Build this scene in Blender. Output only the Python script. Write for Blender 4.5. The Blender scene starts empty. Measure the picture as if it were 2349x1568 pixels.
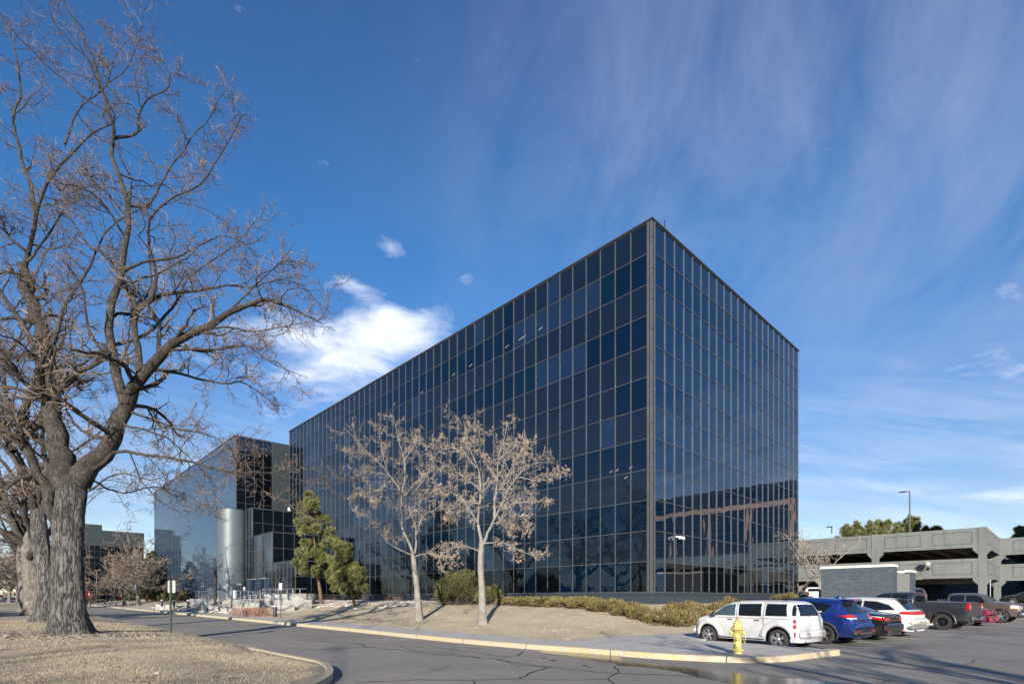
import bpy, math, random
import numpy as np
from mathutils import Vector, Matrix
from mathutils.bvhtree import BVHTree

SC = bpy.context.scene
COL = SC.collection
F, HY, H = 531.5, 596.5, 1.7          # focal length and horizon in pixels of a 1024 wide frame, eye height

# ---------------------------------------------------------------- camera
cd = bpy.data.cameras.new('camera'); cam = bpy.data.objects.new('camera', cd); COL.objects.link(cam)
cam.location = (0, 0, H); cam.rotation_euler = (math.pi/2, 0, 0)
cd.sensor_width = 36; cd.lens = 36*F/1024; cd.shift_y = (HY-341.5)/1024
cd.clip_start = .1; cd.clip_end = 6000
SC.camera = cam
SC.view_settings.view_transform = 'Standard'; SC.view_settings.look = 'None'
SC.view_settings.exposure = 0.80; SC.view_settings.gamma = 1
try: SC.view_settings.use_curve_mapping = False
except Exception: pass
SC.cycles.max_bounces = 8; SC.cycles.glossy_bounces = 4; SC.cycles.diffuse_bounces = 3
SC.cycles.use_denoising = True

# ---------------------------------------------------------------- sun and sky
SUN_EL = math.radians(17.5); SUN_AZ = math.radians(184)   # azimuth clockwise from +Y
sd = bpy.data.lights.new('sun', 'SUN'); sun = bpy.data.objects.new('sun', sd); COL.objects.link(sun)
sd.energy = 4.9; sd.angle = math.radians(.5); sd.color = (1, .92, .80)
sv = Vector((math.sin(SUN_AZ)*math.cos(SUN_EL), math.cos(SUN_AZ)*math.cos(SUN_EL), math.sin(SUN_EL)))
sun.rotation_euler = sv.to_track_quat('Z', 'Y').to_euler(); sun.location = sv*50

W = bpy.data.worlds.new('World'); SC.world = W; W.use_nodes = True
nt = W.node_tree; nt.nodes.clear()
class NB:
    """small node builder"""
    def __init__(s, nt): s.nt = nt
    def n(s, typ, **kw):
        nd = s.nt.nodes.new(typ)
        for k, v in kw.items():
            if k.startswith('i_'):
                nd.inputs[k[2:].replace('_', ' ')].default_value = v
            else: setattr(nd, k, v)
        return nd
    def l(s, a, b): s.nt.links.new(a, b)
    def m(s, op, a, b=None, c=None, clamp=False):
        nd = s.nt.nodes.new('ShaderNodeMath'); nd.operation = op; nd.use_clamp = clamp
        for i, x in enumerate((a, b, c)):
            if x is None: continue
            if isinstance(x, (int, float)): nd.inputs[i].default_value = x
            else: s.l(x, nd.inputs[i])
        return nd.outputs[0]
    def ramp(s, fac, stops, interp='LINEAR'):
        nd = s.nt.nodes.new('ShaderNodeValToRGB'); nd.color_ramp.interpolation = interp
        el = nd.color_ramp.elements
        while len(el) < len(stops): el.new(.5)
        for e, (p, c) in zip(el, stops):
            e.position = p; e.color = (c, c, c, 1) if isinstance(c, (int, float)) else (*c, 1)
        s.l(fac, nd.inputs[0]); return nd.outputs[0]
    def mix(s, fac, a, b, typ='MIX'):
        nd = s.nt.nodes.new('ShaderNodeMix'); nd.data_type = 'RGBA'; nd.blend_type = typ
        for sock, x in ((nd.inputs[0], fac), (nd.inputs[6], a), (nd.inputs[7], b)):
            if isinstance(x, (int, float)): sock.default_value = x
            elif isinstance(x, tuple): sock.default_value = (*x, 1) if len(x) == 3 else x
            else: s.l(x, sock)
        return nd.outputs[2]
    def noise(s, vec, scale, detail=4, rough=.55, dist=0):
        nd = s.nt.nodes.new('ShaderNodeTexNoise')
        nd.inputs['Scale'].default_value = scale; nd.inputs['Detail'].default_value = detail
        nd.inputs['Roughness'].default_value = rough; nd.inputs['Distortion'].default_value = dist
        if vec is not None: s.l(vec, nd.inputs['Vector'])
        return nd.outputs['Fac']
    def comb(s, x, y, z=0.):
        nd = s.nt.nodes.new('ShaderNodeCombineXYZ')
        for i, v in enumerate((x, y, z)):
            if isinstance(v, (int, float)): nd.inputs[i].default_value = v
            else: s.l(v, nd.inputs[i])
        return nd.outputs[0]
b = NB(nt)
sky = b.n('ShaderNodeTexSky', sky_type='NISHITA', sun_disc=False, sun_elevation=SUN_EL, sun_rotation=SUN_AZ,
          altitude=1700, air_density=1.0, dust_density=.35, ozone_density=2.2)
tc = b.n('ShaderNodeTexCoord'); sp = b.n('ShaderNodeSeparateXYZ'); b.l(tc.outputs['Generated'], sp.inputs[0])
dx, dy, dz = sp.outputs
az = b.m('ARCTAN2', dx, dy); el = b.m('ARCSINE', dz)
cv = b.comb(b.m('MULTIPLY', az, 1.0), b.m('MULTIPLY', el, 2.3))
def blob(a0, e0, ra, re, tilt=0):
    u = b.m('SUBTRACT', az, a0); v = b.m('SUBTRACT', el, e0)
    ct, st = math.cos(tilt), math.sin(tilt)
    uu = b.m('DIVIDE', b.m('ADD', b.m('MULTIPLY', u, ct), b.m('MULTIPLY', v, st)), ra)
    vv = b.m('DIVIDE', b.m('SUBTRACT', b.m('MULTIPLY', v, ct), b.m('MULTIPLY', u, st)), re)
    r2 = b.m('ADD', b.m('MULTIPLY', uu, uu), b.m('MULTIPLY', vv, vv))
    return b.m('EXPONENT', b.m('MULTIPLY', r2, -1.0))
def pxdir(x, y):                       # direction (azimuth, elevation) of a cloud
    X = (x/2.294-512)/F; Z = (HY-y/2.294)/F
    return math.atan2(X, 1), math.asin(Z/math.sqrt(X*X+1+Z*Z))
def add(*a):
    r = a[0]
    for x in a[1:]: r = b.m('ADD', r, x)
    return r
n1 = b.noise(cv, 7.5, 9, .60, .35); n2 = b.noise(cv, 4.0, 5, .6, 1.0)
nst = b.noise(b.comb(b.m('MULTIPLY', az, 1.6), b.m('ADD', b.m('MULTIPLY', el, 9), b.m('MULTIPLY', az, 2.5))), 3, 6, .6, .6)
env = add(b.m('MULTIPLY', blob(*pxdir(820, 810), .17, .050, .10), 1.0), b.m('MULTIPLY', blob(*pxdir(930, 765), .10, .035, .15), .6),
          b.m('MULTIPLY', blob(*pxdir(840, 690), .085, .035, -.7), .50), b.m('MULTIPLY', blob(*pxdir(870, 550), .040, .018, -.3), .40),
          b.m('MULTIPLY', blob(*pxdir(1065, 655), .024, .03, -.3), .26), b.m('MULTIPLY', blob(*pxdir(990, 718), .03, .014, -.2), .25),
          b.m('MULTIPLY', blob(*pxdir(640, 930), .22, .05, .05), .42), b.m('MULTIPLY', blob(*pxdir(2200, 1130), .16, .022, .05), .40),
          b.m('MULTIPLY', blob(*pxdir(2330, 760), .07, .06, .4), .16), b.m('MULTIPLY', blob(*pxdir(1990, 975), .2, .04, .2), .22),
          b.m('MULTIPLY', blob(*pxdir(500, 720), .25, .05, .1), .40), b.m('MULTIPLY', blob(*pxdir(2340, 1135), .05, .02, 0), .5))
cum = b.m('MULTIPLY', b.m('SUBTRACT', b.m('ADD', b.m('MULTIPLY', env, 1.0), b.m('MULTIPLY', n1, 2.3)), 1.54), 1.0, clamp=True)
# high wispy veil, denser up and to the right
nv = b.noise(b.comb(b.m('ADD', b.m('MULTIPLY', az, 2.6), b.m('MULTIPLY', el, -1.5)), b.m('ADD', b.m('MULTIPLY', el, 1.5), b.m('MULTIPLY', az, .9))), 1.9, 8, .62, .45)
veilenv = add(b.m('MULTIPLY', blob(*pxdir(2150, 250), .55, .35, 0), 1.0), b.m('MULTIPLY', blob(*pxdir(1450, 200), .35, .22, .3), .60), b.m('MULTIPLY', blob(*pxdir(2300, 620), .35, .2, .3), .5))
veil = b.m('MULTIPLY', veilenv, b.ramp(nv, [(.34, .05), (.75, .50)]), clamp=True)
low = b.m('MULTIPLY', b.ramp(nst, [(.38, 0), (.72, .55)]), b.ramp(el, [(.02, .9), (.22, .55), (.40, 0.0)]), clamp=True)
# behind the camera (towards the sun) a broken cloud bank that the glass picks up
bk = b.m('MULTIPLY', b.ramp(b.m('MULTIPLY', dy, -1.), [(.0, 0), (.35, .5)]), b.ramp(n2, [(.50, 0), (.8, .25)]), clamp=True)
c1 = b.m('MAXIMUM', b.m('MAXIMUM', b.ramp(cum, [(0, 0), (.30, .30), (.75, .80), (1, .93)]), low), bk)
hs = b.n('ShaderNodeHueSaturation'); hs.inputs['Saturation'].default_value = 1.10; hs.inputs['Value'].default_value = 1.0
hs.inputs['Hue'].default_value = .497
b.l(sky.outputs[0], hs.inputs['Color'])
tint = b.mix(1.0, hs.outputs[0], (.94, .98, 1.12), 'MULTIPLY')
nd = b.n('ShaderNodeValToRGB'); _e = nd.color_ramp.elements
while len(_e) < 6: _e.new(.5)
for _q, (_p, _c) in zip(_e, [(0, (.50, .44, .37)), (.15, (.55, .46, .40)), (.35, (.43, .50, .525)), (.56, (.34, .54, .60)), (.8, (.41, .50, .565)), (1, (.44, .50, .56))]): _q.position = _p; _q.color = (*_c, 1)
b.l(el, nd.inputs[0]); tint = b.mix(1.0, tint, b.mix(1.0, nd.outputs[0], (2., 2., 2.), 'MULTIPLY'), 'MULTIPLY')
s1 = b.mix(b.m('MULTIPLY', veil, .75), tint, (3.3, 3.9, 5.2))
shade = b.mix(b.ramp(n1, [(.35, 0), (.65, 1)]), (5.2, 5.9, 7.2), (7.7, 8.0, 8.6))
s2 = b.mix(c1, s1, shade)
bg = b.n('ShaderNodeBackground'); bg.inputs['Strength'].default_value = .087
b.l(s2, bg.inputs['Color'])
wo = b.n('ShaderNodeOutputWorld'); b.l(bg.outputs[0], wo.inputs[0])

# ---------------------------------------------------------------- frames of reference
CX, CY = 8.686, 33.0
UD = Vector((-.689, .7248, 0)).normalized(); ND = Vector((-UD.y, UD.x, 0))      # along the long facade / out of it
def P(u, v, z=0.): return Vector((CX, CY, z)) + UD*u + ND*v
def uv_of(x, y):
    r = Vector((x-CX, y-CY, 0)); return r.dot(UD), r.dot(ND)
def wp(x, y, Y):                       # a photo point (2349 px wide copy) at depth Y
    return Vector(((x/2.294-512)/F*Y, Y, H+(HY-y/2.294)/F*Y))
def gp(x, y, z=0.):                    # a photo point on the level z
    Y = (H-z)*F/(y/2.294-HY); return Vector(((x/2.294-512)/F*Y, Y, z))

# ---------------------------------------------------------------- mesh helpers
class MB:
    def __init__(s): s.V = []; s.Fq = []; s.n = 0
    def add(s, V, Fs):
        V = np.asarray(V, float).reshape(-1, 3); s.V.append(V)
        if isinstance(Fs, np.ndarray): s.Fq.append(Fs + s.n)
        else:
            by = {}
            for f in Fs: by.setdefault(len(f), []).append(f)
            for k, l in by.items(): s.Fq.append(np.array(l)+s.n)
        s.n += len(V)
        return s
    def box(s, c, d, R=None):
        x, y, z = [q/2 for q in d]
        V = np.array([(-x,-y,-z),(x,-y,-z),(x,y,-z),(-x,y,-z),(-x,-y,z),(x,-y,z),(x,y,z),(-x,y,z)])
        if R is not None: V = V @ np.array(R.to_3x3()).T
        return s.add(V+np.array(c), np.array([(0,3,2,1),(4,5,6,7),(0,1,5,4),(1,2,6,5),(2,3,7,6),(3,0,4,7)]))
    def ubox(s, u0, u1, v0, v1, z0, z1):   # box aligned with the building
        V = [P(u, v, z) for z in (z0, z1) for (u, v) in ((u0,v0),(u1,v0),(u1,v1),(u0,v1))]
        V = [tuple(q) for q in V]
        return s.add(V, np.array([(0,3,2,1),(4,5,6,7),(0,1,5,4),(1,2,6,5),(2,3,7,6),(3,0,4,7)]))
    def prism(s, pts, z0, z1, zf=None):
        n = len(pts)
        z0l = [z0(p) if callable(z0) else z0 for p in pts]; z1l = [z1(p) if callable(z1) else z1 for p in pts]
        V = [(p[0], p[1], z) for p, z in zip(pts, z0l)] + [(p[0], p[1], z) for p, z in zip(pts, z1l)]
        Fs = [list(range(n))[::-1], [i+n for i in range(n)]] + [(i, (i+1) % n, (i+1) % n+n, i+n) for i in range(n)]
        return s.add(V, Fs)
    def quad(s, a, b_, c, d): return s.add([tuple(a), tuple(b_), tuple(c), tuple(d)], np.array([(0,1,2,3)]))
    def tube(s, pts, r, sides=8, caps=True):
        pts = np.array([tuple(p) for p in pts], float); n = len(pts)
        R = np.full(n, r) if np.isscalar(r) else np.array(r, float)
        V, Fa = tube_arrays(pts[None], R[None], sides); s.add(V, Fa)
        if caps: s.Fq.append(np.array([[s.n-sides*n+i for i in range(sides)][::-1]])); s.Fq.append(np.array([[s.n-sides+i for i in range(sides)]]))
        return s
    def lathe(s, prof, c=(0,0,0), seg=20, axis='z', caps=False, M=None):
        prof = np.array(prof, float); n = len(prof); a = np.arange(seg)*2*math.pi/seg
        V = np.stack([prof[:, 0][:, None]*np.cos(a), prof[:, 0][:, None]*np.sin(a), np.repeat(prof[:, 1][:, None], seg, 1)], -1)
        if axis == 'y': V = V[..., [0, 2, 1]]*np.array([1, 1, 1])
        if axis == 'x': V = V[..., [2, 0, 1]]
        V = V.reshape(-1, 3)
        if M is not None: V = V @ np.array(M.to_3x3()).T
        i = np.arange(n-1)[:, None]*seg; j = np.arange(seg)[None]; k = (j+1) % seg
        Fa = np.stack([i+j, i+k, i+seg+k, i+seg+j], -1).reshape(-1, 4)
        s.add(V+np.array(c), Fa)
        if caps: s.Fq.append(np.array([[s.n-seg*n+q for q in range(seg)][::-1]])); s.Fq.append(np.array([[s.n-seg+q for q in range(seg)]]))
        return s
    def sphere(s, c, r, seg=16, rings=10):
        a = np.linspace(-math.pi/2, math.pi/2, rings); rr = r if np.isscalar(r) else 1
        pr = [(math.cos(x)*rr, math.sin(x)*rr) for x in a]
        return s.lathe(pr, c, seg)
    def build(s, name, m, parent=None, smooth=False, world=False, **props):
        V = np.concatenate(s.V) if s.V else np.zeros((0, 3))
        if world and parent is not None:
            q = parent
            while q is not None: V = V-np.array(q.location); q = q.parent
        me = bpy.data.meshes.new(name)
        me.vertices.add(len(V)); me.vertices.foreach_set('co', V.astype(np.float32).ravel())
        li = np.concatenate([f.ravel() for f in s.Fq]) if s.Fq else np.zeros(0, int)
        sz = np.concatenate([np.full(len(f), f.shape[1]) for f in s.Fq]) if s.Fq else np.zeros(0, int)
        st = np.concatenate([[0], np.cumsum(sz)[:-1]]) if len(sz) else sz
        me.loops.add(len(li)); me.loops.foreach_set('vertex_index', li.astype(np.int32))
        me.polygons.add(len(sz)); me.polygons.foreach_set('loop_start', st.astype(np.int32)); me.polygons.foreach_set('loop_total', sz.astype(np.int32))
        me.polygons.foreach_set('use_smooth', np.full(len(sz), bool(smooth)))
        me.update(calc_edges=True); me.validate()
        if m: me.materials.append(m)
        o = bpy.data.objects.new(name, me); COL.objects.link(o)
        if parent is not None: o.parent = parent
        for k, v in props.items(): o[k] = v
        return o
def tube_arrays(Pp, R, sides):
    N, n, _ = Pp.shape
    T = np.gradient(Pp, axis=1); T /= np.linalg.norm(T, axis=2, keepdims=True)+1e-9
    mt = np.abs(T.mean(1)); ref = np.where((mt[:, 2] > .8)[:, None], np.array([1., 0, 0]), np.array([0, 0, 1.]))
    A = np.cross(T, ref[:, None]); A /= np.linalg.norm(A, axis=2, keepdims=True)+1e-9
    B = np.cross(T, A); a = np.arange(sides)*2*math.pi/sides
    ring = Pp[:, :, None] + R[:, :, None, None]*(np.cos(a)[None, None, :, None]*A[:, :, None] + np.sin(a)[None, None, :, None]*B[:, :, None])
    V = ring.reshape(-1, 3)
    base = (np.arange(N)*n*sides)[:, None, None] + (np.arange(n-1)*sides)[None, :, None]
    j = np.arange(sides)[None, None]; k = (j+1) % sides
    Fa = np.stack([base+j, base+k, base+sides+k, base+sides+j], -1).reshape(-1, 4)
    return V, Fa
def empty(name, loc=(0,0,0), rz=0, label=None, cat=None, group=None):
    o = bpy.data.objects.new(name, None); COL.objects.link(o); o.location = loc; o.rotation_euler = (0, 0, rz)
    o.empty_display_size = .2
    return tag(o, label, cat, group)
def tag(o, label=None, cat=None, group=None, kind=None):
    if label: o['label'] = label
    if cat: o['category'] = cat
    if group: o['group'] = group
    if kind: o['kind'] = kind
    return o
def dup(o, loc, rz=0, label=None, parent=None, scale=None):
    c = o.copy(); COL.objects.link(c)
    if parent is None: c.location = loc; c.rotation_euler = (0, 0, rz)
    else: c.parent = parent
    if label: c['label'] = label
    if scale: c.scale = scale
    for ch in [q for q in SC.objects if q.parent == o]: dup(ch, None, parent=c)
    return c
# ---------------------------------------------------------------- materials
MATS = {}
def new_mat(name):
    m = bpy.data.materials.new(name); m.use_nodes = True; m.node_tree.nodes.clear()
    k = NB(m.node_tree); p = k.n('ShaderNodeBsdfPrincipled'); o = k.n('ShaderNodeOutputMaterial'); k.l(p.outputs[0], o.inputs[0])
    MATS[name] = m; return m, k, p
def bump(k, p, h, strength, dist=.01):
    bp = k.n('ShaderNodeBump'); bp.inputs['Strength'].default_value = strength; bp.inputs['Distance'].default_value = dist
    k.l(h, bp.inputs['Height']); k.l(bp.outputs[0], p.inputs['Normal'])
def sset(p, **kw):
    for a, v in kw.items():
        q = p.inputs[a.replace('_', ' ')]; q.default_value = (*v, 1) if isinstance(v, tuple) and len(v) == 3 else v
def simple(name, c, rough=.6, metal=0, ns=8, amt=.25, bs=0, bd=.004, coat=0, spec=.5, rvar=0, ior=None):
    m, k, p = new_mat(name); t = k.n('ShaderNodeTexCoord').outputs['Object']
    nf = k.noise(t, ns, 6, .6)
    lo = tuple(x*(1-amt) for x in c); hi = tuple(min(1, x*(1+amt)) for x in c)
    k.l(k.mix(k.ramp(nf, [(.3, 0), (.7, 1)]), lo, hi), p.inputs['Base Color'])
    sset(p, Roughness=rough, Metallic=metal, Specular_IOR_Level=spec, Coat_Weight=coat, Coat_Roughness=.04)
    if ior: sset(p, IOR=ior)
    if rvar: k.l(k.m('ADD', k.m('MULTIPLY', nf, rvar), rough-rvar/2), p.inputs['Roughness'])
    if bs: bump(k, p, k.noise(t, ns*6, 4, .6), bs, bd)
    return m
def island(name, stops, rough=.8, bs=0, spec=.3, transl=0):
    m, k, p = new_mat(name); g = k.n('ShaderNodeNewGeometry')
    k.l(k.ramp(g.outputs['Random Per Island'], stops), p.inputs['Base Color']); sset(p, Roughness=rough, Specular_IOR_Level=spec)
    if bs: bump(k, p, k.noise(g.outputs['Position'], 20, 4), bs, .02)
    return m

def glass(name, c, ior=1.9, rough=.012, wav=.0006, var=0.0, ws=.9):
    m, k, p = new_mat(name); g = k.n('ShaderNodeNewGeometry')
    sset(p, Base_Color=c, Roughness=rough, IOR=ior, Specular_IOR_Level=.5, Specular_Tint=(.62, .83, 1.0))
    mp = k.n('ShaderNodeMapping'); mp.inputs['Scale'].default_value = (1, 1, .45); k.l(g.outputs['Position'], mp.inputs[0])
    bump(k, p, k.noise(mp.outputs[0], ws, 1.5, .4), 1.0, wav)
    return m
GL_V = glass('vision_glass', (.001, .006, .016), 1.60, wav=.009)
GL_T = glass('teal_glass', (.001, .009, .017), 1.6, wav=.009)
GL_S = glass('spandrel_glass', (.0045, .008, .015), 1.68, .03, wav=.009)
GL_K = glass('black_glass', (.002, .003, .005), 1.5, .02, wav=.014)
GL_SH = glass('clouded_glass', (.007, .016, .036), 1.75, .05, wav=.009)
GL_R = glass('lit_spandrel_glass', (.004, .010, .024), 2.55, .03, wav=.009)  # right facade's copy of the spandrel glass, brighter reflected light set into it
GL_R2 = glass('lit_vision_glass', (.001, .008, .024), 2.25, .02, wav=.009)  # right facade's copy of the vision glass, likewise made to look brighter lit
GL_W = glass('wing_glass', (.010, .034, .075), 2.5, .02, wav=.009)  # same glass as the main block, reflected sky blue put into its base colour
MULL = simple('aluminium_mullion', (.115, .12, .125), .45, .4, 3, .2)
COPE = simple('dark_coping', (.03, .032, .035), .5, .3)
STEEL = simple('brushed_steel', (.62, .62, .60), .32, .9, 20, .12)
BLACKM = simple('black_paint', (.012, .012, .014), .45, 0, 10, .3)
CONC = simple('pale_concrete', (.36, .345, .31), .85, 0, 2.2, .22, .4)
WHITEC = simple('white_limed_concrete', (.38, .37, .35), .85, 0, 1.5, .2, .4)
GREENM = simple('green_post_paint', (.075, .12, .062), .5, .1, 12, .4)
SIGNB = simple('bare_sign_back', (.42, .43, .46), .45, .2, 9, .15)
SIGNW = simple('white_sign_face', (.75, .75, .75), .5)
CREAM = simple('cream_cap_stone', (.70, .63, .55), .8, 0, 3, .15, .3)
YELLOW = simple('yellow_hydrant_paint', (.56, .50, .15), .42, 0, 9, .22, .25, .004, .3)
CORE = simple('dark_core', (.01, .011, .013), .9)
RED = simple('red_sign_paint', (.5, .02, .02), .4)
TEXTW = simple('white_lettering', (.8, .8, .8), .5)

YELLOW = None
def _hyd():
    m, k, p = new_mat('chipped_yellow_paint'); t = k.n('ShaderNodeTexCoord').outputs['Object']
    n = k.noise(t, 7, 6, .65); f = k.noise(t, 26, 5, .75)
    c = k.mix(k.ramp(n, [(.3, 0), (.7, 1)]), (.50, .43, .11), (.62, .56, .20)); c = k.mix(k.ramp(f, [(.60, 0), (.66, .85)]), c, (.16, .085, .035)); c = k.mix(k.ramp(n, [(.62, 0), (.75, .4)]), c, (.30, .26, .14))
    k.l(c, p.inputs['Base Color']); sset(p, Roughness=.5); bump(k, p, f, .3, .004); return m
YELLOW = _hyd()
def brick_mat(name, c1, c2, mortar, bw, bh, rough=.3, cyl=None, spec=.5, msize=.012):
    m, k, p = new_mat(name); g = k.n('ShaderNodeNewGeometry'); s = k.n('ShaderNodeSeparateXYZ'); k.l(g.outputs['Position'], s.inputs[0])
    if cyl:
        cx, cy, r = cyl
        a = k.m('ARCTAN2', k.m('SUBTRACT', s.outputs[0], cx), k.m('SUBTRACT', s.outputs[1], cy)); u = k.m('MULTIPLY', a, r)
    else:
        d = k.n('ShaderNodeVectorMath', operation='DOT_PRODUCT'); k.l(g.outputs['Position'], d.inputs[0]); q = UD+ND; d.inputs[1].default_value = (q.x, q.y, 0)
        u = d.outputs['Value']
    v = k.comb(u, s.outputs[2])
    t = k.n('ShaderNodeTexBrick', offset=.5); k.l(v, t.inputs['Vector'])
    t.inputs['Color1'].default_value = (*c1, 1); t.inputs['Color2'].default_value = (*c2, 1); t.inputs['Mortar'].default_value = (*mortar, 1)
    t.inputs['Scale'].default_value = 1; t.inputs['Mortar Size'].default_value = msize; t.inputs['Brick Width'].default_value = bw; t.inputs['Row Height'].default_value = bh
    t.inputs['Bias'].default_value = -.1
    nz = k.noise(g.outputs['Position'], 1.3, 4)
    k.l(k.mix(k.ramp(nz, [(.35, 0), (.7, .35)]), t.outputs['Color'], tuple(x*.6 for x in c1)), p.inputs['Base Color'])
    k.l(k.m('ADD', k.m('MULTIPLY', t.outputs['Fac'], .5), k.m('ADD', k.m('MULTIPLY', k.noise(v, 9, 2), .12), rough-.06)), p.inputs['Roughness'])
    sset(p, Specular_IOR_Level=spec)
    bump(k, p, k.m('SUBTRACT', 1.0, t.outputs['Fac']), .5, .006)
    return m
BRICK = brick_mat('blue_grey_glazed_brick', (.032, .048, .062), (.042, .060, .076), (.018, .024, .030), .30, .10, .45)
BRICK_S = brick_mat('slate_blue_brick', (.060, .078, .096), (.088, .110, .132), (.038, .047, .056), .40, .135, .62, msize=.018)
BRICK_D = brick_mat('dark_grey_brick', (.028, .040, .046), (.038, .052, .060), (.018, .024, .028), .30, .10, .5)

def asphalt():
    m, k, p = new_mat('asphalt'); pos = k.n('ShaderNodeNewGeometry').outputs['Position']
    big = k.noise(pos, .18, 5, .6, .5); mid = k.noise(pos, 1.4, 5, .65); fine = k.noise(pos, 90, 3, .7); vf = k.noise(pos, 35, 2, .8)
    c = k.mix(k.ramp(big, [(.35, 0), (.68, 1)]), (.195, .174, .150), (.300, .270, .232))
    c = k.mix(k.ramp(mid, [(.35, 0), (.7, .55)]), c, (.190, .174, .160))
    st = k.noise(pos, .75, 3, .5, 1.2)
    c = k.mix(k.ramp(st, [(.62, 0), (.70, .45)]), c, (.085, .080, .076))
    c = k.mix(k.ramp(fine, [(.50, 0), (.72, .55)]), c, (.43, .40, .365))
    c = k.mix(k.ramp(vf, [(.30, .55), (.44, 0)]), c, (.035, .034, .034))
    k.l(c, p.inputs['Base Color']); sset(p, Roughness=.82, Specular_IOR_Level=.35)
    bump(k, p, fine, .5, .006); return m
ASPH = asphalt()
def concrete_walk():
    m, k, p = new_mat('sidewalk_concrete'); g = k.n('ShaderNodeNewGeometry'); pos = g.outputs['Position']
    def dot(d):
        nd = k.n('ShaderNodeVectorMath', operation='DOT_PRODUCT'); k.l(pos, nd.inputs[0]); nd.inputs[1].default_value = (d.x, d.y, 0); return nd.outputs['Value']
    j1 = k.m('ABSOLUTE', k.m('SUBTRACT', k.m('FRACT', k.m('DIVIDE', dot(UD), 2.6)), .5))
    j2 = k.m('ABSOLUTE', k.m('SUBTRACT', k.m('FRACT', k.m('DIVIDE', k.m('ADD', dot(ND), 2.1), 2.45)), .5))
    joint = k.m('GREATER_THAN', k.m('MAXIMUM', j1, k.m('SUBTRACT', j2, .0005)), .4955)
    n = k.noise(pos, 1.1, 6, .65); f = k.noise(pos, 45, 3, .7)
    c = k.mix(k.ramp(n, [(.3, 0), (.7, 1)]), (.34, .318, .29), (.47, .44, .405))
    c = k.mix(k.ramp(f, [(.45, 0), (.75, .4)]), c, (.56, .53, .49))
    c = k.mix(joint, c, (.62, .59, .55)); k.l(c, p.inputs['Base Color']); sset(p, Roughness=.85)
    bump(k, p, f, .3, .004); return m
WALK = concrete_walk()
def curb_paint():
    m, k, p = new_mat('worn_yellow_curb'); pos = k.n('ShaderNodeNewGeometry').outputs['Position']
    n = k.noise(pos, 3.0, 7, .72, .3); f = k.noise(pos, 22, 4, .7)
    c = k.mix(k.ramp(k.m('ADD', k.m('MULTIPLY', n, .65), k.m('MULTIPLY', f, .35)), [(.44, 1), (.60, 0)]), (.50, .40, .19), (.44, .39, .31))
    c = k.mix(k.ramp(f, [(.55, 0), (.66, .75)]), c, (.15, .125, .09)); nd = k.n('ShaderNodeVectorMath', operation='DOT_PRODUCT'); k.l(pos, nd.inputs[0]); nd.inputs[1].default_value = (-.689, .7248, 0)
    jt = k.m('GREATER_THAN', k.m('ABSOLUTE', k.m('SUBTRACT', k.m('FRACT', k.m('DIVIDE', nd.outputs['Value'], 3.1)), .5)), .4955)
    c = k.mix(jt, c, (.06, .05, .04)); k.l(c, p.inputs['Base Color']); sset(p, Roughness=.75)
    bump(k, p, f, .5, .01); return m
CURBY = curb_paint()
def lawn(name, a, b_, c_):
    m, k, p = new_mat(name); pos = k.n('ShaderNodeNewGeometry').outputs['Position']
    n = k.noise(pos, .45, 6, .65, .4); n2_ = k.noise(pos, 4.5, 5, .7); f = k.noise(pos, 60, 3, .8)
    c = k.mix(k.ramp(n, [(.35, 0), (.65, 1)]), a, b_)
    c = k.mix(k.ramp(n2_, [(.40, 0), (.72, .7)]), c, c_)
    c = k.mix(k.ramp(f, [(.35, .55), (.5, 0)]), c, tuple(x*.45 for x in a))
    c = k.mix(k.ramp(f, [(.55, 0), (.75, .5)]), c, (.62, .52, .38))
    k.l(c, p.inputs['Base Color']); sset(p, Roughness=.95, Specular_IOR_Level=.1)
    bump(k, p, k.m('ADD', f, n2_), .7, .03); return m
LAWN_L = lawn('dormant_lawn_grass', (.36, .30, .215), (.50, .425, .31), (.25, .20, .14))
LAWN_R = lawn('pale_dormant_lawn', (.47, .39, .27), (.66, .555, .40), (.34, .275, .185))
GROUND = lawn('dry_ground', (.20, .165, .11), (.27, .225, .15), (.15, .13, .10))
BLADE = island('dry_grass_blades', [(0, (.18, .14, .095)), (.4, (.345, .285, .205)), (.8, (.475, .40, .295)), (1, (.58, .51, .40))], .9)
ROCKM = island('river_rock', [(0, (.20, .16, .135)), (.35, (.36, .31, .27)), (.7, (.47, .425, .385)), (1, (.58, .55, .52))], .85, .4)
ROCKD = island('tan_cobble', [(0, (.09, .075, .06)), (.5, (.20, .165, .13)), (1, (.34, .29, .23))], .85, .4)
GRAVEL = lawn('gravel_base', (.28, .245, .215), (.36, .325, .29), (.20, .17, .15))
JUNI = island('golden_juniper_leaf', [(0, (.045, .038, .018)), (.3, (.13, .105, .045)), (.6, (.185, .16, .058)), (.85, (.27, .225, .085)), (1, (.32, .23, .12))], .8)
JUNID = island('olive_juniper_leaf', [(0, (.035, .042, .016)), (.4, (.085, .088, .034)), (.8, (.14, .135, .055)), (1, (.20, .175, .08))], .8)
PINEM = island('pine_needle', [(0, (.055, .066, .026)), (.4, (.135, .15, .055)), (.8, (.215, .22, .085)), (1, (.30, .285, .12))], .7)
PINED = island('dark_pine_needle', [(0, (.022, .034, .014)), (.5, (.055, .072, .028)), (1, (.11, .12, .045))], .7)
TWIGB = simple('brown_stem', (.17, .115, .075), .85, 0, 6, .4)
TWIGR = simple('red_brown_twig', (.235, .125, .085), .8, 0, 3, .35)
TWIG_P = island('pink_brown_twig', [(0, (.06, .046, .036)), (.5, (.13, .098, .075)), (.85, (.215, .162, .125)), (1, (.33, .245, .19))], .8)
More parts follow.
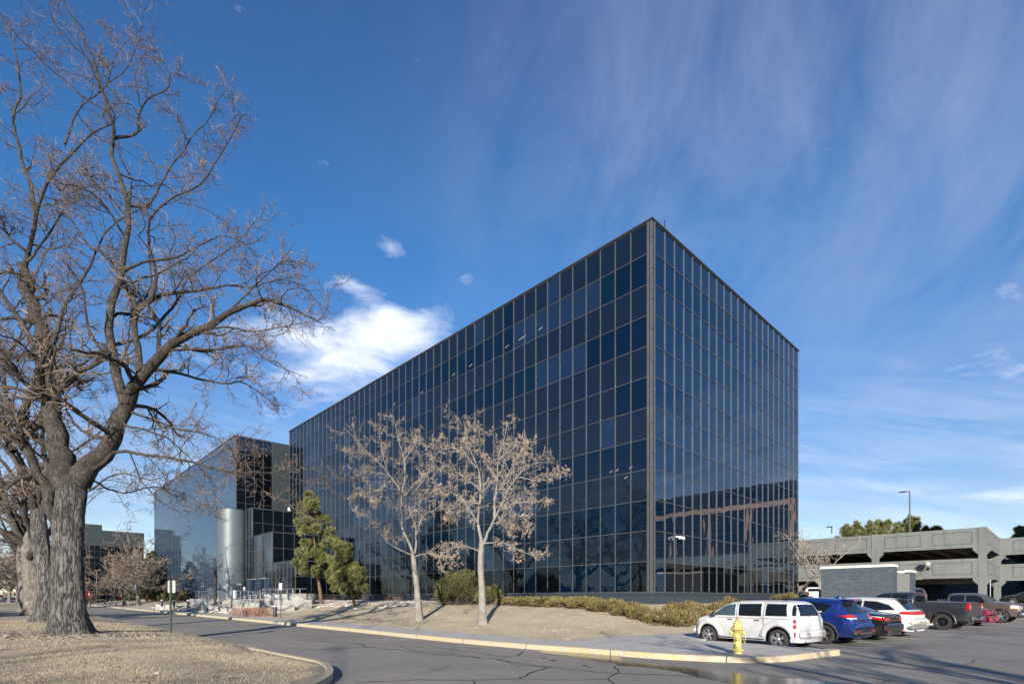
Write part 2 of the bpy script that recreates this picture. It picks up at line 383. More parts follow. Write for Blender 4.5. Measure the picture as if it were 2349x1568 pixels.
TWIG_T = island('tan_twig', [(0, (.13, .105, .082)), (.4, (.29, .235, .18)), (.8, (.45, .365, .28)), (1, (.58, .465, .36))], .85)
TWIG_B = island('grey_brown_twig', [(0, (.10, .075, .055)), (.5, (.20, .155, .12)), (1, (.31, .24, .19))], .85)
POD = island('dry_seed_pod', [(0, (.33, .245, .18)), (.6, (.52, .40, .30)), (1, (.66, .53, .42))], .85)
def bark(name, lo, hi, sc=1.0, bs=1.0, dist=.05, crack=.5):
    m, k, p = new_mat(name); t = k.n('ShaderNodeTexCoord').outputs['Object']
    mp = k.n('ShaderNodeMapping'); mp.inputs['Scale'].default_value = (9*sc, 9*sc, 1.5*sc); k.l(t, mp.inputs[0])
    wv = k.noise(mp.outputs[0], 1.0, 7, .62, .25)
    rid = k.m('ABSOLUTE', k.m('SUBTRACT', wv, .5))          # narrow valleys along the zero line
    crk = k.ramp(rid, [(.006, 0), (.06, 1)])
    w2 = k.noise(t, 2.2, 5, .6); w3 = k.noise(t, 38, 4, .7)
    c = k.mix(k.ramp(w2, [(.3, 0), (.7, 1)]), lo, hi)
    c = k.mix(k.ramp(w3, [(.35, .35), (.65, 0)]), c, tuple(x*.5 for x in lo))
    c = k.mix(k.m('MULTIPLY', k.m('SUBTRACT', 1.0, crk), crack), c, tuple(x*.22 for x in lo))
    k.l(c, p.inputs['Base Color']); sset(p, Roughness=.9, Specular_IOR_Level=.2)
    hgt = k.m('ADD', k.m('MULTIPLY', k.ramp(rid, [(.0, 0), (.16, 1)]), .8), k.m('MULTIPLY', w3, .25))
    bump(k, p, hgt, bs, dist); return m
BARK = bark('furrowed_grey_bark', (.125, .119, .112), (.325, .312, .295), .85, 1.0, .09, .95)
BARKB = bark('limb_bark', (.070, .061, .053), (.19, .168, .148), 2.0, 1.0, .04, .8)
BARKT = bark('pale_smooth_bark', (.21, .195, .175), (.38, .355, .32), 2.2, .6, .015, .35)
BARKP = bark('orange_brown_pine_bark', (.17, .10, .065), (.32, .21, .14), 2.2, .9, .03, .6)
BARKG = bark('distant_bark', (.19, .165, .14), (.34, .305, .27), 1.3, .9, .04, .75)

def paint(name, c, rough=.22, coat=1.0, dirt=0.0, flake=0):
    m, k, p = new_mat(name); t = k.n('ShaderNodeTexCoord').outputs['Object']; s = k.n('ShaderNodeSeparateXYZ'); k.l(t, s.inputs[0])
    n = k.noise(t, 5, 6, .7, .4)
    base = k.mix(k.ramp(n, [(.4, 0), (.8, 1)]), c, tuple(x*.86 for x in c))
    d = k.m('MULTIPLY', k.ramp(s.outputs[2], [(.15, 1), (.9, .15)]), k.ramp(n, [(.35, 0), (.65, 1)]))
    base = k.mix(k.m('MULTIPLY', d, dirt), base, (.23, .205, .17)); k.l(base, p.inputs['Base Color'])
    k.l(k.m('ADD', rough, k.m('MULTIPLY', d, dirt*.5)), p.inputs['Roughness'])
    sset(p, Coat_Weight=coat*(1-dirt*.6), Coat_Roughness=.05, Metallic=flake); return m
CP_WHITE = paint('white_car_paint', (.56, .565, .57), .35, .6, .35)
CP_BLUE = paint('blue_car_paint', (.012, .035, .20), .28, 1, .05, .35)
CP_BLACK = paint('black_car_paint', (.008, .009, .011), .2, 1, .06)
CP_PEARL = paint('pearl_white_paint', (.64, .61, .56), .3, .9, .08)
CP_DUSTY = paint('dusty_black_paint', (.018, .021, .027), .34, .8, .24)
CP_BROWN = paint('grey_brown_paint', (.15, .125, .11), .28, 1, .2, .5)
CP_RED = paint('red_car_paint', (.28, .012, .02), .25, 1, .05)
CP_PLUM = paint('plum_car_paint', (.15, .012, .05), .25, 1, .05, .3)
CP_GREY = paint('grey_car_paint', (.10, .11, .12), .28, 1, .05, .4)
CP_NAVY = paint('dark_navy_paint', (.014, .022, .045), .22, 1, .05)
CARGL = glass('tinted_car_glass', (.008, .011, .014), 1.52, .02, wav=.0)
CARGL2 = glass('light_car_glass', (.05, .075, .08), 1.55, .03, wav=.0)
RUBBER = simple('tyre_rubber', (.030, .029, .028), .85, 0, 20, .3, .5, .01)
ALLOY = simple('alloy_rim', (.50, .50, .51), .3, .85, 8, .15)
DALLOY = simple('dark_alloy_rim', (.05, .05, .052), .35, .7, 8, .2)
CHROME = simple('chrome_trim', (.75, .75, .75), .12, 1, 8, .05)
PLAST = simple('black_plastic', (.025, .025, .026), .6, 0, 20, .3)
PLASTG = simple('grey_plastic', (.17, .17, .17), .6, 0, 20, .2)
SEAM = simple('panel_gap', (.02, .02, .02), .9)
TAILR = simple('red_lens', (.42, .012, .012), .12, 0, 30, .35, .3, .003, .8)
TAILC = simple('clear_lens', (.62, .62, .60), .12, 0, 30, .3, .4, .004, .8)
AMBER = simple('amber_lens', (.65, .28, .04), .2, 0, 20, .2)
RUST = simple('brake_disc', (.13, .085, .06), .6, .4)
def garage_mat():
    m, k, p = new_mat('painted_precast'); pos = k.n('ShaderNodeNewGeometry').outputs['Position']
    n = k.noise(pos, .6, 6, .65); f = k.noise(pos, 25, 3, .7)
    c = k.mix(k.ramp(n, [(.3, 0), (.7, 1)]), (.128, .139, .138), (.162, .173, .171)); c = k.mix(k.ramp(f, [(.4, 0), (.8, .3)]), c, (.20, .21, .20))
    mp = k.n('ShaderNodeMapping'); mp.inputs['Scale'].default_value = (1.3, 1.3, .12); k.l(pos, mp.inputs[0]); sk = k.noise(mp.outputs[0], 1.6, 5, .7)
    c = k.mix(k.ramp(sk, [(.50, 0), (.72, .55)]), c, (.075, .078, .072))
    k.l(c, p.inputs['Base Color']); sset(p, Roughness=.8); bump(k, p, f, .35, .01); return m
GAR = garage_mat()
GARD = simple('groove_shadow_paint', (.045, .048, .046), .8)  # recess shade of the panel grooves, given as dark colour on raised strips
SLABM = simple('raw_concrete', (.20, .18, .15), .9, 0, 2, .3)
LAMPM, _k, _p = new_mat('lamp_glow'); sset(_p, Base_Color=(.15, .15, .14), Emission_Color=(1, .93, .8), Emission_Strength=.22)
GLOBE = simple('frosted_globe', (.34, .33, .29), .2, 0, 5, .1, 0, .01, .8)
PUDDLE, _k, _p = new_mat('standing_water'); sset(_p, Base_Color=(.008, .008, .008), Roughness=.03, IOR=1.33, Specular_IOR_Level=.5)
_pos = _k.n('ShaderNodeNewGeometry').outputs['Position']; bump(_k, _p, _k.noise(_pos, 45, 3, .6), .35, .004)
_k.l(_k.ramp(_k.noise(_pos, 60, 3, .7), [(.45, .03), (.75, .3)]), _p.inputs['Roughness'])
SEALM = simple('crack_sealant', (.050, .047, .045), .55, 0, 12, .3, .3)
LINEM = simple('worn_white_line', (.66, .64, .61), .8, 0, 6, .35)
SALMON = simple('salmon_stone', (.44, .25, .18), .8, 0, 1.5, .15)
# ---------------------------------------------------------------- ground
def smst(t): t = min(1, max(0, t)); return t*t*(3-2*t)
def lotz(x, y): return .95*smst((y-34)/17)*smst((x-12)/10)
def catmull(pts, k=6):
    pts = [Vector(p) if len(p) == 3 else Vector((p[0], p[1], 0)) for p in pts]; out = []
    q = [pts[0]*2-pts[1]]+pts+[pts[-1]*2-pts[-2]]
    for i in range(1, len(q)-2):
        for j in range(k):
            t = j/k; a, b_, c, d = q[i-1], q[i], q[i+1], q[i+2]
            out.append(.5*((2*b_)+(c-a)*t+(2*a-5*b_+4*c-d)*t*t+(3*b_-a-3*c+d)*t**3))
    return out+[pts[-1]]
mb = MB(); mb.quad((-3000, -3000, -.25), (3000, -3000, -.25), (3000, 3000, -.25), (-3000, 3000, -.25))
mb.build('ground', GROUND, kind='structure')
mb = MB(); xs = np.arange(-150, 151, 3.); ys = np.arange(-60, 190, 3.)
V = [(x, y, lotz(x, y)) for x in xs for y in ys]; ny = len(ys)
Fa = np.array([(i*ny+j, (i+1)*ny+j, (i+1)*ny+j+1, i*ny+j+1) for i in range(len(xs)-1) for j in range(ny-1)])
mb.add(V, Fa).build('road', ASPH, smooth=True, kind='structure')

# front line of the curb on the building side
FRONT = [tuple(P(u, 16.6)) for u in (150, 120, 90, 75, 60, 45, 30, 20)] + [(-7.9, 26.3, 0), (-4.5, 22.55, 0), (-1.9, 19.75, 0), (.25, 17.75, 0),
         (1.85, 16.45, 0), (3.0, 15.5, 0), (4.15, 14.6, 0), (5.5, 13.93, 0), (6.4, 13.80, 0), (7.3, 14.1, 0), (8.4, 14.85, 0), (9.5, 15.55, 0), (9.75, 15.85, 0)]
FRONTC = catmull(FRONT, 5)
BACKE = [(9.62, 16.02), (9.36, 15.95), (8.72, 16.75), (8.28, 17.6), (7.35, 18.75), (6.75, 19.4), (8.6, 20.75)] + [(6.66+.82*t, 19.4+.57*t) for t in (6, 12, 18, 24, 28)]
LF = [P(u, 14.6) for u in (150, 120, 90, 66, 50, 40, 30, 20, 10, 4)] + [Vector((1.98, 18.9, 0)), Vector((3.7, 20.9, 0)), Vector((6.3, 22.3, 0)), Vector((11.4, 25.4, 0)), Vector((16.6, 29.0, 0)), Vector((22, 32.8, 0)), Vector((29, 37.6, 0))]
LB = [P(u, -1) for u in (150, 120, 90, 66, 50, 40, 30, 20, 10, 4)] + [P(1, -1), P(.8, -1.5), P(.8, -3.5), P(.8, -8), P(.8, -14), P(.8, -20), P(.8, -30)]
def lin(pts, k=8): return [Vector(a).lerp(Vector(c), j/k) for a, c in zip(pts[:-1], pts[1:]) for j in range(k)]+[Vector(pts[-1])]
LF = lin(LF); LB = lin(LB)
bk = [(x, y) for x, y in BACKE]
slab = [(p.x, p.y) for p in FRONTC] + bk + [(p.x, p.y) for p in LF[::-1]]
def tri_prism(name, pts, zt, zb, mat, **kw):
    from mathutils.geometry import tessellate_polygon
    tri = tessellate_polygon([[Vector((p[0], p[1], 0)) for p in pts]]); n = len(pts)
    V = [(p[0], p[1], zt(p)) for p in pts]+[(p[0], p[1], zb(p)) for p in pts]
    mb = MB(); mb.add(V, [tuple(t) for t in tri]+[(i, (i+1) % n, (i+1) % n+n, i+n) for i in range(n)])
    return mb.build(name, mat, **kw)
tri_prism('sidewalk', slab, lambda p: .15+lotz(*p), lambda p: -.1, WALK, kind='structure')

def ribbon_curb(name, pts, w, side, z0, z1, mat, **kw):
    """a raised band along pts, of width w to the given side, with both side faces"""
    mb = MB(); n = len(pts); V = []
    for i, p in enumerate(pts):
        t = (pts[min(i+1, n-1)]-pts[max(i-1, 0)]); t.z = 0; t.normalize(); nn = Vector((-t.y, t.x, 0))*side
        q = p+nn*w; b0 = lotz(p.x, p.y)
        V += [(p.x, p.y, z0+b0), (p.x+nn.x*.012, p.y+nn.y*.012, z1-.025+b0), (p.x+nn.x*.04, p.y+nn.y*.04, z1+b0), (q.x, q.y, z1+b0), (q.x, q.y, z0+b0)]
    Fa = [(i*5+k, i*5+k+1, (i+1)*5+k+1, (i+1)*5+k) for i in range(n-1) for k in range(4)]
    Fa += [(0, 1, 2, 3, 4), ((n-1)*5+4, (n-1)*5+3, (n-1)*5+2, (n-1)*5+1, (n-1)*5)]
    return mb.add(V, Fa).build(name, mat, **kw)
def offs(pts, d):
    out = []; n = len(pts)
    for i, p in enumerate(pts):
        t = (pts[min(i+1, n-1)]-pts[max(i-1, 0)]); t.z = 0; t.normalize(); out.append(p+Vector((-t.y, t.x, 0))*d)
    return out
ribbon_curb('yellow_curb', offs(FRONTC, -.03), .19, 1, -.05, .158, CURBY, kind='structure')

def ruled(A, B, nt, zf, name, mat, power=1.0, **kw):
    n = len(A); ts = np.linspace(0, 1, nt)**power; V = []
    for a, c in zip(A, B):
        for t in ts:
            p = a.lerp(c, t); V.append((p.x, p.y, zf(a, c, t, p)))
    Fa = np.array([(i*nt+j, (i+1)*nt+j, (i+1)*nt+j+1, i*nt+j+1) for i in range(n-1) for j in range(nt-1)])
    return MB().add(V, Fa).build(name, mat, smooth=True, **kw)
_FA = np.array([(p.x, p.y) for p in LF]); _BA = np.array([(p.x, p.y) for p in LB])
def _pd(A, p):
    a, c = A[:-1], A[1:]; d = c-a; q = np.array([p.x, p.y]); t = np.clip(((q-a)*d).sum(1)/((d*d).sum(1)+1e-9), 0, 1); return float(np.sqrt((((a+d*t[:, None])-q)**2).sum(1).min()))
def zr(a, c, t, p):
    f, g_ = _pd(_FA, p), _pd(_BA, p); t = f/(f+g_+1e-6)
    z0 = .135+lotz(a.x, a.y); return z0+(1.24-z0)*smst(t/.82)**.85 + .03*math.sin(p.x*.7)*math.sin(p.y*.5)*min(1, t*4) + .03*min(1, t*20)
lawn_r = ruled(LF, LB, 24, zr, 'lawn', LAWN_R, kind='structure')
# left lawn with its low berm
LC = catmull([tuple(P(u, 23.65)) for u in (155, 110, 80, 60, 45, 30, 20, 12, 4)] + [tuple(P(-2.5, 23.65)), (-4.75, 12.85, 0), (-4.14, 11.8, 0), (-3.78, 10.7, 0), (-3.66, 9.5, 0), (-3.62, 8, 0), (-3.6, 5, 0), (-3.6, -4, 0), (-3.6, -30, 0)], 6)
LX = catmull([tuple(P(u, 100)) for u in (155, 110, 80, 60, 45, 30, 20, 12, 4)] + [tuple(P(-4, 100)), tuple(P(-12, 100)), tuple(P(-20, 100)), tuple(P(-28, 100)), tuple(P(-36, 100)), tuple(P(-44, 100)), tuple(P(-52, 95)), tuple(P(-70, 80)), tuple(P(-90, 60))], 6)
def zl(a, c, t, p):
    d = t*(c-a).length
    return .13+.22*smst(d/(.7+3.2*smst((15.5-a.y)/3) if a.x > -8 else .7))+.17*smst((d-.4)/3.0)+.025*math.sin(p.x*.9)*math.sin(p.y*.7)*min(1, d)
lawn_l = ruled(LC, LX, 90, zl, 'lawn', LAWN_L, power=2.4, kind='structure')
ribbon_curb('yellow_curb', offs(LC, -.03), .17, 1, -.05, .158, CURBY, kind='structure')
# concrete gutter pan round the near nose
gut = [p for p in offs(LC, -.55) if p.y < 13.6 and p.y > 3]; gin = [p for p in offs(LC, -.02) if p.y < 13.6 and p.y > 3]
m_ = min(len(gut), len(gin)); mb = MB()
mb.add([(p.x, p.y, .006) for p in gut[:m_]]+[(p.x, p.y, .006) for p in gin[:m_]], [(i, i+1, m_+i+1, m_+i) for i in range(m_-1)])
mb.build('gutter', CONC, kind='structure')

def bvh_of(o):
    me = o.data; return BVHTree.FromPolygons([v.co.copy() for v in me.vertices], [tuple(p.vertices) for p in me.polygons])
BR, BL = bvh_of(lawn_r), bvh_of(lawn_l)
def gz(x, y):
    best = lotz(x, y)
    for bv in (BR, BL):
        h = bv.ray_cast(Vector((x, y, 20)), Vector((0, 0, -1)))
        if h[0] is not None: best = max(best, h[0].z)
    u, v = uv_of(x, y)
    if 14.6 < v < 16.5 and u > -3: best = max(best, .15)
    return best

# grass blades on the nearest turf, thinning with distance
rng = np.random.default_rng(5)
def blades(name, region, n, hgt, wid, mat, gridres=.4):
    x0, x1, y0, y1 = region; pts = []
    X = rng.uniform(x0, x1, n); Y = y0+(y1-y0)*rng.random(n)**1.35
    # height lookup on a grid
    gx = np.arange(x0-1, x1+1.5, gridres); gy = np.arange(y0-1, y1+1.5, gridres)
    Z = np.full((len(gx), len(gy)), np.nan)
    bv = BL if name == 'L' else BR
    for i, a in enumerate(gx):
        for j, c in enumerate(gy):
            h = bv.ray_cast(Vector((a, c, 20)), Vector((0, 0, -1)))
            if h[0] is not None: Z[i, j] = h[0].z
    fi = (X-gx[0])/gridres; fj = (Y-gy[0])/gridres; i = fi.astype(int); j = fj.astype(int); fx = fi-i; fy = fj-j
    z = (Z[i, j]*(1-fx)*(1-fy)+Z[i+1, j]*fx*(1-fy)+Z[i, j+1]*(1-fx)*fy+Z[i+1, j+1]*fx*fy)
    ok = ~np.isnan(z); X, Y, z = X[ok], Y[ok], z[ok]; n = len(X)
    a = rng.uniform(0, 2*math.pi, n); w = wid*rng.uniform(.6, 1.4, n)/2; h = hgt*rng.uniform(.4, 1.3, n)
    patch = .6+.5*np.sin(X*1.3)*np.sin(Y*1.7+X*.4); h = h*np.clip(patch, .35, 1.1)
    b0 = np.stack([X-np.cos(a)*w, Y-np.sin(a)*w, z-.01], 1); b1 = np.stack([X+np.cos(a)*w, Y+np.sin(a)*w, z-.01], 1)
    lean = rng.normal(0, .7, (n, 2))*h[:, None]
    tp = np.stack([X+lean[:, 0], Y+lean[:, 1], z+h], 1)
    V = np.stack([b0, b1, tp], 1).reshape(-1, 3); Fa = np.arange(3*n).reshape(-1, 3)
    return MB().add(V, Fa)
g = blades('L', (-11, -3.4, 6.5, 14), 190000, .042, .0065, BLADE); g2 = blades('L', (-26, -4, 12, 28), 130000, .045, .012, BLADE)
g.add(np.concatenate(g2.V), np.concatenate(g2.Fq))
g.build('turf_blades', BLADE, kind='stuff')
g = blades('R', (-16, 12, 18.9, 36), 120000, .035, .014, BLADE)
g.build('turf_blades', BLADE, kind='stuff')

# wet stream on the asphalt, crack sealant, parking lines
def flat(name, pts, z, mat, jag=0, seed=0, **kw):
    r = random.Random(seed); q = []
    for i, p in enumerate(pts):
        a = Vector(p); c = Vector(pts[(i+1) % len(pts)]); k = max(1, int((c-a).length/.12)) if jag else 1
        for j in range(k):
            w = a.lerp(c, j/k); q.append((w.x+r.gauss(0, jag), w.y+r.gauss(0, jag), z))
    from mathutils.geometry import tessellate_polygon
    tri = tessellate_polygon([[Vector(p) for p in q]])
    return MB().add(q, [tuple(t) for t in tri]).build(name, mat, **kw)
z8 = lambda x, y: gp((1200+x/1.3818)/1.7437, (2350+y/1.3818)/1.7437)
wet = [z8(x, y) for x, y in [(1308, 351), (1340, 346), (1400, 345), (1500, 353), (1600, 360), (1700, 368), (1780, 374), (1768, 392), (1800, 405), (1900, 414), (2050, 428), (2200, 446), (2349, 462), (2480, 478), (2600, 490), (2760, 500), (2900, 516), (3050, 526), (3200, 560), (3100, 620), (2700, 640), (2500, 575), (2349, 520), (2200, 492), (2100, 462), (1980, 444), (1850, 430), (1760, 428), (1728, 412), (1640, 404), (1560, 390), (1480, 372), (1380, 362)]]
flat('puddle', wet, .005, PUDDLE, .018, 3, kind='structure')
for k_, ((x, y), w_, h_) in enumerate([((1400, 398), 30, 3), ((1575, 428), 24, 3), ((1600, 438), 18, 2), ((1350, 385), 14, 2)]):
    flat('puddle', [z8(x-w_, y), z8(x, y-h_), z8(x+w_, y+1), z8(x, y+h_)], .006, PUDDLE, .01, k_, kind='structure')
def crack(name, pts, w, seed):
    r = random.Random(seed); q = catmull([tuple(p) for p in pts], 1); out = []
    for i in range(len(pts)-1):
        a, c = pts[i], pts[i+1]; k = max(2, int((c-a).length/.18))
        for j in range(k): out.append(a.lerp(c, j/k)+Vector((r.gauss(0, .022), r.gauss(0, .022), 0)))
    out.append(pts[-1]); mb = MB(); L_ = []; R_ = []
    for i, p in enumerate(out):
        t = (out[min(i+1, len(out)-1)]-out[max(0, i-1)]).normalized(); nn = Vector((-t.y, t.x, 0))*w*r.uniform(.45, 1.2)/2
        L_.append((p.x+nn.x, p.y+nn.y, .004)); R_.append((p.x-nn.x, p.y-nn.y, .004))
    n = len(out); return mb.add(L_+R_, [(i, i+1, n+i+1, n+i) for i in range(n-1)])
cr = [[(0, 285), (180, 296), (330, 306), (370, 325), (560, 340), (760, 366), (940, 378), (1090, 392), (1240, 418), (1370, 436), (1560, 455), (1740, 470), (2000, 478), (2349, 500)],
      [(0, 342), (200, 336), (380, 324), (560, 320), (760, 330), (960, 352), (1130, 380), (1200, 372), (1240, 348)],
      [(1370, 436), (1270, 470), (1210, 500), (960, 508), (700, 505), (300, 520)], [(1740, 432), (1760, 462), (1700, 500), (1740, 531)], [(960, 508), (970, 531)],
      [(540, 318), (640, 345), (820, 356), (1000, 388)], [(1700, 500), (1500, 508), (1210, 500)], [(120, 355), (300, 345), (560, 336)], [(1080, 395), (1160, 410), (1200, 425), (1360, 432)]]
mb = MB()
for i, c in enumerate(cr):
    q = crack('c', [z8(x, y) for x, y in c], .065 if i < 3 else .045, i); mb.add(np.concatenate(q.V), np.concatenate(q.Fq))
z7 = lambda x, y: gp((3200+x/2.6217)/1.7437, (2250+y/2.6217)/1.7437)
for i, c in enumerate([[(1380, 1100), (1560, 1085), (1740, 1060), (1850, 1015)], [(1660, 745), (1690, 735)], [(800, 1255), (900, 1235), (970, 1215)], [(1380, 1100), (1100, 1110), (860, 1100)]]):
    q = crack('c', [z7(x, y) for x, y in c], .05, i+20); mb.add(np.concatenate(q.V), np.concatenate(q.Fq))
mb.build('crack_sealant', SEALM, kind='structure')
def zline(a, c, f, w=.10):
    p, q = f(*a), f(*c); t = (q-p).normalized(); nn = Vector((-t.y, t.x, 0))*w/2
    mb.quad(p+nn+Vector((0, 0, .005)), q+nn+Vector((0, 0, .005)), q-nn+Vector((0, 0, .005)), p-nn+Vector((0, 0, .005)))
mb = MB()
for a, c in [((-120, 838), (755, 888)), ((380, 820), (1110, 840)), ((900, 778), (1440, 797)), ((1040, 742), (1690, 757)), ((1090, 702), (1925, 718)), ((1220, 632), (1400, 636)), ((1640, 680), (2130, 690)), ((1900, 652), (2310, 662)), ((2000, 632), (2500, 642))]:
    zline(a, c, z7)
mb.build('parking_lines', LINEM, kind='structure')
# faint light strip across the far road
mb = MB(); mb.quad(gp(248, 1413.2)+Vector((0,0,.006)), gp(425, 1412.2)+Vector((0,0,.006)), gp(425, 1410.4)+Vector((0,0,.006)), gp(258, 1411.2)+Vector((0,0,.006)))
mb.build('road_strip', simple('tan_joint', (.36, .27, .15), .85), kind='structure')
# ---------------------------------------------------------------- buildings
def obox(mb, o, d, nr, a0, a1, n0, n1, z0, z1):
    V = []
    for z in (z0, z1):
        for a, n in ((a0, n0), (a1, n0), (a1, n1), (a0, n1)):
            p = o+d*a+nr*n; V.append((p.x, p.y, z))
    mb.add(V, np.array([(0,3,2,1),(4,5,6,7),(0,1,5,4),(1,2,6,5),(2,3,7,6),(3,0,4,7)]))
EYE = Vector((0, 0, H))
class Facade:
    def __init__(s, root, seed=1): s.root = root; s.panes = []; s.nb = 0; s.r = random.Random(seed)
    def wall(s, o, d, nr, cols, rows, pw, ph, z0, matfn, mw=.034, md=.045, wname='mullion_grid', tilt=.0011):
        """rows counted from the top"""
        w = cols*pw; mb = MB()
        for i in range(cols+1):
            obox(mb, o, d, nr, i*pw-mw/2, i*pw+mw/2, -.02, md, z0, z0+rows*ph)
        for j in range(rows+1):
            z = z0+j*ph; hw = mw*.55 if 0 < j < rows else mw*.9
            for i in range(cols): obox(mb, o, d, nr, i*pw+mw/2, (i+1)*pw-mw/2, -.02, md-.012, z-hw, z+hw)
        mb.build(wname, MULL, s.root, world=True)
        for i in range(cols):
            for j in range(rows):
                r = rows-1-j; a0, a1 = i*pw, (i+1)*pw; za, zb = z0+j*ph, z0+(j+1)*ph
                tx, tz = s.r.gauss(0, tilt), s.r.gauss(0, tilt*.8)
                c = [o+d*a+nr*(-.004+((a-(a0+a1)/2)*tx+(z-(za+zb)/2)*tz))+Vector((0, 0, z)) for a, z in ((a0, za), (a1, za), (a1, zb), (a0, zb))]
                m = matfn(i, r, s.r); ctr = (c[0]+c[2])/2; vd = (EYE-ctr); ap = pw*ph*abs(vd.normalized().dot(nr))/vd.length_squared
                s.panes.append((ap, c, m, nr))
                if m in (GL_V, GL_R2) and s.r.random() < .09 and s.nb < 34:
                    s.nb += 1; f_ = s.r.uniform(.25, .7); q = [c[0].lerp(c[3], 1-f_), c[1].lerp(c[2], 1-f_), c[2], c[3]]; mb = MB(); mb.quad(*[v+nr*.003+(q[0]-q[1])*0 for v in q]); mb.build('window_blind', GL_T if m is GL_V else GL_R, s.root, world=True)
    def finish(s, budget=100, name='glass_panel', vis=None):
        s.panes.sort(key=lambda t: -t[0])
        for ap, c, m, nr in s.panes[:budget]:
            mb = MB(); mb.quad(*c); mb.build(name, m, s.root, world=True)
        rest = s.panes[budget:]
        if rest:
            mats = []; idx = []; mb = MB()
            for ap, c, m, nr in rest:
                if m not in mats: mats.append(m)
                idx.append(mats.index(m)); mb.quad(*c)
            o = mb.build(name, None, s.root, world=True, kind='stuff')
            for m in mats: o.data.materials.append(m)
            o.data.polygons.foreach_set('material_index', np.array(idx, np.int32)); o.data.update()
def bandfn(seed, pv, right=False):
    rr = random.Random(seed); tab = {}
    for r in range(12):
        cur = GL_V
        for i in range(60):
            if rr.random() < .30: cur = rr.choices([GL_V, GL_T, GL_SH, GL_S], pv)[0]
            tab[(i, r)] = cur
    def f(i, r, rnd):
        if r % 2 == 1 or (r == 0 and rnd.random() < .04): return tab[(i, r)] if r != 11 else (GL_K if rnd.random() < .7 else GL_V)
        return GL_S if rnd.random() < .93 else GL_SH
    return f
PW, PH, Z0 = 58.3/48, 1.922, 2.01; TOP = Z0+12*PH
# main block
main = empty('office_building', P(0, 0, 1.2), label='big dark glass office block with its sharp corner pointing at the camera', cat='building')
mb = MB(); mb.ubox(.04, 58.26, -25.56, -.04, .6, TOP+.02); mb.build('core', CORE, main, world=True)
fc = Facade(main, 4)
fc.wall(P(.32, 0), UD, ND, 48, 12, (58.3-.32)/48, PH, Z0, bandfn(3, [6, 1.0, 1.8, 1.2]))
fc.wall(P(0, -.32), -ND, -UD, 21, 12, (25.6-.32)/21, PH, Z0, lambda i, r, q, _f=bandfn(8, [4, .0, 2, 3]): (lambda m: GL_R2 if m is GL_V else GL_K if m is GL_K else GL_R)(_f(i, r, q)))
fc.finish(100)
mb = MB()
for u0, v0 in ((.005, .035), ):
    pass
obox(mb, P(0, 0), UD, ND, -.03, .10, -.10, .06, 1.95, TOP); obox(mb, P(0, 0), UD, ND, .17, .29, -.05, .07, 1.95, TOP); obox(mb, P(0, 0), UD, ND, -.07, .05, -.29, -.17, 1.95, TOP)
for k in range(12):
    obox(mb, P(0, 0), UD, ND, -.075, .30, -.30, .075, Z0+k*PH+.9, Z0+k*PH+.93)
mb.build('corner_post', MULL, main, world=True)
mb = MB(); mb.ubox(.10, .17, -.02, .04, 1.95, TOP); mb.ubox(-.04, .02, -.17, -.10, 1.95, TOP); mb.build('corner_reveal', CORE, main, world=True)
mb = MB(); mb.ubox(-.10, 58.4, -25.7, .10, TOP+.021, TOP+.14); mb.build('coping', COPE, main, world=True)
mb = MB(); mb.ubox(-.05, 58.32, -25.65, .06, .3, Z0-.16); mb.ubox(-.10, 58.35, -25.68, .10, Z0-.16, Z0-.05); mb.build('brick_base', BRICK, main, world=True)
def on_plane(x, y, v):                  # point of plane v seen at a photo point
    a = (x/2.294-512)/F; Y = (29.04-v)/(.7248*a+.689)
    Z = H+(HY-y/2.294)/F*Y; q = Vector((a*Y, Y, 0)); u, _v = uv_of(q.x, q.y); return u, Z
for x, y, w_ in [(1195, 775, .5), (1163, 793, .4), (1203, 770, .35), (1240, 752, .4), (1080, 836, .4), (1041, 857, .4), (1402, 1080, .22), (1416, 1076, .22), (1447, 1070, .22), (1436, 1093, .25), (968, 898, .4), (905, 925, .4)]:
    u, z = on_plane(x, y, 0); mb = MB(); o_ = P(u, 0)
    a_, b__ = o_+UD*(-w_/2)+ND*.003, o_+UD*(w_/2)+ND*.003
    mb.quad((a_.x, a_.y, z), (b__.x, b__.y, z-.10), (b__.x, b__.y, z-.055), (a_.x, a_.y, z+.045)); mb.build('ceiling_light', LAMPM, main, world=True)
mb = MB(); mb.tube([P(-.12, -1.3, TOP+.1), P(-.12, -1.3, TOP+.55)], .03, 6); mb.build('roof_antenna', BLACKM, main, world=True)
# camera fixed to the facade
cm = empty('security_camera', P(-.06, -2.9, 5.6), label='white dome security camera bracketed to the glass right of the corner', cat='camera')
mb = MB(); mb.ubox(-.30, -.07, -3.2, -2.75, 5.62, 5.70); mb.build('bracket', SIGNW, cm, world=True)
mb = MB()
mb.sphere(tuple(P(-.35, -2.8, 5.58)), .11); mb.sphere(tuple(P(-.35, -3.25, 5.58)), .11); mb.build('dome', SIGNW, cm, True, world=True)

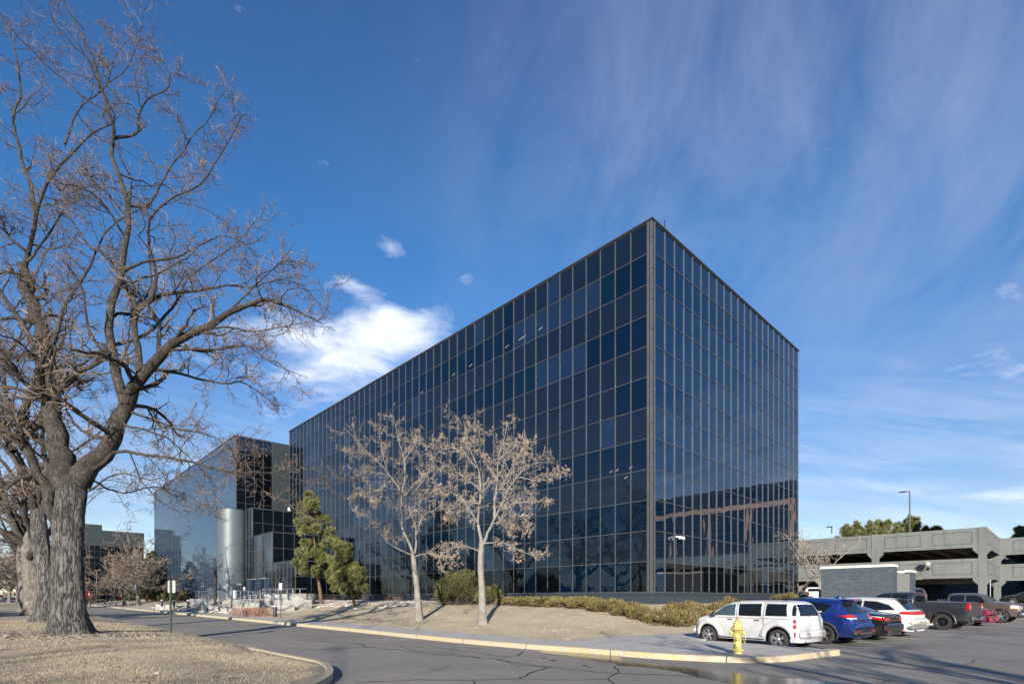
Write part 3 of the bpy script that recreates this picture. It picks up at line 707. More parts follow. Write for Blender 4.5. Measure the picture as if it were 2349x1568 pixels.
# far wing
wing = empty('building_wing', P(65.5, 5, 1.2), label='far wing of the glass offices, set back beyond the round tower', cat='building')
WV = 5.0; WU = 65.5
mb = MB(); mb.ubox(WU+.04, WU+58.3, -24.9, WV-.04, .6, TOP+.02); mb.build('core', CORE, wing, world=True)
fw = Facade(wing, 9); fw.wall(P(WU+.15, WV), UD, ND, 48, 12, PW, PH, Z0, lambda i, r, q: GL_W, md=.02)
fw.wall(P(WU, WV-.10), -ND, -UD, 4, 12, 1.25, PH, Z0, lambda i, r, q: GL_S if r == 0 else GL_K)
fw.finish(100)
mb = MB(); mb.ubox(WU-.06, WU+.07, -25, WV-5.12, .6, TOP); mb.build('brick_wall', BRICK_D, wing, world=True)
mb = MB(); mb.ubox(WU-.08, WU+58.4, -25, WV+.08, TOP+.021, TOP+.14); mb.build('coping', COPE, wing, world=True)
mb = MB(); mb.ubox(WU-.03, WU+.12, WV-.10, WV+.05, Z0, TOP); mb.build('corner_post', MULL, wing, world=True)
mb = MB(); mb.ubox(WU+.02, WU+58.32, -24.9, WV+.06, .2, Z0-.05); mb.build('brick_base', BRICK, wing, world=True)

# stepped lobby
lob = empty('entrance_pavilion', P(50, 5.4, 1.2), label='stepped glass entrance pavilion of three tiers beside the round tower', cat='building')
LV = 5.4; fl = Facade(lob, 12); pw6 = 7.32/6
tiers = [(42.4, 2), (49.72, 4), (57.04, 6)]
def lobfn(i, r, q): return q.choices([GL_SH, GL_S, GL_V], [3, 2, 2])[0]
mb = MB()
prev = None
for k, (ua, rows) in enumerate(tiers):
    ub = tiers[k+1][0] if k < 2 else 65.4
    mb.ubox(ua+.04, ub+(.04 if k < 2 else 0), -.5+.01*k, LV-.04, (4.14 if k < 2 else 1.2), Z0+rows*PH+.015)
mb.ubox(42.44, 60, -.55, LV-1.2, 1.2, 4.1)
mb.build('core', CORE, lob, world=True)
ZL = Z0+PH+.10
for k, (ua, rows) in enumerate(tiers):
    ub = tiers[k+1][0] if k < 2 else 59.48
    n = rows-1; cols = round((ub-ua)/pw6)
    fl.wall(P(ua, LV), UD, ND, cols, n, pw6, (Z0+rows*PH-ZL)/n, ZL, lobfn)
    # face towards the camera side
    zb = ZL if k == 0 else Z0+tiers[k-1][1]*PH
    nn_ = round((Z0+rows*PH-zb)/PH)
    fl.wall(P(ua, LV), -ND, -UD, 4, nn_, LV/4, (Z0+rows*PH-zb)/nn_, zb, lambda i, r, q: GL_K)
    mc = MB(); mc.ubox(ua-.06, (ub if k < 2 else 65.4), 0, LV+.06, Z0+rows*PH+.02, Z0+rows*PH+.10); mc.build('coping', COPE, lob, world=True)
    mc = MB(); mc.ubox(ua-.05, ua+.09, LV-.09, LV+.07, zb, Z0+rows*PH); mc.build('corner_post', MULL, lob, world=True)
# ground storey: glazing, revolving doors
fl.wall(P(42.4, LV), -ND, -UD, 3, 1, LV/3, ZL-Z0, Z0, lambda i, r, q: GL_K)
fl.wall(P(42.4, LV), UD, ND, 7, 1, pw6, ZL-1.5, 1.5, lambda i, r, q: GL_K if q.random() < .4 else GL_SH)
fl.wall(P(57.9, LV), UD, ND, 2, 1, 1.3, ZL-1.5, 1.5, lambda i, r, q: GL_K)
fl.finish(100)
for uc in (52.6, 56.2):
    d_ = empty('revolving_door', P(uc, LV-.3, 1.5), label='glass revolving door %s in the pavilion entrance' % ('nearer the pine tree' if uc < 54 else 'nearer the round tower'), cat='door', group='revolving doors of the entrance')
    mb = MB(); mb.lathe([(1.15, 0), (1.15, 2.45)], (0, 0, 0), 28); mb.build('drum_glass', GL_SH, d_, True)
    mb = MB(); mb.lathe([(1.17, 2.45), (1.19, 2.45), (1.19, 2.62), (0, 2.62)], (0, 0, 0), 28); mb.build('canopy_ring', MULL, d_, True)
    mb = MB()
    for a in range(0, 360, 60): mb.tube([(1.17*math.cos(math.radians(a)), 1.17*math.sin(math.radians(a)), z) for z in (0, 2.45)], .03, 6)
    mb.build('door_frame', MULL, d_)
mb = MB(); mb.ubox(42.46, 42.9, LV-.3, LV+.02, .6, 1.5); mb.ubox(42.42, 60, LV-.08, LV-.03, 1.2, 1.5); mb.build('brick_base', BRICK, lob, world=True)
bc = empty('security_camera', P(57.0, LV-5.2, 13.7), label='white camera box on the top tier of the entrance pavilion', cat='camera')
mb = MB(); mb.ubox(56.8, 57.0, LV-4.85, LV-4.65, 13.64, 14.15); mb.ubox(56.55, 56.8, LV-4.85, LV-4.6, 13.64, 13.8); mb.build('housing', SIGNW, bc, world=True)

# round tower
tc_ = P(61.4, 6.6); TR = 1.85
BRICK_C = brick_mat('silvery_glazed_tile', (.105, .135, .155), (.125, .155, .175), (.065, .085, .10), .30, .115, .46, (tc_.x, tc_.y, TR), .9, .012)
_p = [q for q in BRICK_C.node_tree.nodes if q.type == 'BSDF_PRINCIPLED'][0]; _p.inputs['Metallic'].default_value = .22
tw = empty('round_tower', (tc_.x, tc_.y, 1.2), label='round tower of shiny blue-grey glazed brick at the entrance', cat='tower')
mb = MB(); mb.lathe([(TR, -.6), (TR, 12.36)], (0, 0, 0), 64); mb.build('shaft', BRICK_C, tw, True)
mb = MB(); mb.lathe([(TR-.3, 12.361), (TR+.03, 12.361), (TR+.03, 12.44), (0, 12.44)], (0, 0, 0), 64); mb.build('coping', COPE, tw)

# entrance terrace: landing, steps, ramp, rails
ter = empty('entrance_terrace', P(48, 11, 0), label='white concrete entrance terrace with steps and ramp in front of the doors', cat='terrace')
mb = MB(); mb.ubox(43.2, 63, LV+.02, 11.4, .2, 1.5); mb.ubox(30.5, 43.2, 8.9, 10.5, .3, 1.2); mb.build('landing', WHITEC, ter, world=True)
mb = MB()
for k in range(8): mb.ubox(45.6, 49.6, 11.4+.3*k, 11.4+.3*(k+1), 0.1, 1.5-.165*(k+1))
mb.build('steps', simple('step_stone', (.42, .36, .29), .85, 0, 3, .25, .3), ter, world=True)
mb = MB()
for uu in (45.2, 49.6):
    V = [tuple(P(uu, 11.4, .1)), tuple(P(uu+.4, 11.4, .1)), tuple(P(uu+.4, 14.3, .1)), tuple(P(uu, 14.3, .1)), tuple(P(uu, 11.4, 1.62)), tuple(P(uu+.4, 11.4, 1.62)), tuple(P(uu+.4, 14.3, .25)), tuple(P(uu, 14.3, .25))]
    mb.add(V, np.array([(0,3,2,1),(4,5,6,7),(0,1,5,4),(1,2,6,5),(2,3,7,6),(3,0,4,7)]))
mb.build('cheek_wall', CONC, ter, world=True)
mb = MB()      # sloped ramp runs and their side walls
def slope(u0, u1, v0, v1, z0, z1, zb=.2):
    V = [tuple(P(u, v, zb)) for u, v in ((u0, v0), (u1, v0), (u1, v1), (u0, v1))]+[tuple(P(u0, v0, z0)), tuple(P(u1, v0, z1)), tuple(P(u1, v1, z1)), tuple(P(u0, v1, z0))]
    mb.add(V, np.array([(0,3,2,1),(4,5,6,7),(0,1,5,4),(1,2,6,5),(2,3,7,6),(3,0,4,7)]))
slope(43.2, 31.5, 10.5, 11.9, 1.5, 1.0); slope(31.5, 42.6, 11.95, 13.2, 1.0, .35); mb.ubox(29.6, 31.45, 10.5, 13.2, .2, 1.0)
mb.build('ramp', WHITEC, ter, world=True)
for q_ in ((43.4, 45.1, 12.3, 14.0, .1, .95), (30.2, 30.45, 8.7, 13.25, .3, 1.45), (38, 43.1, 13.25, 13.45, .1, .62)): mb = MB(); mb.ubox(*q_); mb.build('retaining_wall', WHITEC, ter, world=True)
def rail(pts, hh=.95, name='handrail', step=1.5, mid=True):
    mb = MB(); up = [Vector(p)+Vector((0, 0, hh)) for p in pts]; mb.tube(up, .028, 6)
    if mid: mb.tube([Vector(p)+Vector((0, 0, hh*.55)) for p in pts], .02, 5)
    for a, c in zip(pts[:-1], pts[1:]):
        a, c = Vector(a), Vector(c); k = max(1, round((c-a).length/step))
        for j in range(k+1):
            q = a.lerp(c, j/k); mb.tube([q, q+Vector((0, 0, hh))], .024, 5)
    return mb.build(name, STEEL, ter, world=True)
rail([P(45.45, 14.3, .2), P(45.45, 11.4, 1.5)]); rail([P(49.75, 14.3, .2), P(49.75, 11.4, 1.5)]); rail([P(47.6, 14.2, .2), P(47.6, 11.5, 1.5)])
rail([P(45.3, 11.3, 1.5), P(43.3, 11.3, 1.5)]); rail([P(49.9, 11.3, 1.5), P(60, 11.3, 1.5)]); rail([P(43.2, 11.8, 1.5), P(31.5, 11.8, 1.0), P(29.8, 11.8, 1.0)])
rail([P(31.5, 13.1, 1.0), P(42.6, 13.1, .35)]); rail([P(43.2, 10.6, 1.5), P(31.5, 10.6, 1.0)]); rail([P(43.1, 9.0, 1.5), P(30.6, 9.0, 1.5), P(30.4, 12.9, 1.45)], 1.0)
pl = empty('curved_planter', P(35.5, 8.6, 1.1), label='round white concrete planter wall behind the ramp railings', cat='planter')
mb = MB(); mb.lathe([(2.3, -.2), (2.4, .95), (2.1, .95), (2.05, .6), (0, .6)], (0, 0, 0), 40); mb.build('planter_wall', WHITEC, pl, True)

# brick enclosure by the parking lot
sh = empty('brick_enclosure', P(-7, -19, .4), label='slate blue brick service enclosure with cream capstones behind the parked cars', cat='enclosure')
U0, U1, V0, V1 = -9.3, -4.76, -24.0, -16.1
mb = MB(); mb.ubox(U0, U1, V1-.3, V1, -.2, 3.86); mb.ubox(U1-.3, U1, V0, V1-.3, -.2, 3.86); mb.ubox(U0, U0+.3, V1-1.35, V1-.3, -.2, 3.86)
mb.ubox(U0, U0+.3, V0, V0+2.0, -.2, 3.66); mb.ubox(U0+.3, U1-.3, V0, V0+.3, -.2, 3.66); mb.build('brick_wall', BRICK_S, sh, world=True)
mb = MB(); mb.ubox(U0-.05, U1+.05, V1-.35, V1+.05, 3.86, 4.03); mb.ubox(U1-.35, U1+.05, V0, V1-.35, 3.86, 4.03); mb.ubox(U0-.05, U0+.35, V1-1.4, V1-.35, 3.86, 4.03)
mb.ubox(U0-.05, U0+.35, V0-.05, V0+2.05, 3.66, 3.83); mb.ubox(U0+.35, U1-.35, V0-.05, V0+.35, 3.66, 3.83); mb.build('capstone', CREAM, sh, world=True)
mb = MB(); mb.ubox(U0+.06, U0+.20, V0+2.0, V1-1.35, .2, 3.5)
for k in range(22): vv = V0+2.1+k*.2; mb.ubox(U0+.02, U0+.06, vv, vv+.05, .3, 3.45)
mb.build('gate', PLASTG, sh, world=True)

# parking garage
gar = empty('parking_garage', P(-12, -43.1, .9), label='grey precast parking garage with two open decks', cat='building')
GU, GV = -12.0, -43.1; ZT = [(6.82, 8.85), (3.70, 5.70)]
mb = MB(); gr = MB()
def face(o, d, nr, L_, bays, z0, z1, th=.25):
    obox(mb, o, d, nr, 0, L_, -th, 0, z0, z1)
    for (a0, a1) in bays:
        for k in range(2):
            w = (a1-a0); b0 = a0+.55+k*(w-.1)/2; b1 = b0+(w-.1)/2-1.0; za, zb = z0+.38, z1-.38
            gr = MB()
            for (x0, x1, y0, y1) in ((b0, b1, za, za+.05), (b0, b1, zb-.05, zb), (b0, b0+.05, za+.05, zb-.05), (b1-.05, b1, za+.05, zb-.05)):
                obox(gr, o, d, nr, x0, x1, .0, .008, y0, y1)
            gr.build('panel_groove', GARD, gar, world=True)
bayL = 9.25; bays = [(.55+k*bayL, .55+k*bayL+bayL-.6) for k in range(9)]
for z0, z1 in ZT:
    face(P(GU, GV), UD, ND, 84, bays, z0, z1); face(P(GU, GV-.25), -ND, -UD, 15.25, [(.3, 15)], z0, z1); face(P(GU-.0, GV-15.5), -UD, ND, 60, [(.55+k*bayL, (k+1)*bayL) for k in range(6)], z0, z1)
mb.build('spandrel_wall', GAR, gar, world=True)
cols_ = [(GU+.3+k*bayL, GV-.22) for k in range(10)]+[(GU-.3-k*bayL, GV-15.72) for k in range(1, 7)]+[(GU+.25, GV-15.3)]
for i, (u, v) in enumerate(cols_):
    mb = MB(); mb.ubox(u-.32, u+.32, v-.3, v+.26, .5, 8.87 if i == 0 else 6.80)
    for z0, z1 in ZT:
        for s_ in (-1, 1):
            V = [P(u+s_*.32, v-.28, z0-.75), P(u+s_*.32, v+.24, z0-.75), P(u+s_*.75, v+.24, z0-.25), P(u+s_*.75, v-.28, z0-.25), P(u+s_*.32, v-.28, z0+.05), P(u+s_*.32, v+.24, z0+.05), P(u+s_*.75, v+.24, z0+.02), P(u+s_*.75, v-.28, z0+.02)]
            mb.add([tuple(q) for q in V], np.array([(0,1,2,3),(0,3,7,4),(3,2,6,7),(2,1,5,6),(1,0,4,5),(4,7,6,5)]))
    if i: mb.ubox(u-.33, u+.33, v-.3, v+.27, 6.80, 8.86)
    mb.build('column', GAR, gar, world=True)
mb = MB()
for z in (4.45, 7.55): mb.ubox(GU+.3, GU+84, GV-36, GV-.5, z, z+.14); mb.ubox(GU-60, GU+.29, GV-52, GV-16, z, z+.14)
mb.build('deck_slab', SLABM, gar, world=True)
mb = MB()
for z in (4.45, 7.55):
    for k in range(40):
        u = GU+.9+k*2.05; mb.ubox(u, u+.2, GV-36, GV-.4, z-.62, z)
    for k in range(28):
        u = GU-1.2-k*2.05; mb.ubox(u, u+.2, GV-52, GV-16, z-.62, z)
    mb.ubox(GU+.3, GU+84, GV-18.6, GV-18.1, z-1.0, z-.62)
mb.build('deck_beams', SLABM, gar, world=True)
mb = MB(); mb.ubox(GU-60, GU+84, GV-52.5, GV-52, .5, 8.2); mb.ubox(GU+83.5, GU+84, GV-52, GV-.3, .5, 8.2); mb.ubox(GU-60, GU-59.6, GV-52, GV-16, .5, 8.2); mb.build('rear_wall', SLABM, gar, world=True)
for (u, v, z) in ((-6.2, -47, 3.72), (-20, -62, 6.75), (-23, -64, 6.75), (-20, -62, 3.7), (-3.5, -50, 3.7), (4, -47.5, 6.7)):
    mb = MB(); mb.ubox(u, u+1.2, v, v+.35, z, z+.08); mb.build('ceiling_light', LAMPM, gar, world=True)
gl = empty('globe_lamp', P(0, 0, 0), label='frosted globe wall lamp on the middle deck of the garage', cat='lamp')
a_ = (928.5-512)/F; Yg = 54*(979.15)/(928.5-6.75); gpz = H+(HY-565)/F*Yg; q = Vector((a_*Yg, Yg, gpz)); gl.location = q+ND*.02
mb = MB(); mb.sphere(tuple(ND*.75+Vector((0, 0, .15))), .33, 20, 14); mb.build('globe', GLOBE, gl, True)
mb = MB(); mb.tube([(0, 0, -.3), tuple(ND*.5+Vector((0, 0, -.3))), tuple(ND*.75+Vector((0, 0, -.2)))], .045, 8); mb.box((0, 0, -.3), (.2, .2, .25)); mb.build('bracket', BLACKM, gl)

# dark block in the left distance
fb = empty('distant_office', P(162, 10, .5), label='dark glass office building in the distance behind the tree trunks', cat='building')
mb = MB(); mb.ubox(162.05, 195, 1.05, 17.9, .3, 19.7); mb.build('core', CORE, fb, world=True)
ff = Facade(fb, 31); ff.wall(P(162, 18.0), -ND, -UD, 14, 9, 1.2, 1.62, 1.0, lambda i, r, q: GL_K)
ff.wall(P(162, 18.0), UD, ND, 27, 9, 1.2, 1.62, 1.0, lambda i, r, q: GL_K)
ff.finish(100)
mb = MB(); mb.ubox(161.9, 195, .98, 18.1, 15.65, 19.72); mb.build('parapet', BRICK_D, fb, world=True)
mb = MB(); mb.ubox(166, 185, 10, 17, 19.73, 21.6); mb.build('rooftop_unit', BRICK_D, fb, world=True)

# buildings that stand outside the frame and show in the mirror glass
def glassblock(name, o, d, nr, L_, D_, Ht, z0, label, salmon=True):
    r_ = empty(name, (o.x, o.y, z0), label=label, cat='building')
    mb = MB(); obox(mb, o, d, nr, .02, L_-.02, -D_, -.15, z0, z0+Ht); mb.build('core', GL_K, r_, world=True)
    mb = MB(); n = int(L_/1.5)
    for i in range(n+1): obox(mb, o, d, nr, i*1.5-.03, i*1.5+.03, -.15, -.08, z0, z0+Ht)
    for j in range(int(Ht/1.9)+1): obox(mb, o, d, nr, 0, L_, -.14, -.10, z0+j*1.9, z0+j*1.9+.05)
    mb.build('mullion_grid', COPE, r_, world=True)
    if salmon:
        mb = MB(); obox(mb, o, d, nr, -.3, L_+.3, -.2, .5, z0+Ht-4.2, z0+Ht-3.3)
        for i in range(0, int(L_/7.5)+1): obox(mb, o, d, nr, i*7.5-.3, i*7.5+.3, -.2, .45, z0, z0+Ht-4.2)
        mb.build('stone_band', SALMON, r_, world=True)
    return r_
o1 = Vector((69.3, 69.9, 0)); d1 = Vector((.689, -.7248, 0)); n1_ = Vector((-.7248, -.689, 0))
glassblock('salmon_banded_office', o1, d1, n1_, 75, 25, 21.5, .5, 'dark office with salmon stone bands mirrored in the right facade')
glassblock('mirrored_office', P(-30, 85), UD, -ND, 60, 20, 12.5, 0, 'long low dark office block mirrored in the bottom panes of the long facade', False); glassblock('mirrored_office', P(42, 92), UD, -ND, 12, 12, 20, 0, 'narrow taller dark block mirrored between the two pale trees', False)
# ---------------------------------------------------------------- trees and plants
def nrmz(a): return a/(np.linalg.norm(a, axis=-1, keepdims=True)+1e-9)
def spawn(Pp, R, rg, per, t0, t1, lf, ang, n, wig, up=0., rr=.6, rend=.35, rmin=.004, lens=None, apex=.35, zig=0.):
    """children of every polyline in Pp (N,m,3); lf = child length as a share of the parent's length"""
    N, m, _ = Pp.shape
    if lens is None: lens = np.linalg.norm(np.diff(Pp, axis=1), axis=2).sum(1)
    t = t0+(t1-t0)*(np.arange(per)[None]+rg.random((N, per)))/per
    x = t*(m-1); i = np.minimum(x.astype(int), m-2); f = (x-i)[..., None]; ar = np.arange(N)[:, None]
    pos = Pp[ar, i]*(1-f)+Pp[ar, i+1]*f; tan = nrmz(Pp[ar, i+1]-Pp[ar, i]); r0 = (R[ar, i]*(1-f[..., 0])+R[ar, i+1]*f[..., 0])
    rnd = nrmz(np.cross(rg.normal(size=tan.shape), tan)); a = np.radians(ang*rg.uniform(.65, 1.3, t.shape))[..., None]
    d = nrmz(np.cos(a)*tan+np.sin(a)*rnd); L = (lens[:, None]*lf*(1-apex*t)*rg.uniform(.6, 1.25, t.shape))
    K = N*per; d = d.reshape(K, 3); p = pos.reshape(K, 3); L = L.reshape(K); r = np.maximum(r0.reshape(K)*rr*rg.uniform(.7, 1.1, K), rmin)
    pts = [p]; step = (L/(n-1))[:, None]; zd = nrmz(rg.normal(size=d.shape))
    for k in range(n-1):
        d = nrmz(d+wig*rg.normal(size=d.shape)+np.array([0, 0, up])+zd*zig*(1 if k % 2 else -1))
        p = p+d*step; pts.append(p)
    Q = np.stack(pts, 1); taper = np.linspace(1, rend, n)[None]; RR = np.maximum(r[:, None]*taper, rmin*.6)
    return Q, RR, L
def resample(pts, r0, r1, n=14, power=1.0, sm=True):
    if sm: pts = catmull([tuple(p) for p in pts], 6)
    P_ = np.array([tuple(p) for p in pts]); s = np.concatenate([[0], np.cumsum(np.linalg.norm(np.diff(P_, axis=0), axis=1))])
    q = np.linspace(0, s[-1], n); Q = np.stack([np.interp(q, s, P_[:, k]) for k in range(3)], 1)
    return Q, r0+(r1-r0)*np.linspace(0, 1, n)**(power*.75)
def addt(mb, Q, R, sides):
    V, Fa = tube_arrays(Q, R, sides); mb.add(V, Fa)

def trunk_mesh(mb, pts, radii, sides=28, seed=0, flare=1.5, ridges=.042, zflare=1.0):
    """an irregular fluted bole with buttress roots"""
    rg = np.random.default_rng(seed); C_ = catmull([tuple(p) for p in pts], 10); P_ = np.array([tuple(p) for p in C_])
    z0 = P_[0, 2]; n = len(P_); s = np.linspace(0, 1, n); R = np.interp(s, np.linspace(0, 1, len(radii)), radii)
    h = P_[:, 2]-z0; R = R*(1+(flare-1)*np.exp(-h/zflare*2.2))
    a = np.arange(sides)*2*math.pi/sides; ph = rg.uniform(0, 6, 6)
    V = []
    for k in range(n):
        b_ = np.exp(-h[k]/zflare*1.6)
        lob = 1+ridges*(np.sin(3*a+ph[0]+h[k]*.25)+.7*np.sin(5*a+ph[1]-h[k]*.2)+.5*np.sin(9*a+ph[2]))+.13*b_*(np.sin(5*a+ph[3])+.6*np.sin(8*a+ph[4]))
        lob = lob+.015*rg.normal(size=sides)
        V.append(np.stack([P_[k, 0]+R[k]*lob*np.cos(a), P_[k, 1]+R[k]*lob*np.sin(a), np.full(sides, P_[k, 2])], 1))
    V = np.concatenate(V); i = np.arange(n-1)[:, None]*sides; j = np.arange(sides)[None]; k = (j+1) % sides
    mb.add(V, np.stack([i+j, i+k, i+sides+k, i+sides+j], -1).reshape(-1, 4))

# --- the big bare tree of the foreground, limbs read from the photo, each leaning to its own depth
def limb(pts, Y0, Y1, r0, r1):
    n = len(pts); return [wp(x, y, Y0+(Y1-Y0)*i/(n-1)) for i, (x, y) in enumerate(pts)], r0*.80, r1*.9
BIG = [ limb([(146, 1225), (122, 1165), (97, 1103), (70, 1045), (38, 976), (71, 916), (90, 867), (82, 801), (50, 735), (20, 700), (-10, 650)], 17.15, 17.6, .25, .06), limb([(66, 1035), (30, 1000), (0, 975), (-40, 950)], 17.3, 16.6, .15, .06), limb([(84, 890), (120, 830), (150, 760), (140, 700)], 17.4, 18.4, .09, .014), limb([(78, 900), (40, 860), (10, 830), (-30, 760)], 17.5, 17, .09, .02), # points, depth at start and end, radius at start and end
 limb([(160, 1120), (150, 1060), (132, 960), (115, 894), (104, 839), (92, 770), (60, 664), (48, 610)], 17, 18.2, .50, .17),
 limb([(180, 1105), (200, 1052), (258, 1015), (285, 960), (299, 905), (318, 861), (351, 828), (384, 801), (439, 762), (477, 746), (527, 713), (609, 686), (680, 712), (738, 740)], 17, 15.2, .46, .018),
 limb([(290, 930), (269, 894), (263, 839), (250, 784), (252, 741), (266, 690), (276, 628), (285, 561), (295, 490), (285, 428), (261, 380), (252, 352), (261, 314), (257, 266), (238, 228), (223, 157), (204, 119), (181, 62), (140, -10)], 16.8, 17.8, .22, .015),
 limb([(322, 855), (312, 790), (306, 742), (314, 704), (280, 640), (240, 585), (200, 560), (160, 500), (120, 480)], 16.6, 18.6, .16, .02),
 limb([(316, 712), (357, 680), (404, 670), (475, 663), (528, 651), (571, 661), (640, 640), (700, 655)], 16.9, 18.6, .10, .012),
 limb([(345, 688), (357, 642), (345, 580), (338, 513), (361, 480), (404, 447), (461, 423), (494, 371), (528, 318), (556, 262)], 17.0, 15.8, .085, .012),
 limb([(295, 470), (340, 470), (395, 376), (418, 352), (442, 309), (475, 280), (504, 223), (525, 200)], 17.3, 18.4, .06, .01),
 limb([(257, 318), (314, 304), (321, 257), (342, 223), (376, 209), (390, 181), (350, 100)], 17.6, 16.6, .07, .01),
 limb([(104, 839), (150, 700), (200, 620), (238, 540), (280, 500), (350, 470)], 17.4, 18.8, .11, .014),
 limb([(56, 650), (62, 594), (76, 523), (86, 485), (100, 437), (128, 390), (176, 342), (214, 304), (257, 285)], 18.2, 17.2, .12, .02),
 limb([(84, 490), (67, 418), (48, 357), (33, 285), (32, 250), (48, 223), (43, 166), (33, 109), (19, 62), (-30, 10)], 18.0, 18.8, .10, .015),
 limb([(128, 925), (137, 889), (181, 856), (219, 834), (241, 809), (208, 768), (195, 718), (190, 660), (150, 600)], 17.2, 15.8, .15, .02),
 limb([(219, 834), (260, 790), (330, 770), (400, 700), (430, 640), (480, 600), (540, 560), (590, 500)], 16.9, 19.0, .10, .012),
 limb([(215, 1075), (274, 1034), (329, 1042), (428, 1056), (494, 1075), (549, 1083), (603, 1081), (658, 1094), (716, 1105)], 16.8, 13.8, .085, .012),
 limb([(285, 970), (291, 976), (340, 987), (384, 1004), (417, 1031), (455, 1070), (500, 1120)], 16.6, 15.2, .06, .010),
 limb([(292, 940), (357, 965), (406, 982), (483, 998), (540, 1035), (590, 1045)], 16.6, 18, .06, .010),
 limb([(325, 842), (384, 850), (455, 867), (521, 880), (554, 875), (603, 905), (642, 938)], 16.5, 18.3, .085, .010),
 limb([(365, 815), (420, 800), (500, 800), (560, 790), (620, 830), (690, 860)], 16.2, 14.2, .06, .009),
 limb([(440, 762), (520, 750), (580, 760), (640, 750), (720, 735)], 16.0, 17.6, .05, .009),
 limb([(527, 713), (600, 640), (650, 600), (690, 600)], 15.9, 17.2, .05, .009),
 limb([(276, 628), (330, 600), (400, 590), (460, 560), (520, 540), (590, 580)], 17.2, 15.4, .07, .010),
 limb([(285, 540), (240, 470), (190, 430), (130, 420)], 17.3, 15.5, .06, .010),
 limb([(120, 900), (60, 880), (20, 820), (-20, 790)], 17.4, 16, .13, .03), limb([(66, 580), (20, 540), (-10, 480), (-60, 440)], 18, 17, .08, .02),
 limb([(150, 330), (180, 250), (240, 200), (270, 120), (330, 60)], 17.9, 19.3, .05, .009), limb([(62, 600), (110, 540), (150, 470), (170, 400), (230, 380)], 18, 19.4, .06, .01),
 limb([(240, 1005), (190, 990), (150, 930), (170, 880), (240, 870)], 16.8, 19, .09, .012), limb([(190, 1090), (280, 1130), (350, 1115), (420, 1130), (470, 1160)], 17.3, 20, .05, .009)]
def bare_tree(name, loc, limbs, trunkpts, tr, label, group=None, seed=0, tw=TWIG_P, bk=BARK, bl=BARKB, dens=(8, 7, 6), lf=(.42, .42, .42), up=(.02, .03, .04), wig=(.28, .34, .36), ang=(52, 52, 50), rmin=.0065, flare=1.5, zig=.16, sides=28, minlen=None, twr=None, pods=0, base=None):
    rg = np.random.default_rng(seed); root = empty(name, loc, label=label, cat='tree', group=group)
    mb = MB(); trunk_mesh(mb, trunkpts, tr, sides, seed, flare); mb.build('trunk', bk, root, True, world=True)
    Qs, Rs = [], []
    for pts, r0, r1 in limbs:
        q, r = resample(pts, r0, r1, 18, .8); jit = rg.normal(size=q.shape)*.35*r[:, None]; jit[0] = 0; Qs.append(q+jit); Rs.append(r)
    Q0, R0 = np.array(Qs), np.array(Rs); mb = MB(); addt(mb, Q0, R0, 9)
    L0 = np.linalg.norm(np.diff(Q0, axis=1), axis=2).sum(1); Le = np.maximum(L0, (minlen or np.median(L0)*.7))
    Q1, R1, L1 = spawn(Q0, R0, rg, dens[0], .18, 1.0, lf[0], ang[0], 9, wig[0], up[0], .48, .30, rmin*1.6, Le, .35, zig)
    addt(mb, Q1, R1, 6); mb.build('limbs', bl, root, True, world=True)
    mb = MB()
    Q2, R2, L2 = spawn(Q1, R1, rg, dens[1], .12, 1.0, lf[1], ang[1], 6, wig[1], up[1], .6, .4, rmin*1.15, L1, .3, zig)
    addt(mb, Q2, R2, 4)
    Q3, R3, L3 = spawn(Q2, R2, rg, dens[2], .1, 1.0, lf[2], ang[2], 5, wig[2], up[2], .65, .5, rmin*.8, L2, .3, zig)
    addt(mb, Q3, R3, 3)
    Q1b, R1b, L1b = spawn(Q0, R0, rg, 6, .35, 1.0, .12, 60, 5, wig[1], up[1], .3, .4, rmin, Le, .3, zig); addt(mb, Q1b, R1b, 3)
    mb.build('twigs', tw, root, False, world=True)
    if pods:
        E = Q3[rg.random(len(Q3)) < pods]; p = E[:, rg.integers(1, 5)]; n = len(p); L_ = rg.uniform(.05, .12, n)[:, None]; w = .020
        dvec = nrmz(np.stack([rg.normal(0, .5, n), rg.normal(0, .5, n), -np.ones(n)*.8], 1)); sd_ = nrmz(np.cross(dvec, rg.normal(size=(n, 3))))*w
        V = np.stack([p-sd_*.3, p+dvec*L_*.5+sd_*.5, p+dvec*L_, p+dvec*L_*.5-sd_*.5], 1).reshape(-1, 3)
        mb = MB(); mb.add(V, np.arange(4*n).reshape(-1, 4)); mb.build('dry_leaves', POD, root, world=True, kind='stuff')
    return root
b0 = wp(160, 1452, 17); b0.z = gz(b0.x, b0.y)-.12
bare_tree('bare_tree', b0, BIG, [b0, wp(158, 1395, 17), wp(156, 1300, 17), wp(158, 1200, 17), wp(166, 1130, 17), wp(171, 1095, 17), wp(172, 1068, 17)], [.50, .425, .40, .395, .385, .32, .06],
          'huge bare tree with furrowed grey trunk, nearest on the left lawn', 'old trees in a row on the lawn', 3, dens=(14, 10, 9), lf=(.27, .42, .42), rmin=.0052, minlen=5.5)
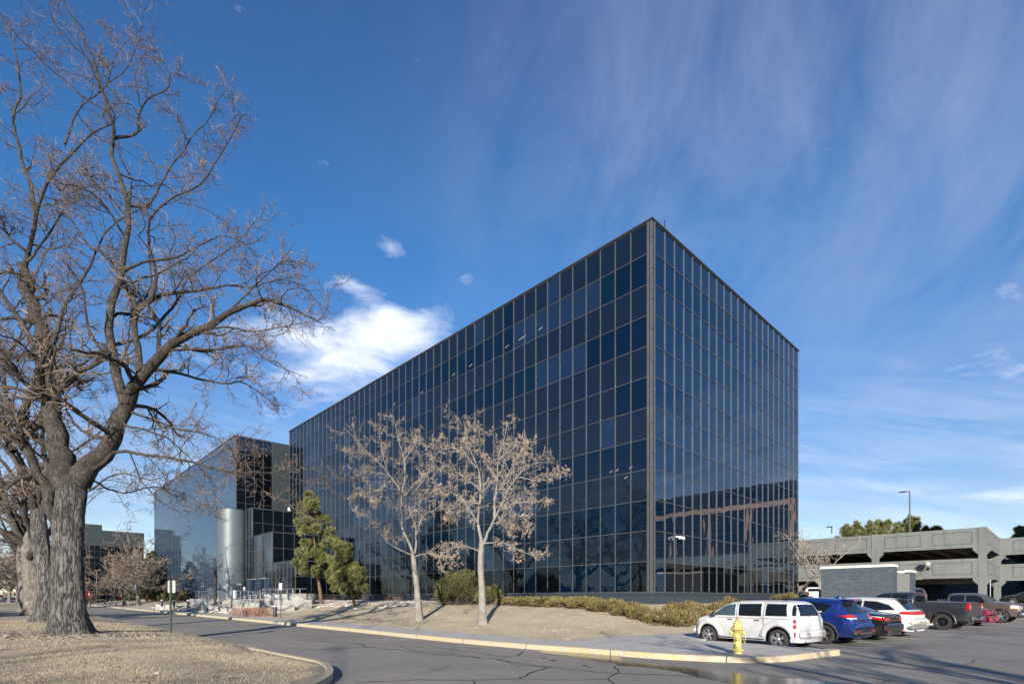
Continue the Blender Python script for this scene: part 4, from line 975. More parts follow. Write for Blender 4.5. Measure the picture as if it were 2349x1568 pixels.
# cut stub on the big tree
# --- its neighbours in the row
def auto_limbs(base, h, spread, rg, fork, n, r0, lean=(0, 0), droop=0):
    out = []; top0 = Vector(base)+Vector((lean[0]*fork, lean[1]*fork, fork))
    for i in range(n):
        a = i*2*math.pi/n+rg.uniform(-.4, .4); el_ = rg.uniform(.35, 1.25) if i else 1.4
        L_ = (h-fork)*rg.uniform(.75, 1.05)/max(.55, math.sin(max(el_, .6)))*.9; pts = [top0-Vector((0, 0, rg.uniform(0, fork*.25)))]
        d = Vector((math.cos(a)*math.cos(el_)*spread, math.sin(a)*math.cos(el_)*spread, math.sin(el_))).normalized()
        p = pts[0].copy()
        for k in range(6):
            d = (d+Vector((rg.normal(0, .22), rg.normal(0, .22), rg.normal(.05-droop, .16)))).normalized(); p = p+d*L_/6; pts.append(p.copy())
        rr_ = r0*(.72 if i == 0 else rg.uniform(.45, .65)); out.append((pts, rr_, .018))
    for pts, rr_, _ in list(out):      # secondary scaffold limbs
        for q in (1, 2, 3):
            a = rg.uniform(0, 6.28); p = pts[q].copy(); d = ((pts[q+1]-pts[q]).normalized()*.5+Vector((math.cos(a)*spread, math.sin(a)*spread, rg.uniform(.1, .7)))).normalized(); L_ = (h-fork)*rg.uniform(.35, .6); pp = [p.copy()]
            for k in range(5): d = (d+Vector((rg.normal(0, .25), rg.normal(0, .25), rg.normal(0.03, .18)))).normalized(); p = p+d*L_/5; pp.append(p.copy())
            out.append((pp, rr_*.5, .014))
    return out
def auto_tree(name, loc, h, spread, fork, r0, label, group=None, seed=0, nl=5, lean=(0, 0), sink=.1, **kw):
    rg = np.random.default_rng(seed); b_ = Vector(loc); b_.z -= sink
    lm = auto_limbs(b_, h, spread, rg, fork, nl, r0, lean)
    tp = [b_]+[b_+Vector((lean[0]*fork*t, lean[1]*fork*t, fork*t)) for t in (.35, .7, 1.0, 1.12, 1.22)]
    return bare_tree(name, b_, lm, tp, [r0*1.1, r0, r0*.94, r0*.80, r0*.45, r0*.08], label, group, seed, **kw)
def on_lawn(px, Y):
    X = (px-512)/F*Y; return Vector((X, Y, gz(X, Y)))
rowg = 'old trees in a row on the lawn'
b2 = on_lawn(45.5, 25.5); T2 = [ (([(90, 1210), (66, 1130), (30, 1050), (-20, 990)]), 25.5, 24.5, .24, .08), ([(84, 1190), (88, 1100), (60, 1010), (20, 930), (10, 850), (40, 780), (75, 700), (70, 640)], 25.5, 26.5, .24, .03),
      ([(96, 1180), (108, 1080), (95, 1000), (120, 930), (170, 850), (160, 760), (200, 690)], 25.5, 27, .22, .02), ([(30, 1035), (0, 980), (-40, 900)], 25, 26, .2, .05),
      ([(110, 1090), (160, 1040), (230, 990), (270, 930), (330, 900)], 25.8, 28, .12, .015), ([(60, 1010), (100, 930), (120, 860), (180, 800)], 26, 27.5, .12, .015), ([(112, 1110), (190, 1130), (270, 1085), (350, 1100), (400, 1075)], 25.9, 28.5, .11, .014), ([(40, 880), (0, 820), (-20, 740)], 26, 25, .1, .02), ([(60, 760), (110, 690), (180, 650), (250, 640)], 26, 28, .09, .012), ([(70, 660), (120, 560), (190, 540)], 26.4, 27.5, .07, .01)]
b2.z -= .1
bare_tree('bare_tree', b2, [limb(p_, y0, y1, r0, r1) for p_, y0, y1, r0, r1 in T2], [b2, wp(108, 1370, 25.5), wp(100, 1290, 25.5), wp(92, 1225, 25.5), wp(89, 1180, 25.5), wp(88, 1150, 25.5)], [.44, .35, .33, .33, .28, .08],
          'forked bare tree with split bark, second in the lawn row', rowg, 11, dens=(8, 6, 6), lf=(.34, .44, .46), rmin=.009, minlen=5)
for i, (px, Y, h, r0, lab) in enumerate([(36.5, 34.5, 17, .50, 'pale trunked bare tree, third in the lawn row'), (28.5, 43.5, 17, .50, 'pale bare tree, fourth in the lawn row beside the dark lamp post'),
                                         (31, 64, 16, .42, 'bare tree far along the lawn row, beyond the lamp post')]):
    auto_tree('bare_tree', on_lawn(px, Y), h, 1.0, 4.6+i*.4, r0, lab, rowg, 20+i, 5, (-.10, 0), bk=BARKG, dens=(6, 6, 6), lf=(.34, .44, .46), rmin=.010+.004*i, sides=18)
# --- the two pale trees in front of the long facade
zz3 = lambda x, y: ((1300+x/1.568)/1.7437, (1600+y/1.568)/1.7437)
def zl3(pts, Y0, Y1, r0, r1): return limb([zz3(*p) for p in pts], Y0, Y1, r0, r1)
YL, YR = 30.9, 26.7
LT = [zl3([(556, 985), (520, 870), (480, 790), (480, 650), (470, 560), (420, 490), (350, 400), (280, 340), (200, 250), (120, 170)], YL, YL-1, .12, .012),
      zl3([(562, 960), (572, 870), (560, 760), (530, 690), (540, 600), (590, 540), (640, 470), (700, 400)], YL, YL+1.5, .10, .012), zl3([(478, 600), (500, 480), (495, 360), (460, 250), (430, 100)], YL, YL+.6, .07, .01),
      zl3([(500, 600), (560, 520), (620, 480), (680, 400), (690, 300)], YL, YL-1.6, .06, .01), zl3([(568, 860), (620, 720), (700, 680), (760, 600)], YL, YL-1, .07, .01), zl3([(548, 965), (440, 920), (370, 860), (300, 750), (180, 690)], YL, YL-1.4, .06, .01),
      zl3([(568, 975), (650, 960), (760, 985), (810, 1020)], YL, YL-.8, .045, .01), zl3([(420, 500), (330, 560), (200, 600), (130, 610)], YL, YL+1.2, .05, .01), zl3([(350, 410), (260, 440), (180, 480)], YL, YL+1.8, .04, .008),
      zl3([(495, 380), (560, 280), (600, 200)], YL, YL+1.6, .04, .008), zl3([(400, 470), (360, 330), (350, 200), (340, 120)], YL-.5, YL-2, .045, .008), zl3([(480, 700), (400, 640), (300, 620), (220, 560)], YL, YL-2.2, .05, .008), zl3([(540, 680), (610, 620), (680, 600), (740, 560)], YL, YL+2.2, .05, .008), zl3([(300, 350), (240, 330), (150, 320)], YL-1, YL, .03, .008)]
RT = [zl3([(982, 900), (960, 760), (970, 640), (975, 520), (950, 400), (900, 280), (870, 130)], YR, YR+.8, .13, .012), zl3([(990, 900), (1050, 770), (1090, 690), (1130, 600), (1200, 480), (1300, 400), (1390, 385)], YR, YR-1.2, .11, .012),
      zl3([(1060, 760), (1065, 620), (1080, 480), (1090, 350), (1130, 220), (1140, 150)], YR, YR+1, .08, .012), zl3([(962, 770), (900, 680), (840, 600), (760, 560), (700, 520)], YR, YR-1.3, .07, .01),
      zl3([(1088, 700), (1200, 640), (1320, 640), (1390, 600)], YR, YR-1, .06, .01), zl3([(968, 945), (880, 910), (820, 920), (740, 960), (700, 1030)], YR, YR-1.3, .05, .01), zl3([(990, 895), (1100, 890), (1200, 930), (1300, 970), (1370, 960)], YR, YR-1.5, .05, .01),
      zl3([(945, 420), (880, 340), (780, 290), (700, 260)], YR, YR-1, .05, .008), zl3([(1080, 500), (1000, 380), (960, 260), (945, 160)], YR, YR-1.8, .05, .008), zl3([(1220, 480), (1320, 500), (1420, 490), (1485, 440)], YR-.8, YR-1.5, .04, .008),
      zl3([(1090, 370), (1180, 300), (1250, 250), (1260, 240)], YR+.5, YR+1.8, .045, .008), zl3([(1130, 600), (1180, 700), (1260, 740), (1290, 820)], YR, YR-.6, .035, .008), zl3([(970, 560), (880, 480), (800, 440), (730, 420)], YR, YR+1.8, .05, .008),
      zl3([(1050, 770), (1110, 760), (1160, 820), (1220, 800)], YR, YR+1, .04, .008), zl3([(975, 650), (900, 640), (820, 690), (760, 740)], YR, YR+1.5, .05, .008), zl3([(1100, 560), (1170, 420), (1220, 330), (1300, 300)], YR, YR+2, .05, .008)]
for nm, lm, YY, tp, tr_, lab, sd_ in (('L', LT, YL, [(590, 1372), (578, 1200), (565, 1080), (552, 970)], [.225, .168, .155, .14], 'left one of the two pale bare lawn trees before the glass facade', 41),
                               ('R', RT, YR, [(990, 1398), (985, 1200), (976, 1020), (984, 880)], [.205, .160, .148, .135], 'right one of the two pale bare lawn trees, nearer the tall evergreen bush', 42)):
    pts = [wp(*zz3(*p), YY) for p in tp]; g0 = gz(pts[0].x, pts[0].y); pts[0].z = min(pts[0].z, g0)-.08
    bare_tree('lawn_tree', pts[0], lm, pts, tr_, lab, 'pair of pale bare lawn trees', sd_, tw=TWIG_T, bk=BARKT, bl=BARKT, dens=(13, 9, 8), lf=(.29, .44, .42), rmin=.0048, flare=1.35, sides=20, minlen=3.2, up=(.04, .02, -.03), zig=.12, pods=.16 if nm == 'L' else .30)
# --- bare trees further off
def far_tree(x, y, Y, h, spread, label, seed, r0=.22, nl=5, lean=(0, 0), fork=None, tw=TWIG_B, zb=None, group=None, dens=(6, 6, 5), rmin=None):
    p = wp(x, y, Y); p.z = gz(p.x, p.y) if zb is None else zb
    return auto_tree('bare_tree', p, h, spread, fork or h*.28, r0, label, group, seed, nl, lean, bk=BARKG, bl=BARKG, tw=tw, dens=dens, lf=(.42, .45, .45), rmin=rmin or Y*.00034, sides=10, zig=.08)
fg = 'bare trees near the far end of the wing'
far_tree(318, 1388, 88, 12.6, 1.2, 'bare tree with pale slanting stem left of the far wing', 51, .28, 6, (-.1, 0), 2.6, group=fg)
far_tree(285, 1380, 98, 10.4, 1.6, 'low spreading bare tree before the dark distant office', 52, .22, 6, group=fg, fork=1.9)
far_tree(297, 1378, 104, 12.5, 1.2, 'darker bare tree behind the spreading ones near the wing', 53, .25, 6, group=fg)
far_tree(345, 1372, 122, 14, .8, 'tall thin bare tree just left of the far wing edge', 54, .16, 4, group=fg, dens=(5, 5, 4))
far_tree(205, 1386, 96, 3.6, 1.5, 'small red twigged tree beside the stop sign', 55, .13, 4, tw=TWIGR, fork=.9)
far_tree(45, 1386, 78, 12, 1.3, 'broad brown bare tree at the far left beyond the lawn', 56, .42, 6, fork=3.2, dens=(7, 6, 6))
far_tree(22, 1380, 110, 10.5, 1.4, 'bare tree behind the parked cars at the far left', 57, .3, 6, fork=2.6)
far_tree(-12, 1380, 92, 11.5, 1.4, 'bare tree at the left edge of the picture beyond the lawn', 58, .3, 6, fork=2.6)
far_tree(75, 1378, 118, 12, 1.3, 'bare tree glimpsed between the big trunks in the distance', 59, .3, 6)
auto_tree('bare_tree', wp(1881, 1378, 51), 7.9, .8, 2.0, .13, 'small pale bare tree between the glass corner and the brick enclosure', None, 61, 5, sink=.3, bk=BARKT, bl=BARKT, tw=TWIG_T, dens=(6, 5, 4), lf=(.36, .4, .4), rmin=.010, sides=10, zig=.1, up=(.06, .05, .04))
# --- trees outside the frame: they throw the long shadows and stand in the mirror glass
og = 'bare trees beside and behind the photographer'
for i, (x, y, h, s_, lab) in enumerate([(-39, 28, 19, 1.1, 'large bare tree mirrored in the glass near the building corner'), (-12, -25, 15, 1.0, 'bare tree behind the camera shading the left lawn'), (2.5, -30, 15, 1.0, 'bare tree well behind the camera on the verge'),
                                        (13, -20, 13, 1.0, 'bare tree behind the camera shading the parking lot'), (20, -20, 15, 1.0, 'bare tree behind the camera to the right'), 
                                        (8.5, -9.5, 11, 1.0, 'bare tree close behind the camera on the right'), (24, -7, 11, 1.0, 'bare tree beyond the lot behind the camera'), (29, -9, 13, 1.0, 'bare tree right of the camera beyond the lot')]):
    auto_tree('bare_tree', Vector((x, y, gz(x, y))), h, s_, 4.0, .4, lab, og, 70+i, 5, bk=BARKG, bl=BARKG, dens=(6, 6, 4), lf=(.36, .42, .42), rmin=.015, sides=10)
for i, (u, v, h) in enumerate([(128, 21, 11), (140, 25, 13), (118, 27, 10), (155, 31, 13), (74, 38, 13)]):
    q = P(u, v); auto_tree('bare_tree', Vector((q.x, q.y, .5)), h, 1.1, 4.0, .4, ['bare tree mirrored in the far wing glass', 'tall bare tree mirrored in the wing beside the round tower', 'bare tree mirrored low in the wing glass', 'bare tree mirrored at the far end of the wing', 'bare tree mirrored in the entrance pavilion'][i], 'bare trees across the drive', 90+i, 5, bk=BARKG, bl=BARKG, dens=(6, 6, 4), lf=(.36, .42, .42), rmin=.028, sides=8)

# --- pines
def pine(name, base, h, rad, label, seed, lean=(0, 0), nd=520, mat=PINEM, bare=.22, tuft=.34, group=None, tiers=None, r0=.2, ntri=26, shape=None, br=1.0, nbr=46, irr=.7):
    rg = np.random.default_rng(seed); root = empty(name, base, label=label, cat='tree', group=group)
    zs = np.linspace(-.25, h*.97, 9); tp = [(lean[0]*z+.05*math.sin(z*1.3), lean[1]*z, z) for z in zs]
    mb = MB(); q, r = resample([Vector(p) for p in tp], r0, .03, 20, .9); addt(mb, q[None], r[None], 10); mb.build('trunk', BARKP, root, True)
    shp = shape or (lambda t: (1-t)**.75*.95+.12)
    nb = nbr; Q = []; Rr = []; ends = []
    for i in range(nb):
        t = bare+(1-bare)*((i+.5)/nb)**1.0*.97; a = i*2.399+rg.uniform(-.4, .4); Lb = rad*shp((t-bare)/(1-bare))*rg.uniform(irr, 1.12); z = t*h
        el_ = math.radians(rg.uniform(-22, 12)+38*((t-bare)/(1-bare))**1.5); p = np.array([lean[0]*z+.05*math.sin(z*1.3), lean[1]*z, z]); pts = [p]; d = np.array([math.cos(a)*math.cos(el_), math.sin(a)*math.cos(el_), math.sin(el_)])
        for k in range(6): d = d+rg.normal(0, .13, 3)+np.array([0, 0, .05]); d /= np.linalg.norm(d); p = p+d*Lb/6; pts.append(p)
        Q.append(np.array(pts)); Rr.append(np.linspace(.055, .014, 7)*(.5+.5*Lb/rad))
    Q = np.array(Q); Rr = np.array(Rr); mb = MB(); addt(mb, Q, Rr, 5)
    Q1, R1, L1 = spawn(Q, Rr, rg, 6, .3, 1.0, .42, 48, 5, .2, .05, .6, .5, .008); addt(mb, Q1, R1, 4)
    Q2, R2, L2 = spawn(Q1, R1, rg, 3, .3, 1.0, .5, 45, 4, .2, .1, .6, .5, .006); addt(mb, Q2, R2, 3); mb.build('limbs', BARKB, root, True)
    ends = np.concatenate([Q[:, -1], Q1[:, -1], Q1[:, -2], Q2[:, -1], Q2[:, -2]]); dirs = nrmz(np.concatenate([Q[:, -1]-Q[:, -2], Q1[:, -1]-Q1[:, -2], Q1[:, -1]-Q1[:, -2], Q2[:, -1]-Q2[:, -2], Q2[:, -1]-Q2[:, -2]]))
    n = len(ends); m_ = ntri
    c = np.repeat(ends, m_, 0); dd = np.repeat(dirs, m_, 0)
    nd_ = nrmz(dd*.55+rg.normal(size=c.shape)*.75+np.array([0, 0, .30])); L_ = tuft*rg.uniform(.55, 1.1, len(c))[:, None]*br
    c = c+nrmz(rg.normal(size=c.shape))*rg.uniform(0, .12, (len(c), 1))*tuft/.34
    sd_ = nrmz(np.cross(nd_, rg.normal(size=c.shape)))*tuft*.042
    V = np.stack([c-sd_*.5, c+sd_*.5, c+nd_*L_*.7+sd_, c+nd_*L_, c+nd_*L_*.7-sd_], 1).reshape(-1, 3)
    mb = MB(); mb.add(V, np.arange(len(V)).reshape(-1, 5)); mb.build('crown', mat, root)
    return root
def pz(x, y, Y): p = wp(x, y, Y); return Vector((p.x, p.y, gz(p.x, p.y)))
p1 = pz(737, 1378, 51.5); pine('pine_tree', p1, 10.9, 2.5, 'tall green pine in front of the entrance pavilion', 101, (-.115, 0), bare=.25, tuft=.42, r0=.21, shape=lambda t: (.75+1.1*t if t < .22 else (1-(t-.22)/.78)**.75*.9+.10), ntri=36, nbr=33, irr=.38)
p2 = pz(813, 1386, 47); pine('pine_tree', p2, 5.3, 1.5, 'small leaning pine to the right of the tall green pine', 102, (-.24, 0), bare=.24, tuft=.40, r0=.13, shape=lambda t: 1.0-.6*t*t, ntri=36, nbr=24, irr=.40)
for i, (x, y, Y, h, r_, lab) in enumerate([(1965, 1290, 84, 11.2, 3.4, 'left pine crown showing above the garage roof'), (2015, 1290, 92, 13.0, 4.2, 'rounded pine crown left of the roof lamp post above the garage'), (2080, 1290, 96, 14.2, 3.8, 'tallest pine crown at the lamp post above the garage'), (2130, 1290, 98, 13.0, 3.0, 'low pine crown right of the lamp post above the garage'), (1908, 1290, 90, 9.6, 2.8, 'small pine crown above the garage near the glass corner'), (2352, 1300, 100, 13.5, 3.0, 'dark pine at the right picture edge above the garage')]):
    q = wp(x, y, Y); pine('pine_tree', Vector((q.x, q.y, .9)), h, r_, lab, 110+i, bare=.25, tuft=.62, r0=.3, shape=lambda t: (1-t**2.2)**.5*.95+.1, ntri=30, group='pines behind the parking garage')
for i, (x, Y, h, r_, lab) in enumerate([(349, 112, 10.5, 2.6, 'dark pine tight against the far end of the wing'), (337, 106, 8, 2.3, 'low dark pine behind the bare trees by the wing')]):
    q = wp(x, 1378, Y); pine('pine_tree', Vector((q.x, q.y, .8)), h, r_, lab, 120+i, bare=.12, tuft=.5, r0=.25, mat=PINED, ntri=12, group='dark pines at the far end of the wing')
q = P(22, 44); pine('pine_tree', Vector((q.x, q.y, .4)), 13, 4.0, 'broad pine mirrored in the long facade', 131, bare=.18, tuft=.5, mat=PINED, ntri=12)
q = P(14, 47); pine('pine_tree', Vector((q.x, q.y, .4)), 10, 3.4, 'second pine mirrored low in the long facade', 132, bare=.18, tuft=.5, mat=PINED, ntri=12)

# --- shrubs
def shrub(name, loc, rx, ry, rz, label, seed, mat=JUNI, n=5200, rot=0, clumps=34, group=None, leaf=.10, lw=.030, stems=True, upb=.9, cat='shrub', flat_=.55):
    rg = np.random.default_rng(seed); root = empty(name, loc, rot, label, cat, group)
    a = rg.uniform(0, 2*math.pi, clumps); e = np.arcsin(rg.uniform(.0, 1, clumps)); rad = rg.uniform(.55, 1.0, clumps)
    cc = np.stack([np.cos(a)*np.cos(e)*rx*rad, np.sin(a)*np.cos(e)*ry*rad, np.sin(e)*rz*flat_*rad+rz*.30], 1)
    k = rg.integers(0, clumps, n); s_ = np.array([rx, ry, rz])*.24; off = rg.normal(size=(n, 3)); off = nrmz(off)*rg.uniform(.4, 1.15, (n, 1)); c = cc[k]+off*s_; c[:, 2] = np.abs(c[:, 2])
    out = nrmz(c/np.array([rx, ry, rz])+off*.6); d = nrmz(out+rg.normal(size=(n, 3))*.45+np.array([0, 0, upb*.6])); L_ = leaf*rg.uniform(.6, 1.5, n)[:, None]
    sd_ = nrmz(np.cross(d, rg.normal(size=(n, 3))))*lw
    V = np.stack([c-sd_*.4, c+sd_*.4, c+d*L_*.6+sd_, c+d*L_, c+d*L_*.6-sd_], 1).reshape(-1, 3)
    mb = MB(); mb.add(V, np.arange(5*n).reshape(-1, 5)); mb.build('foliage', mat, root)
    if stems:
        m_ = 46; aa = rg.uniform(0, 6.28, m_); pts = []
        st = np.stack([np.cos(aa)*rx*.35, np.sin(aa)*ry*.35, np.full(m_, .0)], 1); en = np.stack([np.cos(aa+rg.normal(0, .3, m_))*rx*.95, np.sin(aa+rg.normal(0, .3, m_))*ry*.95, rg.uniform(.05, .55, m_)*rz], 1)
        Q = np.stack([st+(en-st)*t+rg.normal(0, .035, (m_, 3))*(t > 0) for t in np.linspace(0, 1, 5)], 1); mb = MB(); addt(mb, Q, np.repeat(np.linspace(.022, .008, 5)[None], m_, 0), 4); mb.build('stems', TWIGB, root)
    return root
def at_shrub(x, y, v=None, Y=None):
    a = (x/2.294-512)/F; Yv = Y if Y else (29.04-v)/(.7248*a+.689); X = a*Yv; return Vector((X, Yv, gz(X, Yv)-.04))
bigb = at_shrub(1052, 1385, v=4.6)
shrub('evergreen_bush', bigb, 2.15, 1.6, 2.25, 'tall rounded olive evergreen bush between the two pale trees', 201, JUNID, 24000, math.radians(133), 70, leaf=.17, lw=.022, flat_=.72)
shrub('evergreen_bush', at_shrub(1125, 1384, v=4.2), .95, .9, 1.25, 'smaller olive bush leaning on the tall rounded one', 202, JUNID, 5200, 0, 26, leaf=.14, lw=.032, flat_=.72)
rowx = [(1170, 1386, 4.2, .62), (1213, 1388, 4.3, .72), (1258, 1389, 4.4, .76), (1303, 1391, 4.6, .74), (1348, 1393, 4.8, .80), (1393, 1396, 5.0, .84), (1438, 1399, 5.3, .80), (1482, 1402, 5.5, .78)]
words = ['next to the olive bushes', 'second from the olive bushes', 'third from the olive bushes', 'fourth from the olive bushes', 'middle of the row, right of the pale trees', 'three short of the building corner', 'two short of the building corner', 'just short of the building corner']
for i, (x, y, v, hh) in enumerate(rowx):
    shrub('juniper_shrub', at_shrub(x, y, v=v), 1.25, .95, hh*.84, 'golden green spreading juniper, '+words[i], 210+i, JUNI, 9500, math.radians(133+i*17), 34, 'juniper hedge along the facade', .095, .014)
for i, (x, Y, hh, rx_, wd) in enumerate([(1528, 25.6, .74, 1.15, 'at the building corner'), (1562, 26.0, .72, 1.1, 'right of the building corner'), (1600, 27.0, .72, 1.1, 'behind the front of the white wagon'), (1640, 28.5, .80, 1.1, 'above the bonnet of the white wagon'), (1678, 30.4, .92, 1.0, 'tallest mound above the white wagon windscreen'), (1565, 28.6, .74, 1.2, 'against the wall right of the corner'), (1800, 43.0, .85, 1.0, 'small mound above the blue car roof'), (1835, 44.5, .65, .9, 'low mound at the far end of the right facade')]):
    shrub('juniper_shrub', at_shrub(x, 1400, Y=Y), rx_, .95, hh, 'golden green spreading juniper '+wd, 230+i, JUNI, 8500, i*.7, 32, 'juniper hedge along the facade', .095, .014)
for i, (x, Y, hh, rx_, lab) in enumerate([(418, 96, 1.7, 3.2, 'broad olive juniper mound at the foot of the wing near the steps'), (388, 101, 1.9, 2.6, 'olive juniper mound left of the broad one at the wing'), (365, 110, 1.6, 2.4, 'olive juniper mound at the far end of the wing'), (345, 120, 1.3, 2.6, 'distant trimmed hedge left of the wing'), (262, 138, 1.1, 4.5, 'distant hedge in front of the dark office'), (232, 142, 1.1, 3.5, 'distant hedge left of the red car'), (300, 135, 1.1, 3.5, 'distant hedge right of the red car')]):
    shrub('juniper_shrub', at_shrub(x, 1380, Y=Y), rx_, 1.6, hh, lab, 250+i, JUNID, 3800, math.radians(130), 30, 'shrubs by the far wing', .22, .06)
q = at_shrub(583, 1400, v=13.9)
def twig_shrub(name, loc, n, r_, h, mat, label, seed, rad=.007, group=None):
    rg = np.random.default_rng(seed); root = empty(name, loc, label=label, cat='shrub', group=group); a = rg.uniform(0, 6.28, n); t = rg.uniform(.1, 1, n)
    st = np.stack([np.cos(a)*r_*t*.8, np.sin(a)*r_*t*.45, np.full(n, -.05)], 1); d = np.stack([np.cos(a)*t*.45, np.sin(a)*t*.45, np.ones(n)], 1)+rg.normal(0, .18, (n, 3)); d = nrmz(d)
    Q = np.stack([st+d*h*k*rg.uniform(.8, 1, (n, 1))+rg.normal(0, .02, (n, 3)) for k in (0, .33, .66, 1.)], 1); mb = MB(); addt(mb, Q, np.repeat(np.array([[1, .8, .6, .4]])*rad, n, 0), 3)
    Q1, R1, _ = spawn(Q, np.repeat(np.array([[1, .8, .6, .4]])*rad, n, 0), rg, 4, .3, 1, .4, 35, 4, .15, .15, .7, .5, rad*.4); addt(mb, Q1, R1, 3); mb.build('twigs', mat, root); return root
twig_shrub('twig_shrub', at_shrub(565, 1400, v=14.3), 190, 1.6, .85, TWIGR, 'red twigged shrub in front of the entrance ramp, left half', 301, .012, 'red twigged shrubs')
twig_shrub('twig_shrub', at_shrub(596, 1400, v=14.2), 170, 1.5, .80, TWIGR, 'red twigged shrub in front of the entrance ramp, right half', 302, .012, 'red twigged shrubs')
for i, x in enumerate([752, 775, 800, 838, 858, 884, 910]):
    twig_shrub('twig_shrub', at_shrub(x, 1385, v=1.6), 22, .5, .75, TWIGR, 'thin dry perennial stems at the wall, '+['beside the tall pine', 'between the two pines', 'behind the small pine', 'right of the small pine', 'halfway from the pines to the left pale tree', 'left of the left pale tree', 'behind the left pale tree'][i], 310+i, .008, 'dry stems along the brick base')
# rocks: bed along the wall and cobbles round the big trunk
def rocks(name, pts, size, mat, seed, sq=.55):
    rg = np.random.default_rng(seed); n = len(pts)
    ico = np.array([(0, 0, 1), (.894, 0, .447), (.276, .851, .447), (-.724, .526, .447), (-.724, -.526, .447), (.276, -.851, .447), (.724, .526, -.447), (-.276, .851, -.447), (-.894, 0, -.447), (-.276, -.851, -.447), (.724, -.526, -.447), (0, 0, -1)])
    fi = np.array([(0,1,2),(0,2,3),(0,3,4),(0,4,5),(0,5,1),(1,6,2),(2,7,3),(3,8,4),(4,9,5),(5,10,1),(6,7,2),(7,8,3),(8,9,4),(9,10,5),(10,6,1),(6,11,7),(7,11,8),(8,11,9),(9,11,10),(10,11,6)])
    s_ = size*rg.uniform(.45, 1.3, (n, 1, 1))*np.stack([rg.uniform(.8, 1.4, n), rg.uniform(.7, 1.1, n), np.full(n, sq)], 1)[:, None]; V = ico[None]*s_*(1+rg.normal(0, .12, (n, 12, 1)))
    a = rg.uniform(0, 6.28, n); c_, s2_ = np.cos(a)[:, None], np.sin(a)[:, None]; V = np.stack([V[..., 0]*c_-V[..., 1]*s2_, V[..., 0]*s2_+V[..., 1]*c_, V[..., 2]], -1)+np.array(pts)[:, None]
    return MB().add(V.reshape(-1, 3), (fi[None]+np.arange(n)[:, None, None]*12).reshape(-1, 3)).build(name, mat, smooth=False, kind='stuff')
rg_ = np.random.default_rng(77); pts = []
def vfar(u): return 13.8-max(0, (38-u))*.62 if u < 38 else 13.8
while len(pts) < 5200:
    u = rg_.uniform(12, 44); v = rg_.uniform(.4, 14.2)
    if v > vfar(u)+.5*math.sin(u*1.9) or v < .4 or u < 13: continue
    if 29.4 < u and 8.5 < v < 13.4: continue
    q = P(u, v); pts.append((q.x, q.y, gz(q.x, q.y)+.02))
rocks('rock_mulch', pts, .17, ROCKM, 5)
pts = []
while len(pts) < 900:
    u = rg_.uniform(49.9, 58); v = rg_.uniform(11.5, 14.4) if u < 54 else rg_.uniform(12.6, 14.4); q = P(u, v); pts.append((q.x, q.y, .95-(v-11.4)*.25+.02))
for k in range(260): u = rg_.uniform(44.9, 45.2); 
for k in range(500): u, v = rg_.uniform(58, 74), rg_.uniform(6, 14); q = P(u, v); pts.append((q.x, q.y, gz(q.x, q.y)+.02))
for k in range(420): u, v = rg_.uniform(42.8, 45.0), rg_.uniform(13.4, 14.5); q = P(u, v); pts.append((q.x, q.y, gz(q.x, q.y)+.02))
rocks('rock_mulch', pts, .15, ROCKM, 6)
mb = MB(); mb.add([tuple(P(u, v, .95-(v-11.4)*.25)) for u, v in ((49.9, 11.4), (58, 11.4), (58, 14.5), (49.9, 14.5))], np.array([(0, 1, 2, 3)])); mb.build('gravel', GRAVEL, kind='structure')
us = np.linspace(12.5, 44, 60); mb = MB(); V = []
for u in us:
    vm = vfar(u)+.4*math.sin(u*1.9)
    for t in np.linspace(0, 1, 12): q = P(u, .3+(max(vm, .6)-.3)*t); V.append((q.x, q.y, gz(q.x, q.y)+.012))
mb.add(V, np.array([(i*12+j, (i+1)*12+j, (i+1)*12+j+1, i*12+j+1) for i in range(59) for j in range(11)])); mb.build('gravel', GRAVEL, smooth=True, kind='structure')
pts = []
while len(pts) < 520:
    a = rg_.uniform(0, 6.28); r_ = abs(rg_.normal(.75, .42))+.35; x, y = b0.x+math.cos(a)*r_*1.55-.15, b0.y+math.sin(a)*r_*.9-.15
    if (x-b0.x)**2+(y-b0.y)**2 > .4: pts.append((x, y, gz(x, y)+.015))
rocks('cobbles', pts, .058, ROCKD, 8)
# litter: twigs and dead leaves on the near turf
mb = MB()
for k in range(46):
    x, y = rg_.uniform(-11, -3.9), rg_.uniform(7.5, 14)
    if BL.ray_cast(Vector((x, y, 20)), Vector((0, 0, -1)))[0] is None: continue
    z = gz(x, y)+.03; a = rg_.uniform(0, 6.28); L_ = rg_.uniform(.08, .35)
    mb.tube([(x, y, z), (x+math.cos(a)*L_*.5, y+math.sin(a)*L_*.5, z+.015), (x+math.cos(a+.4)*L_, y+math.sin(a+.4)*L_, z)], .006, 4)
mb.build('fallen_twigs', TWIGB, kind='stuff')
pts = [(x, y, gz(x, y)+.03) for x, y in zip(rg_.uniform(-12, -3.9, 260), rg_.uniform(7, 15, 260)) if BL.ray_cast(Vector((x, y, 20)), Vector((0, 0, -1)))[0] is not None]
rocks('dead_leaves', pts, .022, POD, 9, .3)
